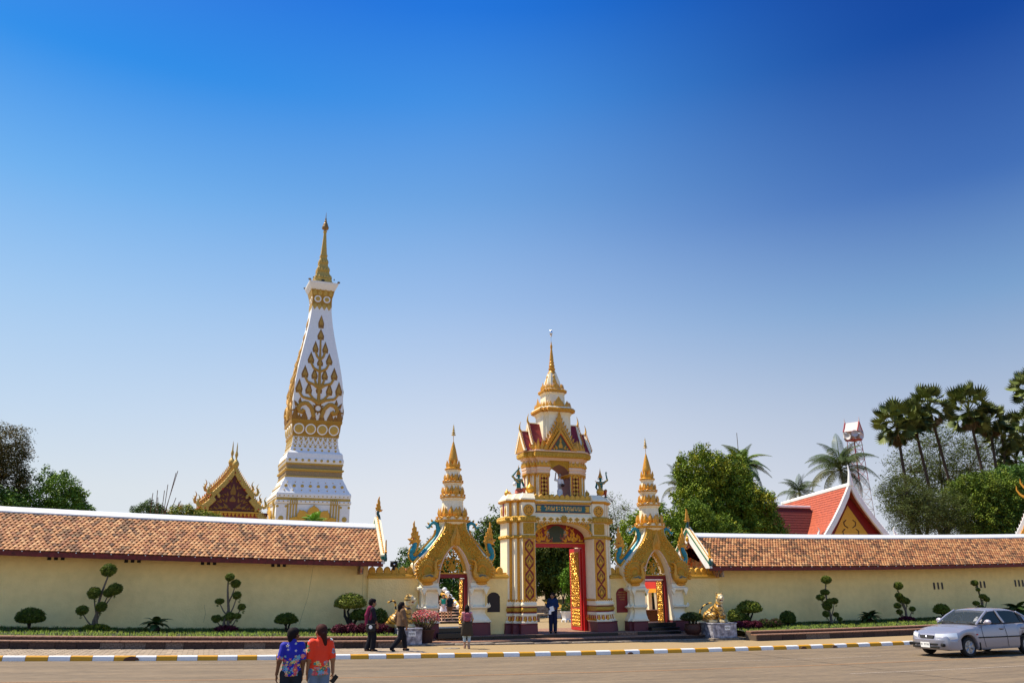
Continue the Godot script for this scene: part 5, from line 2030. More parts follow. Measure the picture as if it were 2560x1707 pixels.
func build_tower() -> void:
	var t := thing("stupa_tower","tall white and gold stupa tower with curved sides behind the left wall","tower",v3(12.0,0.05,-121.5),"",0.062)
	t.scale = v3(1,1.012,1)
	var sq := func(q): return square(q,q)
	var b := B.new()
	# body from the ground to the waist, white with gold bands
	b.stack([[0.0,5.9],[2.0,5.9],[2.4,5.5],[4.0,5.4],[4.4,5.05],[12.85,5.0]],sq)
	b.stack([[12.9,5.05],[13.1,5.16],[13.35,5.14],[13.4,4.95],[13.7,4.95],[13.75,5.06],[14.2,5.12],[14.35,5.08],[14.6,4.9],[15.1,4.62],[15.7,4.38],[16.3,4.1],[16.6,3.98]],sq,Transform3D(),20.0)
	b.stack([[16.5,3.86],[18.4,3.86]],sq)
	b.stack([[18.55,3.95],[18.85,4.06],[19.2,4.05],[19.3,3.95],[19.6,3.92],[20.0,3.86],[20.2,3.72],[20.35,3.5],[20.8,3.4],[20.95,3.32],[21.6,3.24],[22.5,3.16]],sq,Transform3D(),20.0)
	var base := obj("base",b,M.white,t)
	b = B.new()
	var secs := []
	for i in 41:
		secs.append([22.4 + i * 0.575,tower_hw(22.4 + i * 0.575)])
	b.stack(secs,sq,Transform3D(),20.0)
	var shaft := obj("shaft",b,M.white,t)
	b = B.new()
	b.stack([[16.5,3.93],[16.62,4.0],[16.8,4.0],[16.85,3.9]],sq)
	b.stack([[17.45,3.9],[17.5,4.0],[17.62,4.12],[17.78,4.12],[17.85,3.95]],sq)
	b.stack([[18.35,3.9],[18.42,4.0],[18.6,4.02],[18.62,3.9]],sq)
	b.stack([[13.36,5.0],[13.4,5.05],[13.68,5.05],[13.72,5.0]],sq)
	obj("gold_band",b,M.gold_pale,base)
	b = B.new()
	b.stack([[16.8,3.90],[17.5,3.90]],sq)
	b.stack([[17.8,3.90],[18.4,3.90]],sq)
	for i in 4:
		var rot := Basis(Vector3.UP,PI / 2 * i)
		for j in 24:
			for y in [17.0,17.3,17.95,18.25]:
				b.prism(lozenge(0.26,0.24),0.0,0.04,Transform3D(rot,rot * v3(-3.68 + j * 0.32 + (0.16 if y == 17.3 or y == 18.25 else 0.0),y,3.90)),0.02)
	obj("grey_gold_frieze",b,mat("frieze",Color(0.74,0.66,0.54),0.6,0.1,T.goldp,1.0,T.carve,1.0),base)
	# gold studs
	b = B.new()
	for i in 4:
		var rot := Basis(Vector3.UP,PI / 2 * i)
		for row in [[21.0,3.33,9,0.19],[21.6,3.26,8,0.15],[22.1,3.21,9,0.19],[21.3,3.30,18,0.08],[21.85,3.24,17,0.08],[22.3,3.19,18,0.08],[20.5,3.48,7,0.17],[19.0,4.08,9,0.2],[15.9,4.30,8,0.09],[15.35,4.56,8,0.24],[14.75,4.84,8,0.1],[13.95,5.1,17,0.09],[13.2,5.17,17,0.09]]:
			for j in row[2]:
				var u: float = (j + 0.5) / row[2] * 2.0 - 1.0
				b.ball(rot * v3(u * row[1] * 0.97,row[0],row[1]),rot * v3(row[3],row[3],0.07) if i % 2 == 0 else v3(0.07,row[3],row[3]),8,4)
		for u in [-4.3,4.3]:
			b.ball(rot * v3(u,10.95,5.02),v3(0.36,0.36,0.36) * (Vector3.ONE - (rot * Vector3.BACK).abs() * 0.8),10,5)
			for q in [[-0.55,1.6],[0.55,1.6],[-0.55,-1.4],[0.55,-1.4]]:
				b.ball(rot * v3(u + q[0],10.95 + q[1],5.02),v3(0.17,0.17,0.17) * (Vector3.ONE - (rot * Vector3.BACK).abs() * 0.7),8,4)
	obj("gold_studs",b,M.gold_pale,base).set_meta("kind","stuff")
	# striped pilasters and the golden porch of each face
	for i in 4:
		var rot := Basis(Vector3.UP,PI / 2 * i)
		b = B.new()
		for s in [-1.0,1.0]:
			for k in 4:
				b.box(rot * v3(s * (2.35 + k * 0.38),8.4,5.02),v3(0.2,9.0,0.2),rot,0.03)
				b.box(rot * v3(s * (2.3 + k * 0.3),13.2,5.16),v3(0.14,0.75,0.16),rot)
		obj("gilt_pilasters",b,M.gold_pale,base)
		b = B.new()
		b.box(rot * v3(0,7.5,5.1),v3(3.4,6.6,0.5),rot)
		for q in [[0,10.9,0.0,0.85,1.75],[-1.15,10.7,0.5,0.72,1.5],[1.15,10.7,-0.5,0.72,1.5],[-1.95,10.2,0.95,0.6,1.35],[1.95,10.2,-0.95,0.6,1.35]]:
			var ol := PackedVector2Array()
			for w in [[-0.5,0.0],[-0.95,0.3],[-1.0,0.62],[-0.62,0.86],[-0.2,0.96],[0.0,1.1],[0.2,0.96],[0.62,0.86],[1.0,0.62],[0.95,0.3],[0.5,0.0]]:
				ol.append(Vector2(w[0] * q[3],w[1] * q[4]))
			b.prism(ol,5.2,5.36 + 0.06 * (1.0 - absf(q[2])),Transform3D(rot * Basis(Vector3.BACK,q[2]),rot * v3(q[0],q[1],0)),0.06)
		var porch := obj("gilt_porch",b,M.gold_paint,base)
		b = B.new()
		var nic := pointed_arc(0.9,10.4,1.3,10)
		nic.append_array([Vector2(-0.9,8.0),Vector2(0.9,8.0)])
		b.prism(PackedVector2Array(nic),5.3,5.46,Transform3D(rot,Vector3.ZERO))
		obj("porch_niche",b,M.white,porch)
	mat("gold_stem",Color(0.86,0.68,0.30),0.5,0.15,T.goldp,1.0,T.carve,1.2)
	mat("gold_dark",Color(0.68,0.50,0.20),0.5,0.2,T.goldp,1.0,T.carve,0.8)
	# golden tree of buds climbing the front and side faces
	for i in 4:
		var rot := Transform3D(Basis(Vector3.UP,PI / 2 * i),Vector3.ZERO)
		var st := B.new()
		var bd := B.new()
		var hearts := B.new()
		var bud := func(u: float,y: float,w: float,h: float):
			var f := rot * tower_at(u,y)
			var one := B.new()
			one.petal(f.origin,f.basis.x,f.basis.y,f.basis.z,w,h,0.16)
			obj("gilt_bud",one,M.gold_dark,shaft)
			hearts.petal(f.origin + f.basis.y * h * 0.16 + f.basis.z * 0.1,f.basis.x,f.basis.y,f.basis.z,w * 0.55,h * 0.5,0.14)
		var stem := func(ps: Array,r0: float,r1: float):
			var cur := Curve2D.new()
			for k in ps.size():
				var a: Vector2 = ps[maxi(k - 1,0)]
				var e: Vector2 = ps[mini(k + 1,ps.size() - 1)]
				cur.add_point(ps[k],-(e - a) / 5.0,(e - a) / 5.0)
			var l := cur.get_baked_length()
			var path := []
			var rad := []
			for k in 13:
				var p := cur.sample_baked(l * k / 12.0)
				path.append((rot * tower_at(p.x,p.y)).origin)
				rad.append(lerpf(r0,r1,k / 12.0))
			st.tube(path,rad,6)
		stem.call([Vector2(0,27.0),Vector2(0,32.0),Vector2(0,37.5)],0.26,0.13)
		bud.call(0.0,39.0,0.92,3.0)
		bud.call(0.0,37.1,1.05,2.2)
		for s in [-1.0,1.0]:
			bud.call(s * 0.72,35.0,0.92,2.0)
			stem.call([Vector2(0,33.9),Vector2(s * 0.45,34.4),Vector2(s * 0.72,35.2)],0.2,0.16)
			bud.call(s * 1.33,33.2,1.0,1.9)
			stem.call([Vector2(0,32.0),Vector2(s * 0.9,32.5),Vector2(s * 1.33,33.4)],0.22,0.16)
			bud.call(s * 2.12,30.9,1.05,2.0)
			bud.call(s * 0.74,30.8,0.95,1.9)
			stem.call([Vector2(0,29.4),Vector2(s * 0.8,30.0),Vector2(s * 1.7,30.3),Vector2(s * 2.1,31.1)],0.24,0.17)
			stem.call([Vector2(0,29.6),Vector2(s * 0.5,30.2),Vector2(s * 0.74,31.0)],0.2,0.15)
			bud.call(s * 2.86,28.6,1.05,2.1)
			bud.call(s * 1.48,28.5,1.0,2.0)
			stem.call([Vector2(0,27.2),Vector2(s * 1.0,27.75),Vector2(s * 2.3,28.0),Vector2(s * 2.84,28.8)],0.26,0.18)
			stem.call([Vector2(0,27.4),Vector2(s * 0.8,27.9),Vector2(s * 1.46,28.7)],0.22,0.16)
			stem.call([Vector2(s * 0.5,25.2),Vector2(s * 0.95,26.6),Vector2(s * 1.7,27.25),Vector2(s * 2.6,26.9),Vector2(s * 2.85,26.1),Vector2(s * 2.3,25.75),Vector2(s * 2.0,26.2)],0.30,0.34)
			for q in [[3.0,26.7,-0.5],[2.6,27.1,0.0],[2.9,26.0,-1.5]]:
				var f: Transform3D = rot * tower_at(s * q[0],q[1])
				var up: Vector3 = (f.basis.y * cos(q[2]) - f.basis.x * s * sin(q[2])).normalized()
				bd.petal(f.origin,up.cross(f.basis.z),up,f.basis.z,0.5,0.9,0.15)
			for q in [[3.15,24.6,0.9,2.1],[1.85,24.6,1.0,1.5],[0.6,24.6,0.9,1.3],[2.55,24.6,0.7,1.0]]:
				var f: Transform3D = rot * tower_at(s * q[0],q[1])
				bd.petal(f.origin,f.basis.x,f.basis.y,f.basis.z,q[2],q[3],0.18)
		for y in [33.2,29.0]:
			bud.call(0.0,y - 0.3,0.95,1.5)
		for k in 12:
			var an := TAU * k / 12.0
			var f: Transform3D = rot * tower_at(sin(an) * 0.38,26.5 + cos(an) * 0.38)
			var up := (f.basis.y * cos(an) + f.basis.x * sin(an)).normalized()
			bd.petal(f.origin,up.cross(f.basis.z),up,f.basis.z,0.34,0.6,0.14)
		obj("gilt_stems",st,M.gold_stem,shaft)
		obj("gilt_foliage",bd,M.gold_dark,shaft).set_meta("kind","stuff")
		obj("bud_hearts",hearts,M.gold_stem,shaft).set_meta("kind","stuff")
		# ring band below the tree and the collar under the roof slab
		b = B.new()
		for j in 4:
			var f: Transform3D = rot * tower_at(-2.48 + j * 1.655,23.5)
			var rx := Transform3D(f.basis * Basis(Vector3.RIGHT,PI / 2),f.origin)
			b.lathe([[0.64,-0.02],[0.76,-0.02],[0.76,0.1],[0.68,0.1]],20,rx)
		for j in 2:
			var f: Transform3D = rot * tower_at(-0.68 + j * 1.36,43.7)
			var rx := Transform3D(f.basis * Basis(Vector3.RIGHT,PI / 2),f.origin)
			b.lathe([[0.46,-0.02],[0.54,-0.02],[0.54,0.1],[0.49,0.1]],18,rx)
		obj("white_rings",b,M.white,shaft)
		b = B.new()
		for j in 4:
			var f: Transform3D = rot * tower_at(-2.48 + j * 1.655,23.5)
			b.lathe([[0.0,0.0],[0.64,0.04],[0.58,0.14],[0.25,0.2],[0.0,0.22]],12,Transform3D(f.basis * Basis(Vector3.RIGHT,PI / 2),f.origin))
		for j in 2:
			var f: Transform3D = rot * tower_at(-0.68 + j * 1.36,43.7)
			b.lathe([[0.0,0.0],[0.4,0.04],[0.34,0.12],[0.0,0.18]],12,Transform3D(f.basis * Basis(Vector3.RIGHT,PI / 2),f.origin))
		for j in 4:
			var f: Transform3D = rot * tower_at(-1.08 + j * 0.72,42.9)
			b.petal(f.origin,f.basis.x,-f.basis.y,f.basis.z,0.8,1.0,0.1)
			f = rot * tower_at(-1.2 + j * 0.8,44.3)
			b.petal(f.origin,f.basis.x,f.basis.y,f.basis.z,0.85,1.05,0.1)
		obj("gilt_rosettes",b,M.gold_pale,shaft)
	b = B.new()
	var band := func(y0: float,y1: float,g: float,n: int):
		var s := []
		for i in n + 1:
			var y := lerpf(y0,y1,float(i) / n)
			s.append([y,tower_hw(y) + g])
		b.stack(s,sq)
	band.call(22.45,24.75,0.03,4)
	band.call(22.45,22.8,0.1,1)
	band.call(24.4,24.8,0.12,1)
	band.call(42.6,45.1,0.03,6)
	obj("gold_bands",b,mat("gold_tower",Color(0.84,0.66,0.26),0.5,0.15,T.goldp,1.5,T.carve,1.4),shaft)
	# slab and golden spire
	b = B.new()
	b.stack([[45.2,1.8],[45.9,2.12],[46.15,2.2],[46.3,2.2],[46.32,2.0]],sq)
	var slab := obj("roof_slab",b,M.white,t)
	b = B.new()
	for q in [[-2.2,2.2],[2.2,2.2],[-2.2,-2.2],[2.2,-2.2]]:
		b.box(v3(q[0],46.42,q[1]),v3(0.34,0.24,0.34),Basis(Vector3.UP,0.78),0.04)
		b.ball(v3(q[0] * 0.72,47.0,q[1] * 0.72),v3(0.1,0.16,0.1),6,4)
	obj("slab_lamps",b,M.concrete,slab)
	b = B.new()
	b.stack([[46.3,1.55],[46.55,1.5],[46.75,1.32],[47.1,1.26],[47.2,1.3],[47.3,1.2],[48.2,0.92],[48.5,0.86],[48.55,0.95],[48.75,0.95],[48.85,0.82],[49.6,0.66],[49.85,0.64],[49.9,0.72],[50.1,0.7],[50.2,0.58],[50.9,0.48],[51.1,0.46],[51.15,0.54],[51.35,0.52],[51.4,0.44],[53.2,0.3],[55.2,0.18],[55.3,0.26],[55.5,0.26],[55.6,0.1]],sq,Transform3D(),20.0)
	for q in [[47.3,1.26],[48.75,0.92],[50.1,0.68]]:
		petal_row(b,square(q[1],q[1]),q[0],0.4,0.6,0.08,-0.12,0.45)
	var sp := obj("golden_spire",b,M.gold_pale,t)
	b = B.new()
	b.box(v3(-0.1,46.65,1.5),v3(0.5,0.4,0.1))
	obj("spire_door",b,M.dark,sp)
	b = B.new()
	b.lathe([[0.05,55.4],[0.05,55.9],[0.5,55.85],[0.55,56.1],[0.45,56.4],[0.36,56.45],[0.38,56.65],[0.25,56.9],[0.2,56.92],[0.22,57.1],[0.12,57.35],[0.14,57.5],[0.06,57.8],[0.02,58.7]],12)
	obj("tiered_parasol",b,mat("gold_old",Color(0.55,0.42,0.22),0.5,0.4),sp)

# one tier of a Thai gable in a local frame (x across, y up, z out): boards from (x0, y0) at the top to (x1, y1) at the foot, both sides
func gable_tier(parent: Node3D,xf: Transform3D,x0: float,y0: float,x1: float,y1: float,wide: float,board: Material,tooth: Material,teeth: int,th := 0.16,size := 0.26) -> void:
	for s in [-1.0,1.0]:
		var b := B.new()
		var o := []
		var inn := []
		for i in 7:
			var t := i / 6.0
			var sag := -sin(t * PI) * 0.06 * absf(x1 - x0)
			o.append(Vector2(s * (lerpf(x0,x1,t) + sag),lerpf(y0,y1,t) + sag * 0.3))
			inn.append(Vector2(s * (maxf(lerpf(x0,x1,t) + sag - wide * 0.75,0.0)),lerpf(y0,y1,t) + sag * 0.3 - wide * (0.9 if x0 > 0.1 or i > 0 else 1.6)))
		inn.reverse()
		o.append_array(inn)
		b.prism(PackedVector2Array(o),-th,th,xf,0.03)
		var bo := obj("gable_board",b,board,parent)
		b = B.new()
		for i in teeth:
			var t := (i + 0.5) / teeth
			var sag := -sin(t * PI) * 0.06 * absf(x1 - x0)
			var p := xf * v3(s * (lerpf(x0,x1,t) + sag),lerpf(y0,y1,t) + sag * 0.3 - 0.03,0)
			var d := (xf.basis * v3(s * (x1 - x0),y1 - y0,0)).normalized()
			var up := (xf.basis * v3(s * 0.25,0.95,0)).normalized()
			b.petal(p,-d,up,xf.basis.z,size * 0.5,size,th * 0.5)
		obj("teeth",b,tooth,bo)

func horn(b: B,at: Vector3,dir: Vector3,s: float) -> void:
	# an upswept horn at the foot of a gable board
	var p := []
	for q in [[0.0,0.0],[0.18,0.1],[0.26,0.3],[0.2,0.55],[0.1,0.75],[0.16,0.98],[0.3,1.12]]:
		p.append(at + dir * q[0] * s + Vector3.UP * q[1] * s)
	b.tube(p,[0.13 * s,0.16 * s,0.14 * s,0.1 * s,0.06 * s,0.035 * s,0.008 * s],7)
	for k in 3:
		b.petal(p[1 + k],dir,(dir * 0.8 + Vector3.UP * 0.6).normalized(),dir.cross(Vector3.UP),0.14 * s,0.3 * s,0.04 * s)

func build_temple_hall() -> void:
	var h := thing("temple_hall","temple hall with steep gold toothed gable and dark red carved field, left of the tower","temple",v3(0.98,0.05,-70.0),"",0.12)
	var b := B.new()
	b.bb(-3.0,0,-16,3.0,7.4,-1.2)
	obj("wall",b,M.ivory,h)
	for q in [[0.0,11.55,0.0],[-2.6,12.05,1.0]]:
		var xf := Transform3D(Basis(),v3(0,0,q[0]))
		var dy: float = q[1] - 11.55
		gable_tier(h,xf,0.0,11.6 + dy,1.72,9.35 + dy,0.34,M.gold_pale,M.gold_paint,16,0.16,0.3)
		gable_tier(h,xf,1.55,9.2 + dy,2.42,8.35 + dy,0.4,M.gold_pale,M.gold_paint,6,0.16,0.3)
		gable_tier(h,xf,2.2,8.0 + dy,3.5,6.7 + dy,0.34,M.gold_pale,M.gold_paint,10,0.16,0.3)
		b = B.new()
		for s in [-1.0,1.0]:
			horn(b,v3(s * 1.72,9.3 + dy,q[0]),v3(s,0,0),0.85)
			horn(b,v3(s * 2.42,8.3 + dy,q[0]),v3(s,0,0),0.85)
			horn(b,v3(s * 3.5,6.7 + dy,q[0]),v3(s,0,0),0.8)
			# rounded brackets under the boards
			for w in [[1.28,9.15],[2.05,8.15]]:
				var pts := []
				for i in 9:
					var t := -0.6 + 3.6 * i / 8.0
					pts.append(v3(s * (w[0] - cos(t) * 0.2),w[1] + sin(t) * 0.2 + dy,q[0] + 0.05))
				b.tube(pts,0.12,7)
		obj("gable_horns",b,M.gold_pale,h)
		b = B.new()
		b.lathe([[0.0,0.0],[0.16,0.02],[0.25,0.2],[0.27,0.34],[0.2,0.52],[0.1,0.66],[0.06,0.8],[0.09,0.9],[0.13,1.05],[0.11,1.2],[0.06,1.35],[0.045,1.7],[0.01,2.1]],10,Transform3D(Basis(),v3(0,11.45 + dy,q[0])),50.0)
		obj("ridge_finial",b,M.gold_pale,h)
	# roof slopes behind the boards
	b = B.new()
	b.prism(PackedVector2Array([Vector2(-1.75,9.2),Vector2(0,11.4),Vector2(1.75,9.2)]),-2.6,-0.1)
	b.prism(PackedVector2Array([Vector2(-1.6,9.6),Vector2(0,11.6),Vector2(1.6,9.6)]),-11.0,-2.6)
	b.prism(PackedVector2Array([Vector2(-2.4,8.3),Vector2(-1.5,9.25),Vector2(1.5,9.25),Vector2(2.4,8.3)]),-11.0,-0.1)
	b.prism(PackedVector2Array([Vector2(-3.5,6.6),Vector2(-2.2,8.05),Vector2(2.2,8.05),Vector2(3.5,6.6)]),-11.0,-0.1)
	obj("roof",b,M.tile_red,h)
	# carved field set back under the boards
	b = B.new()
	b.prism(PackedVector2Array([Vector2(-2.2,7.95),Vector2(-1.25,9.3),Vector2(0,11.2),Vector2(1.25,9.3),Vector2(2.2,7.95)]),-0.1,-0.02)
	b.bb(-2.9,6.0,-0.5,2.9,7.95,-0.3)
	var f := obj("gable_field",b,mat("gable_maroon",Color(0.34,0.08,0.07),0.6,0.0,T.mott,1.0),h)
	b = B.new()
	b.petal(v3(0,9.3,-0.02),Vector3.RIGHT,Vector3.UP,Vector3.BACK,0.45,0.9,0.08)
	b.petal(v3(0,8.75,-0.02),Vector3.RIGHT,Vector3.UP,Vector3.BACK,0.5,0.5,0.08)
	for s in [-1.0,1.0]:
		for q in [[0.35,8.25,0.9,0.7],[0.75,8.2,0.8,0.9],[1.15,8.15,0.6,0.9],[1.5,8.1,0.5,0.9],[0.5,8.7,0.7,-0.2],[0.85,8.65,0.6,0.4],[0.4,9.2,0.6,0.1],[0.7,9.1,0.45,0.5],[0.3,9.75,0.6,0.0],[0.2,10.3,0.5,0.0],[1.75,8.05,0.35,1.1],[0.1,8.15,0.5,1.4],[1.05,8.55,0.4,1.3]]:
			var an: float = q[3]
			b.petal(v3(s * q[0],q[1],-0.02),v3(cos(an),-s * sin(an),0),v3(s * sin(an),cos(an),0),Vector3.BACK,q[2] * 0.26,q[2] * 0.62,0.06,0.02)
			b.petal(v3(s * (q[0] + 0.12),q[1] + 0.1,-0.02),v3(cos(an + 1.2),-s * sin(an + 1.2),0),v3(s * sin(an + 1.2),cos(an + 1.2),0),Vector3.BACK,q[2] * 0.2,q[2] * 0.45,0.05,0.02)
	obj("gilt_carving",b,M.gold_dark,f)
	b = B.new()
	b.bb(-2.2,7.85,-0.3,2.2,7.98,0.08)
	b.bb(-1.3,7.2,-0.3,1.3,7.32,0.1)
	for i in 14:
		b.petal(v3(-1.95 + i * 0.3,7.84,0.0),Vector3.RIGHT,Vector3.DOWN,Vector3.BACK,0.22,0.28,0.05)
	for i in 9:
		b.petal(v3(-1.2 + i * 0.3,7.18,0.0),Vector3.RIGHT,Vector3.DOWN,Vector3.BACK,0.2,0.3,0.05)
	for i in 16:
		b.bb(-2.6 + i * 0.34,6.0,-0.3,-2.45 + i * 0.34,6.85,-0.22)
	obj("gilt_frieze",b,M.gold_paint,f)
	b = B.new()
	for q in [[0.0,11.05],[0.42,10.4],[0.85,9.75],[2.05,8.2],[2.5,7.4]]:
		for s in [-1.0,1.0]:
			b.ball(v3(s * q[0],q[1],0.12),v3(0.09,0.09,0.06),7,5)
	obj("red_knobs",b,M.scarlet,f)

func build_back_buildings() -> void:
	var b: B
	# hall with the large red roof on the right
	var h := thing("red_roofed_hall","hall with plain orange-red roof and white gable boards behind the right wall","temple",v3(54.0,0.05,-60.0),"",-0.316)
	b = B.new()
	b.bb(-4.2,0,-18,4.2,5.2,-1.0)
	obj("wall",b,M.ivory,h)
	b = B.new()
	var prof := []
	for i in 9:
		var t := i / 8.0
		prof.append(Vector2(4.6 * t - 0.25 * sin(t * PI),10.65 - 6.6 * t * (1.0 - 0.06 * t)))
	var roofp := []
	for i in range(8,-1,-1):
		roofp.append(Vector2(-prof[i].x,prof[i].y))
	for i in range(1,9):
		roofp.append(prof[i])
	for i in range(8,-1,-1):
		roofp.append(Vector2(prof[i].x,prof[i].y - 0.25))
	for i in range(1,9):
		roofp.append(Vector2(-prof[i].x,prof[i].y - 0.25))
	b.prism(PackedVector2Array(roofp),-18.0,-0.15,Transform3D(),0.0,25.0)
	var ro := obj("roof",b,M.tile_red,h)
	# tile courses as real steps
	var tb := B.new()
	for s in [-1.0,1.0]:
		for i in 26:
			var t := (i + 0.5) / 26.0
			var p := Vector2(s * (4.6 * t - 0.25 * sin(t * PI)),10.65 - 6.6 * t * (1.0 - 0.06 * t))
			var dn := Vector2(s * 0.57,-0.82)
			var no := Vector2(s * 0.82,0.57)
			var q0 := p + no * 0.005
			var q1 := p + dn * 0.27 + no * 0.022
			tb.prism(PackedVector2Array([q0,q1,q1 - no * 0.05,q0 - no * 0.03]),-17.9,-0.2)
	obj("tile_courses",tb,M.tile_red,ro).set_meta("kind","stuff")
	b = B.new()
	b.bb(-0.16,10.5,-18.0,0.16,10.85,-0.2,0.06)
	obj("ridge",b,M.white,ro)
	gable_tier(h,Transform3D(),0.0,11.0,4.5,4.3,0.40,M.white,M.white,34,0.15,0.2)
	for s in [-1.0,1.0]:
		b = B.new()
		horn(b,v3(s * 3.25,5.9,0.1),v3(s,0,0),0.9)
		obj("white_finial",b,M.white,h)
	b = B.new()
	b.tube([v3(0,10.6,0),v3(0,11.2,0.1),v3(0,11.7,0.12),v3(0,12.5,-0.02)],[0.28,0.2,0.12,0.02],8)
	obj("white_finial",b,M.white,h)
	b = B.new()
	b.prism(PackedVector2Array([Vector2(-3.9,4.4),Vector2(0,10.0),Vector2(3.9,4.4)]),-1.3,-1.2)
	obj("gable_field",b,M.crimson,h)
	b = B.new()
	b.prism(PackedVector2Array([Vector2(-2.7,4.4),Vector2(0,8.9),Vector2(2.7,4.4)]),-1.22,-1.1)
	var gf := obj("gilt_panel",b,M.gold_paint,h)
	b = B.new()
	for s in [-1.0,1.0]:
		for q in [[0.3,7.6,0.8,0.1],[0.5,6.8,0.9,0.4],[0.2,6.2,0.9,-0.4],[1.0,6.0,0.9,0.7],[0.6,5.5,0.9,0.0],[1.4,5.2,0.9,0.6],[0.2,5.0,0.8,0.9]]:
			b.tube([v3(s * q[0],q[1],-1.1),v3(s * (q[0] + 0.25 * cos(q[3])),q[1] - 0.2,-1.08),v3(s * (q[0] + 0.2),q[1] - 0.5,-1.08),v3(s * (q[0] - 0.1),q[1] - 0.7,-1.1)],0.05,5)
	obj("dark_scroll",b,M.wood,gf)
	# lower wing roof
	b = B.new()
	b.prism(PackedVector2Array([Vector2(63.0,4.0),Vector2(67.0,9.25),Vector2(71.0,4.0),Vector2(67.0,8.95)]),46.0,55.0,Transform3D(Basis(Vector3(0,0,-1),Vector3.UP,Vector3(1,0,0)),Vector3.ZERO))
	for i in 20:
		var t := (i + 0.5) / 20.0
		var y := lerpf(9.2,4.1,t)
		var z := lerpf(-66.97,-63.05,t)
		b.box(v3(50.5,y + 0.0,z),v3(9.0,0.05,0.3),Basis(Vector3.RIGHT,0.95 - 0.10))
	var wr := thing("wing_roof","darker red tiled roof of the low wing left of the orange-red hall roof","roof")
	obj("roof",b,mat("tile_dark",Color(0.45,0.13,0.09),0.75,0.0,T.soot,2.0),wr)
	b = B.new()
	b.bb(46.0,9.2,-67.2,55.0,9.45,-66.8,0.05)
	obj("ridge",b,M.white,wr)
	# far right: gilt gable with red roof
	var g := thing("gilt_gabled_hall","hall with bright red roof and gilt horned gable cut by the right edge","temple",v3(63.2,0.05,-46.7),"",-0.9)
	b = B.new()
	b.bb(-3.6,0,-12,3.6,5.6,-1)
	obj("wall",b,M.ivory,g)
	b = B.new()
	b.prism(PackedVector2Array([Vector2(-4.2,5.2),Vector2(-2.6,8.3),Vector2(0,12.6),Vector2(2.6,8.3),Vector2(4.2,5.2)]),-12.0,-0.2)
	obj("roof",b,M.scarlet,g)
	gable_tier(g,Transform3D(),2.55,8.5,4.3,5.2,0.3,M.white,M.white,12,0.1,0.2)
	gable_tier(g,Transform3D(Basis(),v3(0.25,0,0.15)),2.5,8.4,4.2,5.2,0.4,M.gold,M.gold,10,0.1,0.16)
	gable_tier(g,Transform3D(Basis(),v3(0.1,0,-0.6)),0.0,12.9,2.3,9.0,0.4,M.gold,M.gold,12,0.12,0.25)
	b = B.new()
	b.prism(PackedVector2Array([Vector2(-3.6,5.4),Vector2(0,11.6),Vector2(3.6,5.4)]),-0.1,0.1)
	obj("gable_field",b,M.scarlet,g)
	b = B.new()
	for q in [[-2.55,8.4,0.0],[-2.2,9.0,-0.6]]:
		b.tube([v3(q[0],q[1],q[2]),v3(q[0] - 0.25,q[1] + 0.22,q[2]),v3(q[0] - 0.55,q[1] + 0.45,q[2]),v3(q[0] - 0.75,q[1] + 0.85,q[2]),v3(q[0] - 0.72,q[1] + 1.2,q[2])],[0.15,0.12,0.09,0.06,0.015],7)
	obj("gilt_horn",b,M.gold_bright,g)
	# loudspeaker mast
	var m := thing("loudspeaker_mast","red and white lattice mast with horn loudspeakers under a small roof","mast",v3(64.3,0.05,-70.0))
	for q in [[-1,-1],[1,-1],[1,1],[-1,1]]:
		for i in 8:
			b = B.new()
			var y0 := 16.9 * i / 8.0
			var y1 := 16.9 * (i + 1) / 8.0
			b.tube([v3(q[0] * lerpf(1.0,0.5,y0 / 16.9),y0,q[1] * lerpf(1.0,0.5,y0 / 16.9)),v3(q[0] * lerpf(1.0,0.5,y1 / 16.9),y1,q[1] * lerpf(1.0,0.5,y1 / 16.9))],0.036,5)
			obj("leg",b,M.lattice_white if i < 6 else M.lattice_red,m)
	for i in 16:
		b = B.new()
		var y0 := 16.9 * i / 16.0
		var y1 := 16.9 * (i + 1) / 16.0
		var r0 := lerpf(1.0,0.5,y0 / 16.9)
		var r1 := lerpf(1.0,0.5,y1 / 16.9)
		for k in 4:
			var a := Basis(Vector3.UP,PI / 2 * k)
			b.tube([a * v3(-r1,y1,r1),a * v3(r1,y1,r1)],0.02,4)
			b.tube([a * v3(-r0,y0,r0),a * v3(r1,y1,r1)],0.018,4)
			b.tube([a * v3(r0,y0,r0),a * v3(-r1,y1,r1)],0.018,4)
		obj("bracing",b,M.lattice_white if i < 12 else M.lattice_red,m)
	b = B.new()
	b.bb(-0.6,16.85,-0.6,0.6,16.98,0.6)
	obj("platform",b,M.lattice_red,m)
	for k in 8:
		var a := Basis(Vector3.UP,TAU * k / 8.0 + 0.2)
		b = B.new()
		var xf := Transform3D(a * Basis(Vector3.RIGHT,PI / 2),a * v3(0,17.25 + 0.25 * (k % 2),0.35))
		b.lathe([[0.0,0.0],[0.1,0.0],[0.12,0.35],[0.34,0.62],[0.36,0.64],[0.1,0.5],[0.0,0.5]],12,xf)
		obj("horn_speaker",b,M.lattice_white,m)
	b = B.new()
	for q in [[0.80,17.9,0.06],[0.6,18.2,0.05]]:
		b.prism(PackedVector2Array([Vector2(-q[0],q[1] - 0.1),Vector2(-q[0] * 0.5,q[1] + 0.35),Vector2(0,q[1] + 0.95),Vector2(q[0] * 0.5,q[1] + 0.35),Vector2(q[0],q[1] - 0.1)]),-0.75,0.75,Transform3D(Basis(Vector3.UP,0.5),Vector3.ZERO))
		break
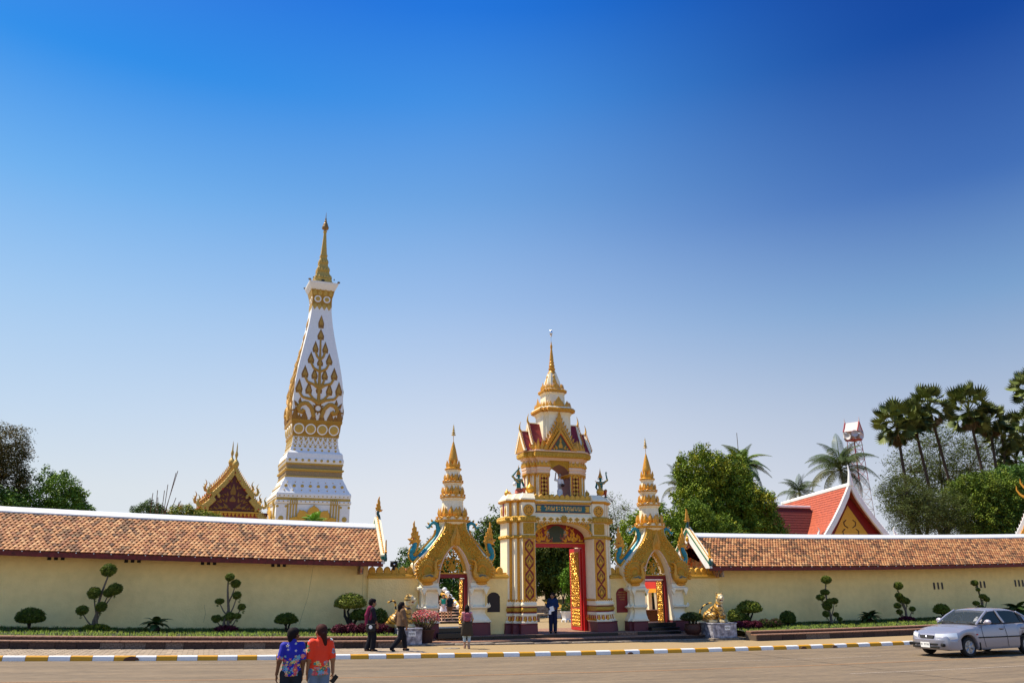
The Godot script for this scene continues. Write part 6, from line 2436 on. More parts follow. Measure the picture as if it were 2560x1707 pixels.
	for s in [-1.0,1.0]:
		b.tube([Basis(Vector3.UP,0.5) * v3(0,18.8,s * 0.7),Basis(Vector3.UP,0.5) * v3(0,19.1,s * 0.8),Basis(Vector3.UP,0.5) * v3(0,19.4,s * 0.78)],[0.08,0.05,0.01],5)
	var mr := obj("roof",b,mat("mast_roof",Color(0.78,0.70,0.70),0.6,0.0,T.mott,0.6),m)
	b = B.new()
	for s in [-1.0,1.0]:
		var a := Basis(Vector3.UP,0.5)
		for e in [-1.0,1.0]:
			b.tube([a * v3(e * 0.83,17.78,s * 0.76),a * v3(e * 0.41,18.28,s * 0.76),a * v3(0,18.88,s * 0.76)],0.07,5)
	obj("verge",b,M.lattice_red,mr)
	# thin pole behind the palm, and bare rods behind the left trees
	b = B.new()
	b.tube([v3(45.9,0,-65),v3(45.85,10,-65),v3(45.84,15.9,-65)],[0.07,0.05,0.03],6)
	tag(obj("pole",b,M.concrete),"thin grey pole rising beside the drooping palm","pole")
	var rods := thing("steel_rods","cluster of thin bare steel rods slanting up behind the left trees","steel rods",v3(-5.2,0.05,-90))
	for q in [[-1.25,11.3,-1.2],[-0.75,11.6,-0.8],[-0.5,10.9,-0.7],[-0.2,11.6,-0.15],[0.0,12.2,0.1],[0.1,13.4,0.75],[0.02,13.6,0.9],[0.5,10.9,1.0],[0.9,10.6,1.5],[1.0,10.5,1.35]]:
		b = B.new()
		b.tube([v3(q[0],0,0),v3(q[0],9.0,0),v3(q[2],q[1],0)],0.035,5)
		obj("rod",b,M.rust,rods)

func leaf_clump(key: String,leaves: int,radius: float,size: float,wide := 0.42,seed_ := 1) -> ArrayMesh:
	if T.has(key):
		return T[key]
	var r := RandomNumberGenerator.new()
	r.seed = seed_
	var b := B.new()
	for i in leaves:
		var d := v3(r.randf_range(-1,1),r.randf_range(-0.8,1),r.randf_range(-1,1)).normalized()
		var c := d * radius * pow(r.randf(),0.45)
		var t := v3(r.randf_range(-1,1),r.randf_range(-0.9,0.5),r.randf_range(-1,1)).normalized()
		var n := (d + Vector3.UP * 0.6 + v3(r.randf_range(-0.5,0.5),r.randf_range(-0.5,0.5),r.randf_range(-0.5,0.5))).normalized()
		var s := t.cross(n).normalized()
		n = s.cross(t).normalized()
		if n.dot(d) < 0.0:
			n = -n
		var l := size * r.randf_range(0.75,1.25)
		var g := r.randf_range(0.75,1.2)
		b.col = Color(g,g,g * r.randf_range(0.7,1.1))
		var m := c + n * l * 0.08
		b.tri2(c - t * l * 0.5,m + s * l * wide * 0.5,c + t * l * 0.5,(n + s * 0.3).normalized())
		b.tri2(c - t * l * 0.5,m - s * l * wide * 0.5,c + t * l * 0.5,(n - s * 0.3).normalized())
	T[key] = b.mesh()
	return T[key]

# blobs: [x, y, z, rx, ry, rz, number of leaf clumps]; the crown is one mass of leaf clumps round them
func tree(called: String,label: String,foot: Vector3,blobs: Array,cols: Array,clump: Mesh,cs: float,trunk_r: float,bark: Material,group := "trees behind the walls",shell := 0.62,twigs := 0) -> Node3D:
	var o := thing(called,label,"tree",foot,group)
	var b := B.new()
	var mid := Vector3.ZERO
	for q in blobs:
		mid += v3(q[0],q[1],q[2])
	mid = mid / blobs.size() - foot
	var fork := v3(mid.x * 0.35,mid.y * 0.55,mid.z * 0.35)
	b.tube([Vector3(0,-0.3,0),v3(mid.x * 0.1,mid.y * 0.28,0),fork],[trunk_r * 1.25,trunk_r * 0.95,trunk_r * 0.75],9)
	obj("trunk",b,bark,o)
	b = B.new()
	for q in blobs:
		var c := v3(q[0],q[1],q[2]) - foot
		var st := fork.lerp(v3(0,fork.y * 0.7,0),rng.randf() * 0.5)
		var k := st.lerp(c,0.5) + v3(rng.randf_range(-0.3,0.3),rng.randf_range(-0.2,0.5),rng.randf_range(-0.3,0.3))
		b.tube([st,k,c],[trunk_r * 0.5,trunk_r * 0.33,trunk_r * 0.16],6)
		for i in 5 + twigs:
			var d := v3(rng.randf_range(-1,1),rng.randf_range(-0.4,1),rng.randf_range(-1,1)).normalized() * v3(q[3],q[4],q[5]) * rng.randf_range(0.8,1.12)
			b.tube([c,c + d * 0.5 + v3(0,0.15,0),c + d],[trunk_r * 0.14,trunk_r * 0.08,0.012],4)
	obj("limb",b,bark,o)
	var xf := []
	var co := []
	var fn := FastNoiseLite.new()
	fn.seed = rng.randi() % 999
	fn.frequency = 0.38
	for q in blobs:
		for i in int(q[6] * 1.5):
			var d := v3(rng.randfn(),rng.randfn(),rng.randfn()).normalized()
			var r := pow(rng.randf(),0.38) if rng.randf() > shell else rng.randf_range(0.86,1.04)
			var p := v3(q[0],q[1],q[2]) + d * v3(q[3],q[4],q[5]) * r - foot
			var nn := fn.get_noise_3d(p.x * 2.0,p.y * 2.0,p.z * 2.0)
			p += d * nn * 0.8 * minf(q[3],q[4])
			if nn < -0.2 and rng.randf() < 0.85:
				continue
			var s := cs * rng.randf_range(0.55,1.05)
			xf.append(Transform3D(Basis.from_euler(v3(rng.randf_range(-0.6,0.6),rng.randf() * TAU,rng.randf_range(-0.6,0.6))).scaled(Vector3.ONE * s),p))
			co.append(cols[rng.randi() % cols.size()].lerp(cols[0],clampf(0.5 - nn,0.0,0.8)) * rng.randf_range(0.75,1.2))
	many("crown",clump,M.leaf,xf,co,o)
	return o

func fan_leaf() -> ArrayMesh:
	var b := B.new()
	b.col = Color(0.9,0.9,0.7)
	b.tube([Vector3.ZERO,v3(0,0.6,0.03),v3(0,1.25,0.0)],[0.035,0.025,0.02],4)
	b.col = Color(1,1,1)
	var n := 17
	var c := v3(0,1.2,0)
	for i in n:
		var a0 := lerpf(-2.25,2.25,float(i) / n)
		var a1 := lerpf(-2.25,2.25,float(i + 1) / n)
		var am := (a0 + a1) / 2.0
		var len := 0.82 * (1.0 - 0.22 * absf(am) / 2.25)
		var z := -0.22 * cos(am)
		var p0 := c + v3(sin(a0) * len * 0.62,cos(a0) * len * 0.62,0.07)
		var p1 := c + v3(sin(a1) * len * 0.62,cos(a1) * len * 0.62,0.07)
		var tip := c + v3(sin(am) * len,cos(am) * len,z * 0.9)
		var mid := c + v3(sin(am) * len * 0.62,cos(am) * len * 0.62,-0.02)
		var bend := Basis(Vector3.RIGHT,0.55)
		p0 = c + bend * (p0 - c)
		p1 = c + bend * (p1 - c)
		tip = c + bend * (tip - c)
		mid = c + bend * (mid - c)
		b.tri2(c,p0,mid,v3(-cos(am) * 0.5,0.5 * sin(am),1).normalized())
		b.tri2(c,mid,p1,v3(cos(am) * 0.5,-0.5 * sin(am),1).normalized())
		b.tri2(p0,tip,mid,v3(-cos(am) * 0.5,0.5 * sin(am),1).normalized())
		b.tri2(mid,tip,p1,v3(cos(am) * 0.5,-0.5 * sin(am),1).normalized())
	return b.mesh()

# a feather frond from the origin out along +z, arching up and drooping over its length
func feather_frond(length: float,rise: float,droop: float,leaflet: float,pairs: int,hang: float,wide := 0.024) -> ArrayMesh:
	var b := B.new()
	var path := []
	var rad := []
	for i in 13:
		var t := i / 12.0
		path.append(v3(0,rise * sin(t * 1.7) * length * 0.5 - droop * t * t * length * 0.6,length * t * (1.0 - 0.22 * droop * t)))
		rad.append(lerpf(0.045,0.01,t) * length / 4.0)
	b.col = Color(1.1,1.1,0.7)
	b.tube(path,rad,4)
	b.col = Color(1,1,1)
	for i in pairs:
		var t := lerpf(0.12,1.0,(i + 0.5) / pairs)
		var k := t * 12.0
		var p: Vector3 = path[int(k)].lerp(path[mini(12,int(k) + 1)],k - int(k))
		var d: Vector3 = (path[mini(12,int(k) + 1)] - path[int(mini(11,int(k)))]).normalized()
		var l := leaflet * sin(PI * pow(lerpf(0.12,0.93,t),0.8)) * rng.randf_range(0.85,1.1)
		for s in [-1.0,1.0]:
			var out := (v3(s,-hang * 0.5,0) + d * 0.55).normalized()
			var e := p + out * l * 0.6
			var tip := e + (out * 0.6 + v3(0,-hang,0)).normalized() * l * 0.45
			var w := d * leaflet * wide
			var nn: Vector3 = out.cross(d).normalized() * s
			if nn.y < 0.0:
				nn = -nn
			b.tri2(p - w * 0.6,p + w * 0.6,e + w,nn)
			b.tri2(p - w * 0.6,e + w,e - w,nn)
			b.tri2(e - w,e + w,tip,nn)
	return b.mesh()

func palm(called: String,label: String,foot: Vector3,top: Vector3,meshes: Array,n: int,s: float,cols: Array,bark: Material,tr: float,spread := [0.15,1.9],group := "",bend := 0.4) -> Node3D:
	var o := thing(called,label,"palm tree",foot,group)
	var b := B.new()
	var t := top - foot
	var path := []
	var rad := []
	for i in 9:
		var k := i / 8.0
		path.append(v3(t.x * (k + bend * sin(PI * k) * 0.15),t.y * k,t.z * k))
		rad.append(lerpf(tr * 1.25,tr * 0.85,k))
	b.tube(path,rad,8)
	obj("trunk",b,bark,o)
	for i in n:
		var az := i * 2.39996 + rng.randf_range(-0.2,0.2)
		var k := (i + 0.5) / n
		var el: float = lerpf(spread[0],spread[1],k) + rng.randf_range(-0.3,0.3)
		# el: angle from straight up
		var m: ArrayMesh = meshes[0][rng.randi() % meshes[0].size()]
		var c := MeshInstance3D.new()
		c.mesh = m
		c.name = "frond"
		var mm := StandardMaterial3D
		c.material_override = cols[clampi(int(k * cols.size()),0,cols.size() - 1)]
		o.add_child(c,true)
		var ax := Basis(Vector3.UP,az)
		if meshes[1] == "fan":
			c.transform = Transform3D((ax * Basis(Vector3.RIGHT,el) * Basis(Vector3.UP,rng.randf_range(-1.4,1.4))).scaled(Vector3.ONE * s * rng.randf_range(0.85,1.1) * (1.0 - 0.4 * smoothstep(0.6,1.0,k))),t + v3(0,-k * 0.5 * s,0))
		else:
			c.transform = Transform3D((ax * Basis(Vector3.RIGHT,el - PI / 2)).scaled(Vector3.ONE * s * rng.randf_range(0.85,1.1)),t)
	return o

func tint(key: String,c: Color,rough := 0.45) -> StandardMaterial3D:
	var m := mat(key,c.linear_to_srgb(),rough,0.0,null,1.0,null,1.0,true)
	m.cull_mode = BaseMaterial3D.CULL_DISABLED
	m.backlight_enabled = true
	m.metallic_specular = 0.3
	m.backlight = Color(c.r,c.g,c.b * 0.5).linear_to_srgb() * 0.7
	return m

func build_trees() -> void:
	var broad := leaf_clump("broad",18,0.42,0.30,0.45,1)
	var fine := leaf_clump("fine",16,0.5,0.16,0.4,2)
	var air := leaf_clump("air",12,0.55,0.17,0.45,3)
	var dark := [Color(0.0735,0.146,0.0225),Color(0.105,0.195,0.0275),Color(0.126,0.224,0.0375),Color(0.0588,0.117,0.0225)]
	var mango := [Color(0.158,0.224,0.0225),Color(0.252,0.292,0.025),Color(0.336,0.312,0.0275),Color(0.105,0.175,0.02)]
	var olive := [Color(0.085,0.115,0.03),Color(0.11,0.14,0.035),Color(0.075,0.10,0.028),Color(0.13,0.145,0.04)]
	var brown := [Color(0.10,0.085,0.025),Color(0.13,0.10,0.03),Color(0.15,0.10,0.04),Color(0.08,0.085,0.02)]
	var fresh := [Color(0.168,0.312,0.025),Color(0.231,0.39,0.0375),Color(0.126,0.254,0.025),Color(0.315,0.39,0.05)]
	# left of the tower
	tree("shaggy_tree","tall brownish shaggy tree at the left edge of the photo",v3(-15.5,0,-60),[[-16.2,10.0,-60,2.6,2.4,2.4,1100],[-14.0,10.4,-59.5,2.2,1.7,2.0,900],[-13.4,8.8,-59,1.9,1.5,1.8,700],[-17.5,7.0,-60,2.8,2.5,2.4,300],[-14.8,7.2,-60,2.2,1.8,2.0,220]],brown,fine,1.0,0.4,M.bark_dark,"",0.45,9)
	tree("green_tree","low dark green tree under the shaggy tree at the left edge",v3(-14.2,0,-57),[[-15.2,6.3,-57,2.0,1.5,1.8,360],[-13.0,6.5,-57,1.8,1.5,1.8,340],[-14.5,4.2,-57,3.0,2.0,2.0,300]],dark,broad,0.85,0.3,M.bark_dark)
	tree("round_tree","dense round green tree right of the shaggy tree",v3(-10.2,0,-60),[[-10.4,7.4,-60,1.9,1.8,1.9,520],[-9.1,6.6,-59.5,1.2,1.6,1.3,300],[-11.6,6.3,-59.3,1.3,1.5,1.4,300],[-10.3,5.0,-59,2.2,1.6,1.8,300]],[Color(0.105,0.195,0.0225),Color(0.147,0.254,0.0275),Color(0.084,0.156,0.02)],broad,0.75,0.3,M.bark_dark)
	tree("dark_tree","bluish dark tree among bare rods left of the temple hall",v3(-6.6,0,-92),[[-6.9,8.9,-92,1.6,1.5,1.6,300],[-5.2,8.6,-92,1.1,1.3,1.3,200],[-8.2,8.2,-92,1.1,1.0,1.1,150],[-6.5,6.5,-92,2.6,1.8,1.8,240]],[Color(0.084,0.137,0.0438),Color(0.105,0.166,0.05),Color(0.0735,0.117,0.0375)],broad,0.8,0.3,M.bark_dark)
	tree("leafy_shrub","yellowish leafy bush with reddish tips before the temple hall",v3(-1.6,0,-62),[[-2.3,7.0,-62,0.8,0.7,0.7,130],[-1.3,6.9,-62,0.9,0.5,0.7,120],[-0.4,6.7,-62,0.8,0.55,0.6,100],[-1.9,5.8,-62,1.8,0.9,1.0,150]],[Color(0.189,0.254,0.0312),Color(0.336,0.292,0.0625),Color(0.105,0.166,0.025),Color(0.42,0.234,0.0625)],broad,0.62,0.12,M.bark_dark,"trees behind the walls",0.6,4)
	tree("leafy_shrub","small leafy sprigs over the low wall left of the left side gate",v3(13.8,0,-60),[[13.75,3.9,-60,0.5,0.55,0.5,40],[13.6,2.7,-60,0.9,0.9,0.6,80]],dark,broad,0.6,0.08,M.bark_dark)
	tree("branching_tree","tree with a bare dark branch between left side gate and main gate",v3(17.0,0,-55),[[16.4,4.9,-55,0.6,0.7,0.6,45],[17.4,5.3,-55,0.6,0.7,0.6,50],[18.0,4.3,-55,1.0,1.1,0.9,170],[17.2,3.5,-55,1.4,1.0,1.0,220]],dark,broad,0.62,0.14,M.bark_dark,"trees behind the walls",0.6,8)
	# court tree seen through the main arch
	tree("court_tree","large dark spreading tree seen through the main arch",v3(23.6,0,-58),[[22.2,5.5,-58,3.2,2.5,3.0,850],[26.0,5.6,-59,3.0,2.6,3.0,650],[22.4,3.4,-57,3.0,1.6,2.2,600],[20.0,4.0,-58.5,2.2,2.2,2.2,450],[25.6,3.0,-58,2.4,1.6,2.0,380]],[Color(0.0945,0.137,0.0225),Color(0.126,0.175,0.03),Color(0.105,0.117,0.025),Color(0.0735,0.107,0.02)],broad,0.95,0.45,M.bark_dark)
	tree("young_tree","light green leafy branch beside the open door leaf inside the main arch",v3(21.9,0,-52),[[22.4,2.9,-52,0.4,0.7,0.4,40],[22.0,2.4,-52,0.45,0.4,0.4,26],[22.4,1.7,-52,0.4,0.6,0.4,36]],[fresh[2],fresh[0]],broad,0.55,0.09,M.bark_dark)
	tree("court_tree","dark tree behind the small shrine seen through the left side gate",v3(15.6,0,-64),[[15.6,4.0,-64,2.0,1.4,1.4,320],[14.2,2.4,-63,1.6,1.3,1.2,260],[17.4,2.4,-64,1.8,1.4,1.2,260],[15.8,1.4,-62,2.6,1.0,1.0,260]],dark,broad,0.8,0.2,M.bark_dark)
	# between the main gate and the right side gate
	tree("thin_tree","thin airy tree against the sky right of the main gate",v3(35.5,0,-70),[[34.9,9.6,-70,1.1,0.9,0.9,50],[36.2,8.9,-70,1.3,0.8,0.9,70],[34.8,8.0,-70,1.3,0.8,0.9,70],[36.2,7.4,-70,1.4,0.9,0.9,90]],[Color(0.147,0.195,0.0625),Color(0.189,0.234,0.075)],air,0.75,0.14,M.bark,"trees behind the walls",0.3,10)
	tree("yellow_green_tree","low yellow-green tree between main gate and right side gate",v3(28.6,0,-52),[[27.6,5.0,-52,1.3,1.6,1.3,330],[29.3,5.7,-52,1.5,1.7,1.3,380],[28.6,3.4,-52,2.2,1.8,1.5,380]],[Color(0.21,0.292,0.02),Color(0.315,0.37,0.025),Color(0.126,0.205,0.0187)],broad,0.7,0.2,M.bark_dark)
	tree("mango_tree","large yellow-green tree left of the drooping palm, behind the right side gate",v3(37.0,0,-55),[[35.2,10.4,-55,2.1,1.7,2.0,620],[38.0,9.9,-55.5,1.7,1.8,1.7,480],[34.6,8.4,-54.5,1.9,1.6,1.8,460],[37.6,8.2,-54,2.2,1.7,1.8,560],[39.2,7.3,-54,1.6,1.6,1.5,400],[33.8,6.6,-54,1.8,1.4,1.6,400],[36.8,6.2,-53.4,2.4,1.6,1.6,600],[39.6,5.4,-53.4,1.6,1.4,1.4,360],[35.5,4.6,-53,3.4,1.6,1.6,500]],mango,broad,0.8,0.5,M.bark_dark)
	tree("dark_green_tree","dark green tree at the foot of the mango tree, beside the right gate spire",v3(32.0,0,-50),[[31.2,6.2,-50,1.5,1.5,1.3,420],[32.8,5.2,-49.6,1.7,1.5,1.4,450],[30.6,4.2,-49.6,1.6,1.5,1.4,400],[33.6,3.8,-49.4,2.0,1.5,1.3,350]],[Color(0.105,0.175,0.0175),Color(0.168,0.244,0.0225),Color(0.21,0.273,0.025),Color(0.0735,0.127,0.015)],broad,0.7,0.22,M.bark_dark)
	# right: broad dark trees behind the palms
	tree("airy_tree","tall airy grey-green tree behind the leaning fan palms",v3(103,0,-96),[[104.5,22.3,-96,4.6,3.0,3.0,420],[98.5,18.0,-96,4.4,3.2,3.0,440],[111.0,19.0,-97,4.6,3.4,3.0,440],[104.5,17.0,-96,4.6,3.4,3.0,480],[95.5,14.5,-96,3.4,2.8,2.6,320],[114,22.5,-97,3.6,2.6,2.6,260],[108.5,13.5,-96,5.5,3.5,3.0,420],[99.5,12.5,-96,5.0,3.0,3.0,420]],olive,air,1.75,0.5,M.bark,"trees behind the walls",0.3,14)
	tree("dark_crowned_tree","dense dark green tree before the fan palm trunks, nearest the red roof",v3(69.0,0,-68),[[68.3,11.0,-68,2.5,1.7,2.2,520],[71.5,9.6,-68,2.8,2.0,2.2,560],[67.6,8.6,-67,2.6,1.8,2.0,480],[74.8,9.2,-68,2.6,2.2,2.2,520],[71.0,6.6,-67,5.2,2.6,2.2,760]],olive,fine,1.15,0.5,M.bark_dark)
	tree("dark_crowned_tree","dense dark green tree spreading behind the right end of the wall",v3(81.0,0,-68),[[78.2,11.6,-68,2.8,1.7,2.2,600],[81.6,11.2,-68,2.8,2.1,2.2,640],[77.6,8.6,-67,3.0,2.2,2.2,640],[82.4,8.2,-67,3.2,2.6,2.2,700],[79.6,6.2,-66,5.0,2.4,2.0,760]],[Color(0.105,0.166,0.02),Color(0.168,0.224,0.025),Color(0.21,0.254,0.0275),Color(0.0735,0.117,0.0175)],broad,1.0,0.5,M.bark_dark)
	tree("dark_crowned_tree","dark green tree at the right edge behind the gilt gable",v3(88.0,0,-70),[[86.6,13.0,-70,2.8,2.0,2.2,600],[90.5,13.2,-70,3.0,2.2,2.2,560],[87.0,9.8,-69,3.4,2.4,2.2,680],[91.5,9.6,-69,3.2,2.6,2.2,500],[88.0,6.8,-68,5.0,2.4,2.2,600]],dark,broad,1.0,0.5,M.bark_dark)
	# palms
	var fan := fan_leaf()
	var fk := [tint("fan_green",Color(0.12,0.155,0.045)),tint("fan_green2",Color(0.155,0.19,0.06)),tint("fan_dark",Color(0.085,0.115,0.038)),tint("fan_dry",Color(0.20,0.14,0.075))]
	fk = [fk[0],fk[1],fk[0],fk[1],fk[2],fk[1],fk[2],fk[3]]
	mat("bark_fan",Color(0.30,0.26,0.22),0.95,0.0,T.soot,0.5)
	var pos := [
		[85.6,22.6,85.9,2.0,"fan palm with round crown, leftmost of the leaning fan palms"],
		[88.6,23.6,91.0,1.75,"fan palm half hidden behind the tallest crown of the left group"],
		[91.8,25.3,95.2,1.95,"fan palm with a thick brown skirt of dry leaves, third from the red roof"],
		[99.0,25.6,100.6,2.15,"big round fan palm crown right of the group of three leaning ones"],
		[102.6,24.2,101.8,1.65,"fan palm leaning on the right side of the big round fan palm crown"],
		[104.6,21.6,102.4,1.5,"small low fan palm crown under the pair right of the group of three"],
		[106.4,18.8,104.0,1.6,"lowest fan palm, its dark crown just above the right trees"],
		[112.6,29.6,113.0,2.0,"tallest fan palm, cut by the right edge of the photo"],
		[110.6,23.4,111.0,2.2,"broad fan palm at the right edge below the tallest one"]]
	for q in pos:
		palm("fan_palm",q[4],v3(q[2],0,-85),v3(q[0],q[1],-85),[[fan],"fan"],42,q[3] * 0.94,fk,M.bark_fan,0.2,[0.1,2.75],"tall fan palms at the right",-0.4)
	var coco := [feather_frond(4.0,0.5,0.95,1.0,42,1.3),feather_frond(3.8,0.35,1.2,0.95,40,1.5),feather_frond(4.2,0.65,0.75,1.0,42,1.1)]
	var ck := [tint("coco_a",Color(0.05,0.08,0.018)),tint("coco_b",Color(0.06,0.085,0.02)),tint("coco_c",Color(0.085,0.09,0.03))]
	palm("coconut_palm","large coconut palm with arching fronds left of the loudspeaker mast",v3(62.6,0,-68),v3(60.2,13.3,-68),[coco,"feather"],30,1.12,ck,M.bark,0.18,[0.25,2.35],"coconut palms")
	palm("coconut_palm","smaller coconut palm half hidden behind the red wing roof",v3(60.6,0,-75),v3(60.4,11.6,-75),[coco,"feather"],22,0.72,ck,M.bark,0.16,[0.2,2.1],"coconut palms")
	palm("coconut_palm","coconut palm whose frond hangs out left of the mango tree",v3(39.3,0,-65),v3(39.2,10.6,-65),[coco,"feather"],14,0.6,ck,M.bark,0.16,[0.2,1.9],"coconut palms")
	var royal := [feather_frond(3.2,0.55,1.15,0.85,52,0.5,0.035),feather_frond(3.0,0.4,1.4,0.85,50,0.6,0.035)]
	palm("drooping_palm","palm with plume-like drooping fronds right of the mango tree",v3(46.2,0,-65),v3(46.1,12.4,-65),[royal,"feather"],20,1.12,[tint("royal_a",Color(0.13,0.2,0.03)),tint("royal_b",Color(0.055,0.095,0.022)),tint("royal_c",Color(0.045,0.075,0.02))],M.bark_pale,0.2,[0.1,2.2])
	var small := [feather_frond(1.0,0.6,0.6,0.35,22,0.4,0.05)]
	palm("young_palm","young bright green palm in front of the tower foot",v3(6.5,0,-60),v3(6.5,6.3,-60),[small,"feather"],16,1.25,[tint("young_a",Color(0.21,0.37,0.0375)),tint("young_b",Color(0.147,0.254,0.0375))],M.bark,0.1,[0.1,1.7])
	tree("leafy_shrub","low bright leaves left of the young palm before the tower",v3(5.5,0,-60),[[5.5,6.2,-60,0.5,0.35,0.4,40],[5.9,5.6,-60,0.9,0.6,0.5,70]],fresh,broad,0.5,0.08,M.bark_dark)
	palm("young_palm","dark palm fronds behind the thin airy tree, left of the right gate spire",v3(38.6,0,-68),v3(38.5,8.0,-68),[royal,"feather"],11,0.55,ck,M.bark,0.12,[0.1,1.6])

# clipped foliage: small leaves packed round an ellipsoid with a few dark twigs inside
func pad(parent: Node3D,called: String,c: Vector3,r: Vector3,cols: Array,n: int,size := 0.10,flat_bottom := false) -> void:
	var m := leaf_clump("pad",12,0.5,0.42,0.55,17)
	var xf := []
	var co := []
	for i in n:
		var d := v3(rng.randfn(),rng.randfn(),rng.randfn()).normalized()
		if flat_bottom and d.y < 0.0:
			d.y *= 0.35
		var q := rng.randf_range(0.55,1.0) if rng.randf() < 0.4 else rng.randf_range(0.88,1.05)
		var s := size * rng.randf_range(0.7,1.3)
		xf.append(Transform3D(Basis.from_euler(v3(rng.randf() * 6.0,rng.randf() * 6.0,0)).scaled(Vector3.ONE * s),c + d * r * q))
		co.append(cols[rng.randi() % cols.size()] * rng.randf_range(0.7,1.25))
	many(called,m,M.leaf,xf,co,parent)

func topiary(label: String,at: Vector3,h: float,pads: Array,group: String,bed: Array) -> void:
	var o := thing("cloud_pruned_tree",label,"topiary tree",at,group)
	var greens := [Color(0.111,0.16,0.0264),Color(0.17,0.224,0.0312),Color(0.0765,0.112,0.0216),Color(0.221,0.248,0.042)]
	var b := B.new()
	var stem := []
	var rad := []
	for i in 9:
		var t := i / 8.0
		stem.append(v3(pads[0][0] * t * t + 0.05 * sin(t * 5.0 + at.x),(h - pads[0][2]) * t,0.03 * cos(t * 4.0)))
		rad.append(lerpf(0.06,0.022,t))
	b.tube(stem,rad,8)
	if at.x < 8.0:
		b.tube([v3(-0.12,0,0.03),v3(-0.10,0.3,0.03),v3(0.0,0.7,0.02)],[0.05,0.04,0.025],7)
	obj("trunk",b,M.bark_pale,o)
	for i in pads.size():
		var q: Array = pads[i]
		var c := v3(q[0],q[1],rng.randf_range(-0.12,0.12))
		if i > 0:
			b = B.new()
			var y0 := maxf(0.15,q[1] - 0.35 - absf(q[0]) * 0.4)
			var t0: Vector3 = stem[clampi(int(y0 / h * 8.0),0,8)]
			b.tube([t0,t0.lerp(c,0.55) + v3(0,-0.09,0),c + v3(0,-q[2] * 0.4,0)],[0.03,0.022,0.015],6)
			obj("branch",b,M.bark_pale,o)
		pad(o,"foliage_pad",c,v3(q[2],q[2] * q[3],q[2]),greens,int(520 * q[2] / 0.2),0.085)
		# loose sprouts below the pads
		if rng.randf() < 0.7:
			pad(o,"sprout",c + v3(rng.randf_range(-0.1,0.1),-q[2] * q[3] - 0.08,0.02),v3(0.03,0.05,0.03),greens,8,0.06)
	if bed.size():
		pad(o,"bed_plants",v3(0,0.06,0.05),v3(bed[0],0.13,0.25),bed[1],420,0.09)

func mushroom(label: String,at: Vector3,h: float,w: float,cap: float,stems: Array,cols: Array) -> void:
	var o := thing("dome_topped_bush",label,"topiary tree",at,"dome-topped bushes along the wall")
	var b := B.new()
	for q in stems:
		b.tube([v3(q[0],0,0),v3(q[1],(h - cap) * 0.5,0.02),v3(q[2],h - cap * 0.7,0)],[0.045,0.035,0.03],7)
	obj("trunk",b,M.bark_dark,o)
	pad(o,"foliage_pad",v3(0,h - cap,0),v3(w / 2,cap,w / 2.3),cols,int(1500 * w),0.095,true)

func cycad(label: String,at: Vector3,s: float,n: int,meshes: Array) -> void:
	var o := thing("cycad",label,"cycad",at,"cycads along the walls")
	var b := B.new()
	b.lathe([[0.0,0.0],[0.13,0.0],[0.14,0.1],[0.09,0.18],[0.0,0.2]],9)
	obj("trunk",b,M.bark_dark,o)
	var m := tint("cycad_green",Color(0.0374,0.072,0.0168),0.4)
	for i in n:
		var f := obj("frond",meshes[i % meshes.size()],m,o)
		var k := (i + 0.5) / n
		f.transform = Transform3D((Basis(Vector3.UP,i * 2.4) * Basis(Vector3.RIGHT,-lerpf(1.0,0.05,k))).scaled(Vector3.ONE * s * rng.randf_range(0.85,1.1)),v3(0,0.18,0))

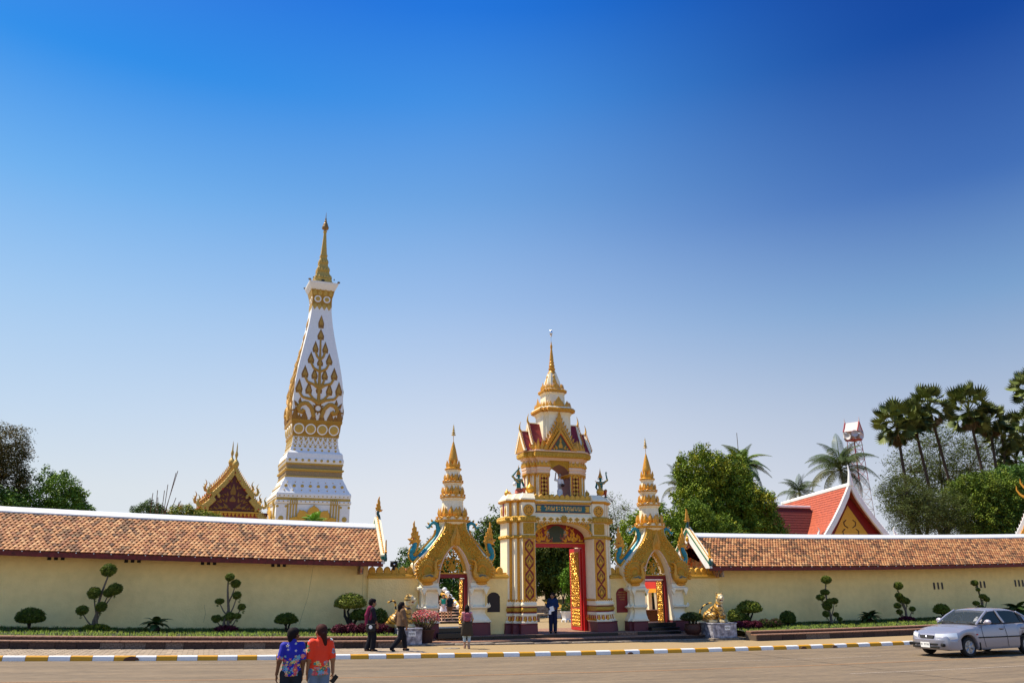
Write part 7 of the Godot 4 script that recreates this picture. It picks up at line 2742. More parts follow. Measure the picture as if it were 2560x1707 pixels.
func build_planting() -> void:
	var green := [Color(0.102,0.152,0.024),Color(0.145,0.192,0.03),Color(0.068,0.104,0.0192)]
	var lime := [Color(0.204,0.256,0.036),Color(0.289,0.32,0.048),Color(0.136,0.184,0.0264),Color(0.374,0.384,0.084)]
	var wine := [Color(0.10,0.012,0.028),Color(0.15,0.02,0.05),Color(0.07,0.012,0.02),Color(0.19,0.035,0.07)]
	var bedg := [Color(0.221,0.256,0.024),Color(0.306,0.304,0.036),Color(0.102,0.144,0.018)]
	var L := func(x: float,z := -32.0): return v3(x,lawn_y(x,z),z)
	mushroom("dome-topped bush on a single stem, leftmost plant by the wall",L.call(-5.55),0.70,0.86,0.34,[[0,0.02,0.0],[0.05,-0.03,0.05]],green)
	topiary("tall cloud-pruned tree with six round pads on a yellow-green bed, left end of the wall",L.call(-3.55),2.16,[[0.15,1.95,0.235,0.85],[-0.19,1.2,0.2,0.9],[0.45,1.32,0.22,0.8],[0.26,1.2,0.16,0.8],[0.1,0.75,0.16,0.9],[-0.48,0.64,0.18,0.75]],"cloud-pruned trees along the walls",[0.42,bedg])
	topiary("slender cloud-pruned tree with small pads on a wine-red bed, left wall",L.call(0.62),2.0,[[-0.03,1.82,0.145,0.8],[0.19,1.6,0.15,0.85],[0.27,1.2,0.13,0.9],[-0.3,1.0,0.135,0.6],[0.46,0.8,0.115,0.8],[-0.36,0.42,0.145,0.75],[0.08,0.5,0.15,0.8],[0.34,0.5,0.10,0.8],[-0.08,0.42,0.1,0.8]],"cloud-pruned trees along the walls",[0.40,wine])
	mushroom("low dome-topped bush with three thin stems, behind the pair crossing the road",L.call(2.66),0.62,0.78,0.25,[[0.02,0.0,-0.18],[0,0.0,0.02],[0.08,0.1,0.22]],green)
	# bigger pruned tree with a lower pad, hedge and bush by the left end of the terrace
	var o := thing("pruned_tree","pruned tree with high light green dome and lower dark pad above the wine-red hedge","topiary tree",L.call(4.95))
	var b := B.new()
	b.tube([v3(0.05,0,0),v3(-0.02,0.3,0),v3(-0.2,0.55,0),v3(-0.22,0.8,0),v3(-0.05,1.05,0)],[0.11,0.09,0.05,0.035,0.025],8)
	b.tube([v3(0.05,0,0),v3(0.02,0.35,0.02),v3(-0.1,0.7,0.02),v3(0.08,1.05,0)],[0.1,0.07,0.04,0.025],8)
	b.tube([v3(0.05,0.05,0),v3(0.2,0.35,0),v3(0.35,0.5,0)],[0.08,0.05,0.03],7)
	obj("trunk",b,M.bark_dark,o)
	pad(o,"foliage_pad",v3(-0.02,0.95,0),v3(0.56,0.38,0.45),lime,1100,0.11,true)
	pad(o,"foliage_pad",v3(0.42,0.50,0.05),v3(0.45,0.26,0.4),green,800,0.11,true)
	o = thing("round_bush","small upright dark green bush behind the person in black with the crimson shawl","bush",L.call(6.0))
	b = B.new()
	b.tube([v3(0,0,0),v3(0,0.3,0)],0.04,6)
	obj("trunk",b,M.bark_dark,o)
	pad(o,"foliage_pad",v3(0,0.42,0),v3(0.36,0.36,0.3),green,700,0.11)
	for q in [["hedge","low wine-red hedge below the pruned tree at the right end of the left lawn",4.25,6.4,wine,-31.2,0.30],["hedge","low dark red and green hedge right of the right tiger statue",21.0,22.3,wine,-31.2,0.26],["hedge","dark green clipped hedge at the end of the red one, right of the right tiger",22.3,23.4,[Color(0.051,0.08,0.0192),Color(0.0765,0.096,0.0216),Color(0.09,0.03,0.03)],-31.2,0.34]]:
		var hd := thing(q[0],q[1],"hedge",L.call((q[2] + q[3]) / 2.0,q[5]))
		var hw: float = (q[3] - q[2]) / 2.0
		var n := int(hw * 2.0 / 0.4)
		for i in n:
			pad(hd,"foliage",v3(-hw + (i + 0.5) * 2.0 * hw / n,q[6] * 0.45,0),v3(0.27,q[6] * 0.62,0.27),q[4],330,0.1)
	# right of the gates
	o = thing("pruned_tree","pruned tree with one wide green dome right of the right tiger statue","topiary tree",L.call(22.3))
	b = B.new()
	b.tube([v3(0,0,0),v3(-0.04,0.3,0),v3(0.1,0.62,0)],[0.09,0.07,0.04],7)
	b.tube([v3(0.02,0.1,0),v3(0.2,0.4,0),v3(0.35,0.65,0)],[0.06,0.04,0.025],7)
	obj("trunk",b,M.bark_dark,o)
	pad(o,"foliage_pad",v3(0.12,0.70,0),v3(0.56,0.36,0.45),[green[1],lime[0],lime[1],green[0]],1100,0.11,true)
	o = thing("round_bush","round yellowish bush beside the pruned tree right of the right tiger","bush",L.call(21.75))
	b = B.new()
	b.tube([v3(0,0,0),v3(0,0.3,0)],0.04,6)
	obj("trunk",b,M.bark_dark,o)
	pad(o,"foliage_pad",v3(-0.1,0.42,0),v3(0.33,0.28,0.3),lime,600,0.11)
	pad(o,"foliage_pad",v3(0.28,0.28,0),v3(0.3,0.26,0.28),green,500,0.11)
	mushroom("small pointed dome-topped bush, second plant right of the right tiger",L.call(24.4),0.58,0.70,0.36,[[0,0,0],[0.06,0.03,0.05]],green)
	topiary("tallest cloud-pruned tree on the right wall, left of the middle cycad",L.call(26.7),2.06,[[0.0,1.92,0.215,0.75],[-0.02,1.36,0.19,0.6],[-0.44,1.14,0.17,0.65],[0.32,0.98,0.165,0.75],[-0.07,0.78,0.21,0.9],[-0.2,0.42,0.135,0.9],[0.4,0.38,0.11,0.8],[0.48,0.2,0.10,0.7],[0.0,0.98,0.12,0.8]],"cloud-pruned trees along the walls",[])
	topiary("cloud-pruned tree on a small wine-red bed left of the wall slits",L.call(31.1),1.74,[[-0.24,1.58,0.19,0.85],[-0.31,1.12,0.16,0.8],[-0.1,0.97,0.2,0.8],[0.18,0.88,0.15,0.85],[-0.45,0.68,0.15,0.75],[0.42,0.52,0.125,0.75],[-0.27,0.4,0.125,0.75]],"cloud-pruned trees along the walls",[0.42,wine])
	topiary("cloud-pruned tree in front of the middle wall slits, behind the car",L.call(36.0),1.75,[[-0.22,1.62,0.15,0.8],[-0.16,1.3,0.08,0.8],[0.03,0.98,0.155,0.6],[0.27,0.84,0.125,0.8],[-0.4,0.66,0.14,0.6],[-0.22,0.4,0.16,1.0],[0.34,0.28,0.11,0.75]],"cloud-pruned trees along the walls",[])
	mushroom("dome-topped bush on two bent stems behind the bonnet of the car",L.call(33.35),0.70,0.78,0.32,[[0.02,-0.03,-0.22],[0.04,0.06,0.12]],[lime[2],green[1],lime[0]])
	var cyc := [feather_frond(0.75,0.45,0.8,0.2,26,0.25,0.11),feather_frond(0.7,0.3,1.0,0.2,26,0.3,0.11)]
	cycad("dark low cycad on the left lawn between the two cloud-pruned trees",L.call(-1.68),0.86,16,cyc)
	cycad("dense upright cycad in the middle of the right lawn",L.call(28.95),0.9,26,cyc)
	cycad("wide dark cycad at the right end, behind the car roof",L.call(38.2),1.35,16,cyc)
	# potted plants beside the plinths
	o = thing("potted_shrub","potted desert rose with pink blossom beside the left side gate","potted plant",v3(7.62,0.19,-31.2))
	b = B.new()
	b.lathe([[0.0,0.0],[0.26,0.0],[0.28,0.05],[0.33,0.36],[0.37,0.42],[0.37,0.46],[0.31,0.46],[0.30,0.40],[0.0,0.40]],18)
	obj("pot",b,M.clay,o)
	b = B.new()
	for i in 16:
		var an := i * 2.4
		var r := rng.randf_range(0.22,0.5)
		b.tube([v3(cos(an) * 0.03,0.40,sin(an) * 0.03),v3(cos(an) * r * 0.6,0.56 + rng.randf() * 0.06,sin(an) * r * 0.6),v3(cos(an) * r * 0.9,0.72,sin(an) * r * 0.9),v3(cos(an) * r,0.86 + rng.randf() * 0.12,sin(an) * r)],[0.05,0.03,0.02,0.01],6)
	obj("stem",b,M.bark,o)
	pad(o,"leaf_tuft",v3(0,0.80,0),v3(0.5,0.17,0.4),[Color(0.17,0.208,0.06),Color(0.272,0.24,0.084)],170,0.09)
	var fm := leaf_clump("flower",7,0.4,0.75,0.7,23)
	var xf := []
	var co := []
	for i in 520:
		var d := v3(rng.randfn(),rng.randfn() * 0.8,rng.randfn()).normalized()
		if d.y < -0.45:
			continue
		xf.append(Transform3D(Basis.from_euler(v3(rng.randf() * 6.0,rng.randf() * 6.0,0)).scaled(Vector3.ONE * 0.062 * rng.randf_range(0.7,1.2)),v3(0,0.88,0) + d * v3(0.56,0.27,0.45) * rng.randf_range(0.8,1.05)))
		co.append([Color(0.80,0.22,0.26),Color(0.85,0.34,0.34),Color(0.75,0.15,0.2),Color(0.85,0.5,0.42)][rng.randi() % 4])
	many("blossom",fm,M.flower,xf,co,o,true)
	o = thing("potted_bonsai","potted bonsai with flat dark crown left of the right tiger statue","potted plant",v3(18.95,0.19,-31.1))
	b = B.new()
	b.lathe([[0.0,0.0],[0.25,0.0],[0.34,0.12],[0.36,0.26],[0.32,0.38],[0.34,0.42],[0.28,0.42],[0.26,0.36],[0.0,0.36]],18,Transform3D(),50.0)
	obj("pot",b,M.clay,o)
	b = B.new()
	for q in [[-0.1,-0.16,-0.1],[0.0,0.05,0.12],[0.14,0.18,0.2],[-0.05,0.02,-0.2]]:
		b.tube([v3(q[0],0.34,0),v3(q[1],0.5,0.02),v3(q[2],0.66,0)],[0.05,0.04,0.025],6)
	obj("stem",b,M.bark_dark,o)
	pad(o,"foliage_pad",v3(-0.02,0.64,0),v3(0.47,0.22,0.38),[Color(0.0425,0.072,0.024),Color(0.068,0.104,0.03),Color(0.051,0.064,0.024)],1000,0.1,true)

func tiger(label: String,at: Vector3,turn: float,head_turn: float,group: String,tail: Array) -> void:
	# a seated tiger facing +z: paws at z = 0, rump behind
	var o := thing("tiger_statue",label,"statue",at,group,turn)
	var b := B.new()
	var hb := Basis(Vector3.UP,head_turn)
	var hc := v3(0,0.95,-0.06)
	var hx := func(x: float,y: float,z: float): return hc + hb * v3(x,y,z)
	var bones := [
		[v3(0,0.24,-0.62),v3(0,0.42,-0.38),0.21,0.20,Vector3.RIGHT,1.1],[v3(0,0.42,-0.38),v3(0,0.60,-0.14),0.19,0.185,Vector3.RIGHT,1.15],[v3(0,0.60,-0.14),v3(0,0.88,-0.10),0.165,0.12,Vector3.RIGHT,1.1],
		[v3(0,0.16,-0.66),v3(0,0.13,-0.84),0.16,0.09],
		[v3(0.13,0.56,-0.10),v3(0.14,0.27,0.0),0.10,0.065],[v3(0.14,0.27,0.0),v3(0.145,0.06,-0.01),0.062,0.055],[v3(0.145,0.05,0.0),v3(0.15,0.045,0.10),0.065,0.06],
		[v3(-0.13,0.56,-0.10),v3(-0.14,0.27,0.0),0.10,0.065],[v3(-0.14,0.27,0.0),v3(-0.145,0.06,-0.01),0.062,0.055],[v3(-0.145,0.05,0.0),v3(-0.15,0.045,0.10),0.065,0.06],
		[v3(0.15,0.24,-0.58),v3(0.22,0.27,-0.30),0.16,0.105],[v3(0.22,0.27,-0.30),v3(0.20,0.08,-0.46),0.09,0.06],[v3(0.20,0.055,-0.46),v3(0.21,0.05,-0.20),0.06,0.055],
		[v3(-0.15,0.24,-0.58),v3(-0.22,0.27,-0.30),0.16,0.105],[v3(-0.22,0.27,-0.30),v3(-0.20,0.08,-0.46),0.09,0.06],[v3(-0.20,0.055,-0.46),v3(-0.21,0.05,-0.20),0.06,0.055]]
	var col := func(p: Vector3):
		var gold := Color(0.50,0.27,0.045)
		var pale := Color(0.58,0.46,0.24)
		var ink := Color(0.02,0.014,0.008)
		var w := sin(p.y * 42.0 + 9.0 * absf(p.x) + p.z * 26.0 + 2.0 * sin(p.x * 13.0 + p.z * 7.0))
		if p.z > -0.02 and absf(p.x) < 0.1 and p.y > 0.3:
			return ink if w > 0.85 else pale
		if p.y < 0.12:
			return pale
		return ink if w > 0.72 else gold
	blob(b,bones,0.014,0.07,[],col)
	var head := [[hx.call(0,0.05,-0.02),hx.call(0,0.05,0.05),0.145,0.13],[hx.call(0,0.015,0.10),hx.call(0,0.01,0.19),0.095,0.075],[hx.call(-0.04,-0.005,0.2),hx.call(0.04,-0.005,0.2),0.05,0.05],
		[hx.call(0,-0.10,0.05),hx.call(0,-0.135,0.17),0.075,0.05],[hx.call(-0.09,0.0,0.06),hx.call(-0.1,-0.04,0.04),0.07,0.06],[hx.call(0.09,0.0,0.06),hx.call(0.1,-0.04,0.04),0.07,0.06],
		[hx.call(-0.11,0.15,-0.03),hx.call(-0.125,0.21,-0.03),0.05,0.03,hb.z,1.6],[hx.call(0.11,0.15,-0.03),hx.call(0.125,0.21,-0.03),0.05,0.03,hb.z,1.6],
		[hx.call(-0.055,0.09,0.10),hx.call(-0.055,0.09,0.10),0.035,0.035],[hx.call(0.055,0.09,0.10),hx.call(0.055,0.09,0.10),0.035,0.035],
		[hx.call(0,-0.062,0.12),hx.call(0,-0.068,0.26),-0.032,-0.045],[hx.call(0,0.02,-0.05),v3(0,0.72,-0.12),0.13,0.13]]
	var hcol := func(p: Vector3):
		var q: Vector3 = hb.inverse() * (p - hc)
		var w := sin(q.y * 60.0 + 12.0 * absf(q.x))
		if q.z > 0.08 and q.y < -0.045 and q.y > -0.105 and absf(q.x) < 0.06:
			return Color(0.20,0.02,0.02)
		if q.z > 0.1 or q.y < -0.03:
			return Color(0.60,0.50,0.30)
		if q.z < 0.08 and w > 0.75:
			return Color(0.03,0.02,0.01)
		return Color(0.55,0.34,0.09)
	blob(b,head,0.0085,0.03,[],hcol)
	b.col = Color(0.5,0.3,0.06)
	var bo := obj("body",b,M.tiger,o)
	b = B.new()
	for s in [-1.0,1.0]:
		b.ball(hx.call(s * 0.055,0.095,0.128),v3(0.02,0.016,0.014),8,6)
	b.ball(hx.call(0,0.035,0.255),v3(0.03,0.02,0.02),8,6)
	obj("eyes_and_nose",b,M.brown_dark,bo)
	b = B.new()
	for s in [-1.0,1.0]:
		b.tube([hx.call(s * 0.035,-0.035,0.23),hx.call(s * 0.035,-0.085,0.235)],[0.012,0.003],6)
		b.tube([hx.call(s * 0.03,-0.115,0.20),hx.call(s * 0.03,-0.075,0.215)],[0.011,0.003],6)
		for i in 3:
			b.ball(hx.call(s * 0.008 * (2 * i + 1) * 0.8,-0.04,0.245),v3(0.007,0.012,0.006),5,4)
	obj("teeth",b,M.white,bo)
	for i in tail.size() - 1:
		b = B.new()
		b.tube([tail[i],tail[i + 1]],0.03,7)
		obj("tail_segment",b,M.gold_paint if i % 2 == 0 else M.dark,bo)

func build_tigers() -> void:
	mat("tiger",Color(1,1,1),0.38,0.1,null,1.0,null,1.0,true)
	for sd in 2:
		var p := thing("marble_plinth",["grey marble plinth under the left tiger statue","grey marble plinth under the right tiger statue, lettered white plate on it"][sd],"plinth",[v3(6.86,0.1,-30.75),v3(19.95,0.0,-30.75)][sd],"marble plinths of the tiger statues")
		var b := B.new()
		var w: float = [0.42,0.56][sd]
		b.bb(-w,-0.1,-0.85,w,0.60,0.50,0.012)
		b.bb(-w - 0.02,0.60,-0.87,w + 0.02,0.655,0.52,0.012)
		obj("block",b,M.marble,p)
		b = B.new()
		b.bb(-w - 0.12,-0.15,-0.9,w + 0.35 * sd + 0.1,0.10 - 0.02 * sd,0.62,0.012)
		obj("footing",b,M.concrete,p)
		b = B.new()
		b.box(v3(0.05 + 0.06 * sd,0.46,0.503),v3(0.26,0.17,0.012),Basis(),0.003)
		var pl := obj("name_plate",b,M.white,p)
		b = B.new()
		for i in 3:
			var x := -0.06 + 0.06 * sd + i * 0.075
			stroke(b,[Vector2(x - 0.015,0.43),Vector2(x - 0.015,0.49),Vector2(x + 0.015,0.50),Vector2(x + 0.03,0.47),Vector2(x + 0.03,0.42)],0.014,Transform3D(Basis(),v3(0.02,0,0.509)),0.003)
		obj("lettering",b,M.dark,pl)
	tiger("golden striped seated tiger statue in profile with open mouth, on the left plinth",v3(6.95,0.755,-30.75),1.15,-0.05,"golden tiger statues on plinths",[v3(0,0.5,-0.5),v3(0.05,0.62,-0.56),v3(0.06,0.74,-0.58),v3(0.05,0.84,-0.58),v3(0.02,0.92,-0.62),v3(0.0,0.93,-0.70),v3(0.0,0.90,-0.78),v3(0.02,0.87,-0.86)])
	tiger("golden striped seated tiger statue facing the road with curled tail, on the right plinth",v3(20.0,0.655,-30.45),0.62,-0.75,"golden tiger statues on plinths",[v3(-0.15,0.15,-0.8),v3(-0.25,0.25,-0.85),v3(-0.33,0.38,-0.84),v3(-0.36,0.52,-0.78),v3(-0.33,0.64,-0.68),v3(-0.27,0.72,-0.58),v3(-0.20,0.76,-0.48),v3(-0.13,0.77,-0.38)])

func build_court() -> void:
	# what shows through the three gates
	var b: B
	var st := thing("court_stairs","dark stairs with pale nosings behind the left side gate","stairs",v3(13.2,0.05,-49.2))
	for i in 8:
		b = B.new()
		b.bb(-1.3,-0.4,-0.45 - i * 0.34 - 4.0,1.3,0.11 + i * 0.16,-0.1 - i * 0.34)
		obj("step",b,M.granite,st)
		b = B.new()
		b.bb(-1.3,0.11 + i * 0.16,-0.46 - i * 0.34,1.3,0.14 + i * 0.16,-0.08 - i * 0.34,0.008)
		obj("nosing",b,M.pinkish,st)
	var br := thing("naga_balustrade","gilt and white serpent balustrade sloping beside the court stairs","balustrade",v3(14.15,0.05,-49.5))
	b = B.new()
	b.tube([v3(0.1,0.5,0.7),v3(0.0,0.85,0.3),v3(-0.15,1.2,-0.3),v3(-0.35,1.5,-1.2),v3(-0.5,1.65,-2.2)],[0.11,0.12,0.12,0.11,0.1],9)
	obj("rail",b,M.gold_bright,br)
	b = B.new()
	for i in 7:
		b.ball(v3(-0.02 - 0.08 * i,0.5 + 0.2 * i,0.55 - 0.35 * i) + v3(0,0.22,0),v3(0.16,0.14,0.14),8,5)
	obj("white_scales",b,M.white,br)
	var sh := thing("small_shrine","small white shrine with gilt gable and orange roof seen through the left side gate","shrine",v3(13.3,0.05,-56))
	b = B.new()
	b.bb(-1.2,0,-1.5,1.2,2.1,0.0)
	obj("wall",b,M.white,sh)
	b = B.new()
	b.prism(PackedVector2Array([Vector2(-1.1,2.0),Vector2(-0.35,2.9),Vector2(0.35,2.9),Vector2(1.1,2.0)]),-1.5,0.4,Transform3D(Basis(Vector3.UP,0.7),Vector3.ZERO))
	obj("roof",b,M.white,sh)
	b = B.new()
	for q in [[-0.75,0.4,M.gold_bright],[-0.5,0.42,M.tile_red]]:
		b.prism(PackedVector2Array([Vector2(-1.2,1.9),Vector2(-1.0,1.9),Vector2(-0.3,2.95),Vector2(-0.5,2.95)]),0.4,0.5,Transform3D(Basis(Vector3.UP,0.7),Vector3.ZERO))
		break
	b.prism(PackedVector2Array([Vector2(-0.8,1.9),Vector2(-0.62,1.9),Vector2(-0.1,2.95),Vector2(-0.28,2.95)]),0.4,0.5,Transform3D(Basis(Vector3.UP,0.7),Vector3.ZERO))
	obj("gilt_board",b,M.gold_bright,sh)
	b = B.new()
	b.ball(v3(-0.55,1.75,0.75),v3(0.26,0.2,0.2),10,6)
	b.tube([v3(-0.55,1.9,0.75),v3(-0.52,2.2,0.75),v3(-0.5,2.5,0.75)],[0.12,0.06,0.01],7)
	obj("gilt_finial",b,M.gold_bright,sh)
	b = B.new()
	b.bb(-1.0,2.85,-1.2,1.0,3.3,0.2)
	obj("eaves",b,M.salmon,sh)
	# main arch
	for q in [[20.3,-47.6,"white footed planter with a leafy plant, seen through the main arch",1.0],[17.6,-48.0,"white planter with a yellow-leaved plant left in the main arch",0.85]]:
		var pt := thing("white_planter",q[2],"planter",v3(q[0],0.05,q[1]),"",0.3)
		b = B.new()
		b.lathe([[0.0,0.16],[0.22,0.16],[0.30,0.5],[0.36,0.56],[0.36,0.62],[0.3,0.62],[0.0,0.58]],4)
		b.lathe([[0.0,0.12],[0.26,0.12],[0.24,0.17],[0.0,0.18]],8)
		for k in 4:
			var a := Basis(Vector3.UP,PI / 2 * k)
			b.box(a * v3(0.16,0.06,0.16),v3(0.09,0.13,0.09),a)
		obj("pot",b,M.white,pt)
		pad(pt,"foliage",v3(0,0.78,0),v3(0.3,0.25,0.3) * q[3],[Color(0.06,0.10,0.03),Color(0.10,0.14,0.04)] if q[3] == 1.0 else [Color(0.3,0.28,0.02),Color(0.10,0.14,0.04)],160,0.14)
	var bn := thing("stone_bench","pale stone bench in the court seen through the main arch","bench",v3(19.3,0.05,-48.6))
	b = B.new()
	b.box(v3(0,0.42,0),v3(1.3,0.09,0.45),Basis(),0.015)
	obj("seat",b,M.concrete,bn)
	for s in [-0.45,0.45]:
		b = B.new()
		b.box(v3(s,0.19,0),v3(0.16,0.38,0.36),Basis(),0.012)
		obj("leg",b,M.concrete,bn)
	b = B.new()
	b.box(v3(0,0.72,-0.2),v3(1.3,0.42,0.08),Basis(),0.015)
	obj("backrest",b,M.concrete,bn)
	var stl := thing("market_stall","market stall with a yellow awning under the court tree","stall",v3(22.9,0.05,-53.5))
	for s in [[-1.2,0.6],[1.2,0.6],[-1.2,-0.9],[1.2,-0.9]]:
		b = B.new()
		b.tube([v3(s[0],0,s[1]),v3(s[0],0.62 if s[1] > 0 else 1.1,s[1])],0.03,6)
		obj("leg",b,M.steel,stl)
	b = B.new()
	b.box(v3(0,0.9,-0.1),v3(2.8,0.05,2.0),Basis(Vector3.RIGHT,0.28))
	obj("awning",b,mat("awning_yellow",Color(0.62,0.46,0.12),0.8),stl)
	b = B.new()
	b.bb(-1.1,0.0,-0.8,1.1,0.5,0.4,0.02)
	obj("counter",b,M.white,stl)
	var mc := thing("motorcycle","dark motorcycle with red fairing parked left in the court beyond the main arch","motorcycle",v3(18.0,0.05,-49.6),"",0.5)
	for x in [-0.6,0.6]:
		b = B.new()
		var ring := []
		for i in 17:
			ring.append(v3(x + cos(TAU * i / 16.0) * 0.26,0.30 + sin(TAU * i / 16.0) * 0.26,0))
		b.tube(ring,0.045,6)
		obj("wheel",b,M.dark,mc)
	b = B.new()
	b.tube([v3(0.6,0.3,0),v3(0.45,0.95,0),v3(0.38,1.05,0)],0.035,6)
	b.tube([v3(0.38,1.05,-0.3),v3(0.42,1.05,0.0),v3(0.38,1.05,0.3)],0.02,6)
	b.tube([v3(0.42,0.75,0),v3(0.1,0.45,0),v3(-0.6,0.35,0)],[0.08,0.13,0.06],8)
	obj("frame",b,M.dark,mc)
	b = B.new()
	b.box(v3(0.42,0.72,0),v3(0.16,0.5,0.3),Basis(Vector3.BACK,0.3),0.05)
	b.box(v3(-0.4,0.62,0),v3(0.6,0.2,0.2),Basis(),0.05)
	obj("fairing",b,M.scarlet,mc)
	b = B.new()
	b.box(v3(-0.2,0.78,0),v3(0.75,0.1,0.24),Basis(),0.04)
	obj("seat",b,M.dark,mc)
	# right side gate: striped awning on a post, wooden counter
	var aw := thing("striped_awning","red and yellow cloth awning with white and green edge, seen through the right side gate","awning",v3(22.0,0.05,-40.0))
	for q in [[2.62,2.52,M.green_trim,"green_edge"],[2.52,2.36,M.white,"white_edge"],[2.36,2.26,M.plum,"brown_band"],[2.26,1.92,mat("cloth_red",Color(0.85,0.20,0.08),0.8),"red_cloth"],[1.92,1.72,mat("cloth_yellow",Color(0.95,0.62,0.05),0.8),"yellow_cloth"]]:
		b = B.new()
		var s := []
		for x in 9:
			var xx := -0.9 + x * 0.225
			var z0: float = (2.62 - q[0]) * 0.9 + 0.02 * sin(x * 2.0)
			var z1: float = (2.62 - q[1]) * 0.9 + 0.02 * sin(x * 2.0)
			s.append(PackedVector3Array([v3(xx,q[0],z0),v3(xx,q[1],z1),v3(xx,q[1],z1 - 0.02),v3(xx,q[0],z0 - 0.02)]))
		b.rings(s,true,true,30.0)
		obj(q[3],b,q[2],aw)
	for x in [-0.05,0.85]:
		b = B.new()
		b.bb(x - 0.1,0.0,-0.25,x + 0.1,2.5,-0.05,0.015)
		obj("post",b,M.ivory,aw)
	var ctr := thing("wooden_counter","brown wooden counter behind the right side gate","counter",v3(20.75,0.05,-37.9))
	for i in 6:
		b = B.new()
		b.bb(-0.45 + i * 0.15,0.0,-0.25,-0.455 + (i + 1) * 0.15,0.88,0.25,0.008)
		obj("plank",b,M.wood,ctr)
	b = B.new()
	b.bb(-0.5,0.88,-0.3,0.5,0.92,0.3,0.01)
	obj("top",b,M.wood,ctr)

func smooth_line(pts: Array,n: int) -> PackedVector2Array:
	var c := Curve2D.new()
	for i in pts.size():
		var a: Vector2 = pts[maxi(i - 1,0)]
		var e: Vector2 = pts[mini(i + 1,pts.size() - 1)]
		c.add_point(pts[i],-(e - a) / 6.0,(e - a) / 6.0)
	var o := PackedVector2Array()
	var l := c.get_baked_length()
	for i in n + 1:
		o.append(c.sample_baked(l * i / n))
	return o

func interp(tab: Array,x: float) -> float:
	if x <= tab[0][0]:
		return tab[0][1]
	for i in tab.size() - 1:
		if x <= tab[i + 1][0]:
			var t: float = (x - tab[i][0]) / (tab[i + 1][0] - tab[i][0])
			t = t * t * (3.0 - 2.0 * t) * 0.5 + t * 0.5
			return lerpf(tab[i][1],tab[i + 1][1],t)
	return tab[-1][1]

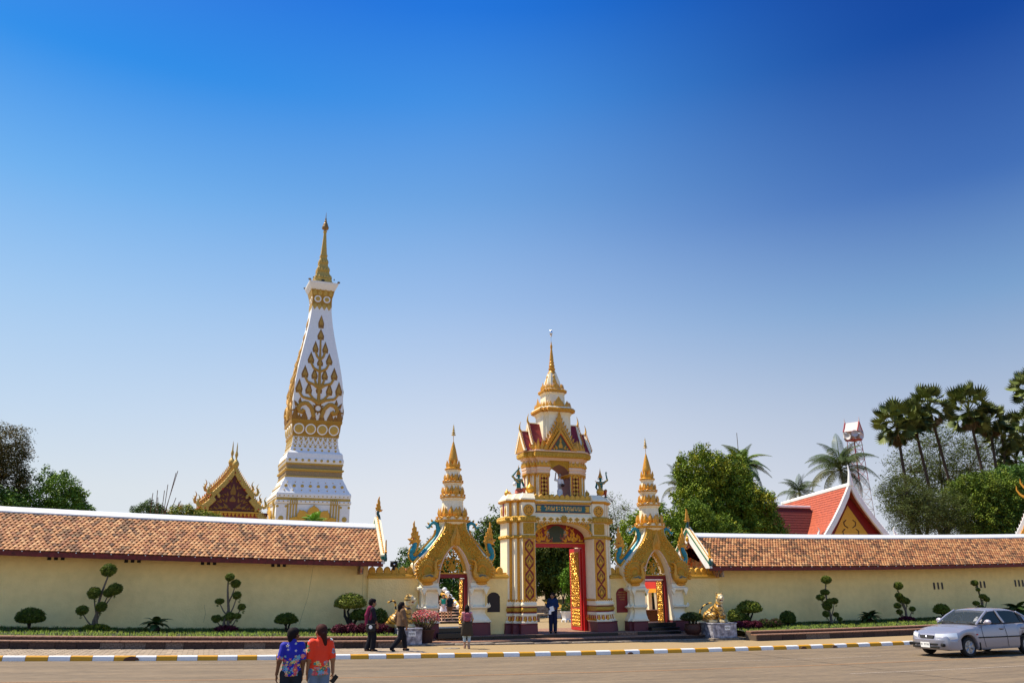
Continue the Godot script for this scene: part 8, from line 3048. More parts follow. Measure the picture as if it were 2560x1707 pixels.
func build_car() -> void:
	# a silver four-door saloon; x runs from the nose (negative) to the tail, front wheel at x = 0, near side at +z
	var paint := mat("car_silver",Color(0.58,0.58,0.62),0.32,0.3)
	paint.clearcoat_enabled = true
	paint.clearcoat = 0.8
	paint.clearcoat_roughness = 0.08
	var glass := StandardMaterial3D.new()
	glass.resource_name = "car_glass"
	glass.albedo_color = Color(0.30,0.33,0.32,0.25)
	glass.transparency = BaseMaterial3D.TRANSPARENCY_ALPHA
	glass.roughness = 0.05
	glass.metallic_specular = 0.25
	var tinted := StandardMaterial3D.new()
	tinted.resource_name = "car_glass_tinted"
	tinted.albedo_color = Color(0.02,0.03,0.03,0.82)
	tinted.transparency = BaseMaterial3D.TRANSPARENCY_ALPHA
	tinted.roughness = 0.05
	var lamp := mat("lamp_clear",Color(0.93,0.94,0.95),0.12,0.15)
	var s := 1.05
	var car := thing("car","silver four-door saloon car driving left on the road, cut by the right edge","car",v3(23.12,gy(23.0) + 0.005,-22.15),"",0.035)
	car.scale = Vector3.ONE * s
	# lower body: sections along x; each from the bottom edge round the side to the middle of the top
	var top := [[-0.84,0.48],[-0.80,0.585],[-0.72,0.655],[-0.4,0.755],[0.0,0.84],[0.4,0.895],[0.72,0.935],[1.2,0.95],[2.6,0.97],[2.9,0.98],[3.3,0.97],[3.42,0.92],[3.48,0.75]]
	var half := [[-0.84,0.42],[-0.80,0.56],[-0.70,0.68],[-0.45,0.77],[0.0,0.82],[0.6,0.835],[2.2,0.835],[2.8,0.82],[3.25,0.76],[3.42,0.66],[3.48,0.55]]
	var bot := [[-0.84,0.34],[-0.80,0.24],[-0.6,0.20],[0.0,0.20],[2.6,0.21],[3.1,0.25],[3.42,0.33],[3.48,0.42]]
	var xs := []
	var x := -0.84
	while x < 3.485:
		xs.append(x)
		x += 0.035 if (x < -0.5 or x > 3.1 or absf(absf(x) - 0.33) < 0.1 or absf(absf(x - 2.5) - 0.33) < 0.1 or absf(x) < 0.36 or absf(x - 2.5) < 0.36) else 0.12
	xs.append(3.48)
	var secs := []
	for xx in xs:
		var t := interp(top,xx)
		var w := interp(half,xx)
		var bo := interp(bot,xx)
		# wheel arches lift the lower edge
		for wx in [0.0,2.5]:
			var d: float = absf(xx - wx)
			if d < 0.345:
				bo = maxf(bo,0.285 + sqrt(0.345 * 0.345 - d * d) * 1.0)
		var sh := lerpf(bo,t,0.55)
		var ring := PackedVector3Array()
		var prof := [[0.93,bo],[0.985,bo + (t - bo) * 0.12],[1.0,bo + (t - bo) * 0.38],[0.985,bo + (t - bo) * 0.62],[0.955,bo + (t - bo) * 0.82],[0.90,t - 0.035],[0.80,t - 0.008],[0.45,t + 0.012],[0.0,t + 0.018]]
		for q in prof:
			ring.append(v3(xx,q[1],q[0] * w))
		for i in range(prof.size() - 2,-1,-1):
			ring.append(v3(xx,prof[i][1],-prof[i][0] * w))
		ring.append(v3(xx,bo + 0.01,0))
		secs.append(ring)
	var b := B.new()
	b.rings(secs,true,true,38.0)
	var body := obj("body",b,paint,car)
	# cabin: roof shell on pillars, glass between
	var roof_c := smooth_line([Vector2(0.50,0.93),Vector2(0.88,1.17),Vector2(1.22,1.335),Vector2(1.6,1.375),Vector2(2.1,1.365),Vector2(2.45,1.30),Vector2(2.8,1.13),Vector2(3.06,0.97)],40)
	var cabw := func(xx: float,y: float): return lerpf(0.76,0.565,clampf((y - 0.93) / 0.44,0.0,1.0)) * (1.0 - 0.06 * clampf((xx - 2.4) / 0.6,0.0,1.0)) * (1.0 - 0.05 * clampf((0.9 - xx) / 0.4,0.0,1.0))
	b = B.new()
	secs = []
	for i in roof_c.size():
		var p := roof_c[i]
		if p.x < 1.14 or p.x > 2.50:
			continue
		var ring := PackedVector3Array()
		for q in [[1.03,-0.075],[1.02,-0.04],[0.93,-0.008],[0.6,0.012],[0.0,0.02]]:
			ring.append(v3(p.x,p.y + q[1],q[0] * cabw.call(p.x,p.y)))
		for q in [[-0.6,0.012],[-0.93,-0.008],[-1.02,-0.04],[-1.03,-0.075],[-0.6,-0.04],[0.6,-0.04]]:
			ring.append(v3(p.x,p.y + q[1],q[0] * cabw.call(p.x,p.y)))
		secs.append(ring)
	b.rings(secs,true,true,40.0)
	obj("roof",b,paint,car)
	for sd in [1.0,-1.0]:
		b = B.new()
		for pl in [[[0.50,0.94],[0.88,1.17],[1.18,1.32],0.035],[[2.44,1.27],[2.76,1.11],[3.04,0.95],0.04]]:
			var path := []
			for i in 3:
				path.append(v3(pl[i][0],pl[i][1] - 0.01,sd * cabw.call(pl[i][0],pl[i][1]) * 1.0))
			b.tube(path,pl[3],8)
		b.tube([v3(1.64,0.955,sd * 0.765),v3(1.58,1.16,sd * 0.67),v3(1.55,1.34,sd * 0.595)],[0.04,0.035,0.03],6)
		# sail panel behind the rear door glass
		b.rings([PackedVector3Array([v3(2.62,0.955,sd * 0.765),v3(3.10,0.955,sd * 0.72),v3(2.80,1.13,sd * 0.655),v3(2.56,1.26,sd * 0.60)]),PackedVector3Array([v3(2.62,0.955,sd * 0.73),v3(3.10,0.955,sd * 0.69),v3(2.80,1.13,sd * 0.625),v3(2.56,1.26,sd * 0.57)])],true,true,20.0)
		obj("pillar",b,paint,car)
		for w in [[[0.70,0.955],[1.585,0.955],[1.53,1.30],[1.24,1.30],[0.98,1.175],"front"],[[1.68,0.955],[2.62,0.955],[2.54,1.235],[2.34,1.30],[1.60,1.31],"rear"]]:
			b = B.new()
			var s0 := PackedVector3Array()
			var s1 := PackedVector3Array()
			for i in 5:
				var zz: float = cabw.call(w[i][0],w[i][1])
				s0.append(v3(w[i][0],w[i][1],sd * (zz - 0.008)))
				s1.append(v3(w[i][0],w[i][1],sd * (zz - 0.014)))
			b.rings([s0,s1],true,true,20.0)
			obj("side_window",b,tinted,car)
		b = B.new()
		b.tube([v3(0.68,0.95,sd * 0.775),v3(1.6,0.95,sd * 0.785),v3(2.66,0.955,sd * 0.775)],0.012,5)
		b.tube([v3(2.50,0.96,sd * 0.762),v3(2.42,1.27,sd * 0.605)],0.012,5)
		obj("window_seal",b,M.dark,car)
		b = B.new()
		b.box(v3(1.42,0.555,sd * 0.842),v3(2.05,0.035,0.02),Basis(),0.006)
		obj("rubbing_strip",b,M.dark,body)
		b = B.new()
		b.tube([v3(1.63,0.26,sd * 0.838),v3(1.63,0.6,sd * 0.838),v3(1.60,0.9,sd * 0.80)],0.006,4)
		b.tube([v3(0.66,0.28,sd * 0.838),v3(0.60,0.6,sd * 0.836),v3(0.62,0.9,sd * 0.79)],0.006,4)
		b.tube([v3(2.2,0.45,sd * 0.838),v3(2.36,0.72,sd * 0.825),v3(2.55,0.92,sd * 0.78)],0.006,4)
		obj("door_seam",b,M.dark,body)
		for hx in [1.46,2.36]:
			b = B.new()
			b.box(v3(hx,0.80,sd * 0.822),v3(0.17,0.045,0.035),Basis(),0.012)
			obj("door_handle",b,paint,body)
			b = B.new()
			b.box(v3(hx,0.775,sd * 0.82),v3(0.15,0.02,0.02),Basis(),0.006)
			obj("handle_recess",b,M.dark,body)
		b = B.new()
		b.ball(v3(0.80,1.0,sd * 0.90),v3(0.08,0.075,0.11),12,8)
		b.tube([v3(0.80,0.97,sd * 0.76),v3(0.80,0.98,sd * 0.86)],0.03,6)
		obj("wing_mirror",b,mat("mirror_silver",Color(0.75,0.72,0.75),0.3,0.3),car)
		b = B.new()
		b.ball(v3(0.36,0.645,sd * 0.832),v3(0.04,0.022,0.01),8,5)
		obj("side_repeater",b,M.scarlet,body)
		# head lamps wrap round the corner
		b = B.new()
		var ls := []
		for q in [[-0.775,0.30],[-0.735,0.44],[-0.68,0.56],[-0.60,0.645],[-0.49,0.705],[-0.40,0.735]]:
			var ring := PackedVector3Array()
			var d := Vector2(-1.0,0.55).normalized() if q[1] < 0.6 else Vector2(-0.5,1.0).normalized()
			for r in [[0.51,0.05],[0.56,0.065],[0.62,0.06],[0.675 + (q[0] + 0.78) * 0.10,0.035],[0.6,-0.06]]:
				ring.append(v3(q[0] + d.x * r[1],r[0],sd * (q[1] + d.y * r[1])))
			ls.append(ring)
		b.rings(ls,true,true,50.0)
		obj("headlight",b,lamp,body)
		b = B.new()
		b.box(v3(-0.845,0.36,sd * 0.58),v3(0.1,0.10,0.17),Basis(Vector3.UP,-sd * 0.55),0.02)
		obj("fog_lamp_recess",b,M.dark,body)
	# screens
	b = B.new()
	for e in [[[0.53,0.955],[1.16,1.318],0.72,0.555]]:
		b.rings([PackedVector3Array([v3(0.53,0.955,-0.70),v3(0.50,0.95,0.0),v3(0.53,0.955,0.70),v3(0.88,1.168,0.625),v3(1.17,1.32,0.545),v3(1.15,1.335,0.0),v3(1.17,1.32,-0.545),v3(0.88,1.168,-0.625)]),PackedVector3Array([v3(0.54,0.949,-0.70),v3(0.51,0.944,0.0),v3(0.54,0.949,0.70),v3(0.89,1.162,0.625),v3(1.18,1.314,0.545),v3(1.16,1.329,0.0),v3(1.18,1.314,-0.545),v3(0.89,1.162,-0.625)])],true,true,20.0)
	obj("windscreen",b,glass,car)
	b = B.new()
	b.rings([PackedVector3Array([v3(3.04,0.985,-0.66),v3(3.06,0.985,0.66),v3(2.80,1.13,0.60),v3(2.50,1.285,0.54),v3(2.50,1.285,-0.54),v3(2.80,1.13,-0.60)]),PackedVector3Array([v3(3.03,0.978,-0.66),v3(3.05,0.978,0.66),v3(2.79,1.123,0.60),v3(2.49,1.278,0.54),v3(2.49,1.278,-0.54),v3(2.79,1.123,-0.60)])],true,true,20.0)
	obj("rear_screen",b,tinted,car)
	b = B.new()
	b.box(v3(0.50,0.945,0.0),v3(0.06,0.02,1.36),Basis(),0.004)
	b.tube([v3(0.52,0.965,0.55),v3(0.62,1.0,0.2),v3(0.56,0.985,-0.05)],0.009,4)
	b.tube([v3(0.50,0.965,-0.1),v3(0.60,0.995,-0.4),v3(0.54,0.97,-0.62)],0.009,4)
	obj("wiper",b,M.dark,car)
	# the papers stuck inside the windscreen
	for q in [[0.72,1.045,0.52],[0.79,1.09,0.50],[0.88,1.14,0.47]]:
		b = B.new()
		b.box(v3(q[0] + 0.01,q[1] - 0.012,q[2]),v3(0.075,0.006,0.11) * (1.0 if q[2] > 0.48 else 0.7),Basis(Vector3.BACK,0.545))
		obj("windscreen_sticker",b,M.white,car)
	# nose
	b = B.new()
	b.rings([PackedVector3Array([v3(-0.86,0.545,-0.24),v3(-0.86,0.52,-0.16),v3(-0.862,0.515,0.0),v3(-0.86,0.52,0.16),v3(-0.86,0.545,0.24),v3(-0.825,0.62,0.26),v3(-0.825,0.625,0.0),v3(-0.825,0.62,-0.26)]),PackedVector3Array([v3(-0.75,0.545,-0.24),v3(-0.75,0.52,-0.16),v3(-0.75,0.515,0.0),v3(-0.75,0.52,0.16),v3(-0.75,0.545,0.24),v3(-0.72,0.62,0.26),v3(-0.72,0.625,0.0),v3(-0.72,0.62,-0.26)])],true,true,20.0)
	var gr := obj("grille",b,M.dark,body)
	b = B.new()
	b.lathe([[0.0,0.0],[0.038,0.0],[0.03,0.012],[0.0,0.016]],12,Transform3D(Basis(Vector3.BACK,PI / 2 + 0.3),v3(-0.848,0.575,0.0)))
	obj("emblem",b,M.silver,gr)
	b = B.new()
	var bs := []
	for i in 25:
		var t := -1.0 + 2.0 * i / 24.0
		var zz := t * 0.80
		var xx := -0.90 + 0.02 + 0.46 * pow(absf(t),3.4)
		var nrm := Vector2(-1.0,-0.0)
		var ring := PackedVector3Array()
		for q in [[0.0,0.22],[-0.035,0.26],[-0.04,0.34],[-0.05,0.44],[-0.045,0.50],[0.0,0.525],[0.1,0.5],[0.1,0.24]]:
			ring.append(v3(xx + q[0],q[1],zz))
		bs.append(ring)
	b.rings(bs,true,true,45.0)
	var bm := obj("bumper",b,paint,body)
	for q in [[0.0,0.285,1.0,0.055],[0.0,0.375,0.92,0.05]]:
		b = B.new()
		b.box(v3(-0.918,q[1],q[0]),v3(0.03,q[3],q[2]),Basis(),0.012)
		obj("air_intake",b,M.dark,bm)
	b = B.new()
	b.box(v3(-0.937,0.345,0.0),v3(0.012,0.15,0.34),Basis(),0.003)
	var np := obj("number_plate",b,M.white,bm)
	b = B.new()
	var px := -0.12
	for ch in ["n","o","1","2","4","8"]:
		if ch != "o":
			stroke(b,[Vector2(px - 0.012,0.0),Vector2(px - 0.012,0.045),Vector2(px + 0.012,0.05),Vector2(px + 0.012,0.0)] if ch in ["n","8"] else [Vector2(px - 0.012,0.045),Vector2(px + 0.01,0.05),Vector2(px,0.02),Vector2(px + 0.012,0.0)],0.011,Transform3D(Basis(Vector3(0,0,1),Vector3.UP,Vector3(-1,0,0)),v3(-0.943,0.335,0.0)),0.003)
		px += 0.048
	obj("plate_lettering",b,M.dark,np)
	# wheels
	for w in [[0.0,1.0],[2.5,1.0],[0.0,-1.0],[2.5,-1.0]]:
		var wx := Transform3D(Basis(Vector3(1,0,0),Vector3(0,0,w[1]),Vector3(0,-w[1],0)),v3(w[0],0.285,w[1] * 0.62))
		b = B.new()
		b.lathe([[0.0,0.0],[0.25,0.0],[0.28,0.03],[0.285,0.08],[0.285,0.13],[0.275,0.17],[0.25,0.185],[0.195,0.18],[0.185,0.15],[0.0,0.14]],32,wx,35.0)
		var ty := obj("wheel",b,mat("tyre",Color(0.09,0.09,0.09),0.85),car)
		b = B.new()
		b.lathe([[0.165,0.14],[0.195,0.15],[0.198,0.175],[0.185,0.178],[0.172,0.16]],32,wx,35.0)
		b.lathe([[0.0,0.13],[0.065,0.13],[0.06,0.172],[0.03,0.18],[0.0,0.18]],16,wx,35.0)
		for k in 6:
			var a := TAU * k / 6.0 + 0.3
			for e in [-0.13,0.13]:
				b.tube([wx * v3(cos(a + e * 0.6) * 0.05,0.165,sin(a + e * 0.6) * 0.05),wx * v3(cos(a + e) * 0.18,0.162,sin(a + e) * 0.18)],0.014,5)
		obj("rim",b,M.steel,ty)
	b = B.new()
	b.bb(-0.6,0.19,-0.72,3.2,0.30,0.60)
	for q in [0.0,2.5]:
		b.bb(q - 0.36,0.3,-0.62,q + 0.36,0.62,0.60)
	obj("underbody",b,M.dark,car)
	b = B.new()
	b.box(v3(0.42,0.3,0.78),v3(0.03,0.24,0.14),Basis(),0.008)
	obj("mud_flap",b,M.dark,car)
	# inside: seats, wheel, dashboard
	b = B.new()
	for q in [[1.35,0.34],[1.35,-0.34]]:
		b.box(v3(q[0] + 0.1,0.98,q[1]),v3(0.14,0.5,0.42),Basis(Vector3.BACK,-0.25),0.05)
		b.box(v3(q[0] + 0.2,1.24,q[1]),v3(0.08,0.13,0.22),Basis(Vector3.BACK,-0.2),0.03)
	b.box(v3(2.35,0.98,0),v3(0.16,0.5,1.15),Basis(Vector3.BACK,-0.3),0.05)
	obj("seat",b,mat("seat_grey",Color(0.25,0.25,0.26),0.9),car)
	b = B.new()
	b.box(v3(0.72,0.93,0),v3(0.3,0.08,1.3),Basis(),0.03)
	var sw := []
	for i in 17:
		sw.append(v3(0.93 + sin(TAU * i / 16.0) * 0.07,1.0 + sin(TAU * i / 16.0) * 0.15,-0.34 + cos(TAU * i / 16.0) * 0.17))
	b.tube(sw,0.015,6)
	obj("dashboard",b,M.dark,car)
	# driver
	person_driver(car)

func person_driver(car: Node3D) -> void:
	var o := thing("person","driver in a pale shirt behind the windscreen of the silver car","person",car.position + v3(1.32 * 1.05,0.50,0.36),"",-PI / 2 + 0.035)
	var b := B.new()
	b.col = Color(0.30,0.16,0.09)
	blob(b,[[v3(0,0.62,0),v3(0,0.70,0.01),0.048,0.045],[v3(0,0.78,0.0),v3(0,0.73,0.03),0.085,0.058],[v3(0,0.77,0.085),v3(0,0.75,0.095),0.01,0.014],[v3(0.19,0.42,0.12),v3(0.14,0.46,0.36),0.04,0.028],[v3(-0.19,0.42,0.12),v3(-0.14,0.46,0.36),0.04,0.028]],0.011,0.02)
	for m in [-1.0,1.0]:
		blob(b,hand_bones(v3(m * 0.14,0.46,0.36),v3(0,0.3,1),v3(-m,0,0),1.0,1.2,v3(0,1,0)),0.007,0.008)
	obj("body",b,M.skin,o)
	b = B.new()
	b.col = Color(0.55,0.56,0.60)
	blob(b,[[v3(0,0.1,-0.03),v3(0,0.5,-0.02),0.14,0.15,Vector3.BACK,1.3],[v3(-0.16,0.55,-0.01),v3(0.16,0.55,-0.01),0.065,0.065],[v3(0.17,0.54,0),v3(0.2,0.40,0.14),0.06,0.055],[v3(-0.17,0.54,0),v3(-0.2,0.40,0.14),0.06,0.055]],0.016,0.05)
	obj("shirt",b,M.cloth,o)
	b = B.new()
	b.col = Color(0.012,0.01,0.01)
	blob(b,[[v3(0,0.805,-0.015),v3(0,0.80,0.01),0.092,0.085]],0.012,0.02,[[v3(0,0.80,0.035),v3(0,-0.5,0.85).normalized()]])
	obj("hair",b,M.hair,o)

func hand_bones(w: Vector3,dir: Vector3,palm: Vector3,s: float,curl: float,thumb_side: Vector3) -> Array:
	# palm and five unequal fingers; dir = wrist to knuckles, palm = the way the palm faces, thumb_side = the way the thumb leaves
	var d := dir.normalized()
	var t := (thumb_side - d * thumb_side.dot(d)).normalized()
	var p := d.cross(t).normalized()
	if p.dot(palm) < 0.0:
		p = -p
	var out := [[w,w + d * 0.075 * s,0.026 * s,0.03 * s,p,1.8]]
	var kn := w + d * 0.08 * s
	for i in 4:
		var o: Vector3 = kn + t * (0.027 - 0.018 * i) * s
		var l: float = [0.036,0.041,0.038,0.03][i] * s
		var a := curl * (0.8 + 0.12 * i)
		var d1 := (d * cos(a * 0.5) + p * sin(a * 0.5)).normalized()
		var d2 := (d * cos(a * 1.2) + p * sin(a * 1.2)).normalized()
		out.append([o,o + d1 * l,0.0092 * s,0.0085 * s])
		out.append([o + d1 * l,o + d1 * l + d2 * l * 0.95,0.0085 * s,0.007 * s])
	var tb := w + d * 0.028 * s + t * 0.024 * s
	var td := (t * 0.75 + d * 0.65 + p * 0.35).normalized()
	out.append([tb,tb + td * 0.034 * s,0.0125 * s,0.0105 * s])
	out.append([tb + td * 0.034 * s,tb + td * 0.034 * s + (td * 0.5 + d * 0.8 + p * 0.3).normalized() * 0.03 * s,0.0105 * s,0.008 * s])
	return out

# a person in a frame facing +z; joints given for a height of 1.6
func person(label: String,at: Vector3,turn: float,h: float,jo: Dictionary,look: Dictionary) -> Node3D:
	var o := thing("person",label,"person",at,"",turn)
	var s := h / 1.6
	var j := {"ankle_l": v3(0.085,0.075,-0.01),"ankle_r": v3(-0.085,0.075,-0.01),"knee_l": v3(0.09,0.44,0.02),"knee_r": v3(-0.09,0.44,0.02),"hip_l": v3(0.085,0.83,0),"hip_r": v3(-0.085,0.83,0),
		"pelvis": v3(0,0.87,0),"waist": v3(0,1.0,0.0),"chest": v3(0,1.17,0.0),"neck": v3(0,1.335,-0.02),"head": v3(0,1.445,0.01),
		"sh_l": v3(0.145,1.28,-0.01),"sh_r": v3(-0.145,1.28,-0.01),"el_l": v3(0.21,1.03,-0.03),"el_r": v3(-0.21,1.03,-0.03),"wr_l": v3(0.22,0.81,0.03),"wr_r": v3(-0.22,0.81,0.03),
		"hand_l": v3(0,-1,0.1),"hand_r": v3(0,-1,0.1),"palm_l": v3(-1,0,0),"palm_r": v3(1,0,0),"thumb_l": v3(0,0,1),"thumb_r": v3(0,0,1),"toe_l": v3(0.02,-0.045,0.13),"toe_r": v3(-0.02,-0.045,0.13)}
	for k in jo:
		j[k] = jo[k]
	var P := {}
	for k in j:
		P[k] = j[k] * s
	var cell: float = look.get("cell",0.016)
	var fw := Vector3.BACK
	var torso := func(g: float):
		return [[P.pelvis,P.waist,(0.135 + g) * s,(0.112 + g) * s,fw,1.35],[P.waist,P.chest,(0.112 + g) * s,(0.135 + g) * s,fw,1.4],[P.chest,P.neck + v3(0,-0.05 * s,0),(0.125 + g) * s,(0.06 + g) * s,fw,1.3],[P.sh_l,P.sh_r,(0.05 + g) * s,(0.05 + g) * s]]
	var legs := func(g: float,loose := 0.0):
		var l := []
		for e in ["_l","_r"]:
			l.append([P["hip" + e],P["knee" + e],(0.082 + g) * s,(0.056 + g + loose * 0.5) * s])
			l.append([P["knee" + e],P["ankle" + e],(0.056 + g + loose * 0.5) * s,(0.036 + g + loose) * s])
		return l
	var arms := func(g: float,to := 1.0):
		var l := []
		for e in ["_l","_r"]:
			l.append([P["sh" + e],P["el" + e].lerp(P["sh" + e],1.0 - minf(1.0,to * 2.0)),(0.046 + g) * s,(0.037 + g) * s])
			if to > 0.5:
				l.append([P["el" + e],P["wr" + e].lerp(P["el" + e],2.0 - to * 2.0),(0.037 + g) * s,(0.027 + g) * s])
		return l
	# body: one skin
	var b := B.new()
	b.col = look.skin
	var body: Array = torso.call(-0.012) + legs.call(0.0) + arms.call(0.0)
	body.append([P.neck + v3(0,-0.04 * s,0),P.head + v3(0,-0.05 * s,-0.02 * s),0.05 * s,0.046 * s])
	for e in ["_l","_r"]:
		body.append([P["ankle" + e],P["ankle" + e] + P["toe" + e],0.036 * s,0.028 * s])
		body.append([P["ankle" + e],P["ankle" + e] + v3(0,-0.045,-0.03) * s,0.034 * s,0.03 * s])
	blob(b,body,cell,0.05 * s)
	# head with a face, turned on the neck
	var hy: float = look.get("head_turn",0.0)
	var hp: float = look.get("head_pitch",0.0)
	var hb := Basis(Vector3.UP,hy) * Basis(Vector3.RIGHT,hp)
	var hc: Vector3 = P.head
	var hx := func(x: float,y: float,z: float): return hc + hb * v3(x,y,z) * s * 1.1
	var skull := [[hx.call(0,0.025,-0.015),hx.call(0,0.03,0.02),0.088 * s,0.078 * s,hb.x,1.12],[hx.call(0,-0.03,0.03),hx.call(0,-0.075,0.045),0.064 * s,0.04 * s,hb.x,1.1],
		[hx.call(0,0.005,0.09),hx.call(0,-0.025,0.106),0.009 * s,0.015 * s],[hx.call(-0.022,-0.058,0.078),hx.call(0.022,-0.058,0.078),0.012 * s,0.012 * s],
		[hx.call(-0.035,-0.01,0.068),hx.call(-0.035,-0.02,0.06),0.024 * s,0.028 * s],[hx.call(0.035,-0.01,0.068),hx.call(0.035,-0.02,0.06),0.024 * s,0.028 * s],
		[hx.call(-0.082,0.0,-0.005),hx.call(-0.08,-0.03,0.0),0.017 * s,0.011 * s,hb.x,1.6],[hx.call(0.082,0.0,-0.005),hx.call(0.08,-0.03,0.0),0.017 * s,0.011 * s,hb.x,1.6],
		[hx.call(-0.03,0.012,0.098),hx.call(-0.03,0.012,0.1),-0.014 * s,-0.014 * s],[hx.call(0.03,0.012,0.098),hx.call(0.03,0.012,0.1),-0.014 * s,-0.014 * s],
		[hx.call(0,-0.05,-0.02),P.neck,0.05 * s,0.046 * s]]
	blob(b,skull,cell * 0.55,0.018 * s)
	for e in ["_l","_r"]:
		blob(b,hand_bones(P["wr" + e],P["hand" + e],P["palm" + e],s,look.get("curl",0.5),P["thumb" + e]) + [[P["wr" + e].lerp(P["el" + e],0.2),P["wr" + e],0.028 * s,0.025 * s]],look.get("hand_cell",0.0055),0.008 * s)
	var bo := obj("body",b,M.skin,o)
	b = B.new()
	for x in [-0.03,0.03]:
		b.col = Color(0.75,0.72,0.68)
		b.ball(hx.call(x,0.012,0.082),v3(0.0125,0.0105,0.011) * s,8,6)
		b.col = Color(0.02,0.015,0.01)
		b.ball(hx.call(x,0.011,0.091),v3(0.0055,0.006,0.004) * s,6,4)
		b.box(hx.call(x,0.032,0.085),v3(0.03,0.006,0.01) * s,hb)
	b.col = Color(0.35,0.10,0.09)
	b.box(hx.call(0,-0.058,0.0895),v3(0.036,0.008,0.006) * s,hb)
	obj("face_features",b,M.skin,bo)
	# hair
	b = B.new()
	b.col = look.hair
	var hair := [[hx.call(0,0.035,-0.02),hx.call(0,0.045,0.02),0.098 * s,0.084 * s,hb.x,1.08],[hx.call(0,-0.01,-0.045),hx.call(0,-0.05,-0.05),0.072 * s,0.055 * s]]
	for q in look.get("hair_bones",[]):
		hair.append([hx.call(q[0].x,q[0].y,q[0].z),hx.call(q[1].x,q[1].y,q[1].z),q[2] * s,q[3] * s])
	blob(b,hair,cell * 0.6,0.02 * s,[[hx.call(0,0.0,look.get("hair_line",0.045)),hb * v3(0,-0.45,0.9).normalized()]])
	obj("hair",b,M.hair,o)
	# clothes
	for c in look.clothes:
		b = B.new()
		b.col = c.get("col",Color(1,1,1))
		b.uvs = c.has("mat")
		var bones := []
		var cuts := []
		var g: float = c.get("g",0.016)
		if c.kind == "shirt":
			bones = torso.call(g) + arms.call(g + c.get("sleeve_g",0.008),c.get("sleeve",0.45))
			var hem: float = c.get("hem",0.78)
			bones.append([P.chest,v3(P.pelvis.x,(hem + 0.02) * s,P.pelvis.z),(0.128 + g) * s,c.get("hem_r",0.185) * s,fw,1.35])
			cuts.append([v3(0,hem * s,0),Vector3.DOWN])
			bones.append([P.neck + v3(0,-0.07,0) * s,P.neck + v3(0,0.05,-0.005) * s,(0.062 + g) * s,(0.052 + g * 0.5) * s])
			cuts.append([P.neck + v3(0,0.05 * s,0),v3(0,1,0.3).normalized()])
		elif c.kind == "vest":
			bones = torso.call(g)
			bones.append([P.chest,v3(P.pelvis.x,c.hem * s,P.pelvis.z),(0.128 + g) * s,c.get("hem_r",0.15) * s,fw,1.35])
			cuts.append([v3(0,c.hem * s,0),Vector3.DOWN])
			cuts.append([P.neck + v3(0,-0.02 * s,0),v3(0,1,0.3).normalized()])
		elif c.kind == "trousers":
			bones = legs.call(g,c.get("loose",0.02))
			bones.append([P.hip_l,P.hip_r,(0.078 + g) * s,(0.078 + g) * s])
			bones.append([P.pelvis,P.waist,(0.13 + g) * s,(0.11 + g) * s,fw,1.35])
			cuts.append([v3(0,c.get("cuff",0.06) * s,0),Vector3.DOWN])
			cuts.append([P.waist + v3(0,0.02 * s,0),Vector3.UP])
		elif c.kind == "skirt":
			bones = [[P.waist,v3(P.pelvis.x,(c.hem + 0.05) * s,P.pelvis.z),(0.115 + g) * s,c.hem_r * s,fw,1.2]]
			cuts.append([v3(0,c.hem * s,0),Vector3.DOWN])
			cuts.append([v3(0,c.get("top",1.02) * s,0),Vector3.UP])
		elif c.kind == "shoes":
			for e in ["_l","_r"]:
				bones.append([P["ankle" + e] + v3(0,-0.03 * s,0),P["ankle" + e] + P["toe" + e] * 1.05,0.042 * s,0.034 * s])
				bones.append([P["ankle" + e] + v3(0,-0.035 * s,0),P["ankle" + e] + v3(0,-0.04,-0.035) * s,0.042 * s,0.038 * s])
			cuts.append([v3(0,0.085 * s,0) if not c.has("top") else v3(0,c.top * s,0),Vector3.UP])
		elif c.kind == "bones":
			for q in c.bones:
				var w: Array = q.duplicate()
				w[0] = w[0] * s
				w[1] = w[1] * s
				w[2] = w[2] * s
				w[3] = w[3] * s
				bones.append(w)
			for q in c.get("cuts",[]):
				cuts.append([q[0] * s,q[1]])
		blob(b,bones,cell,c.get("k",0.026) * s,cuts)
		obj(c.name,b,c.mat if c.has("mat") else M.cloth,o)
	return o

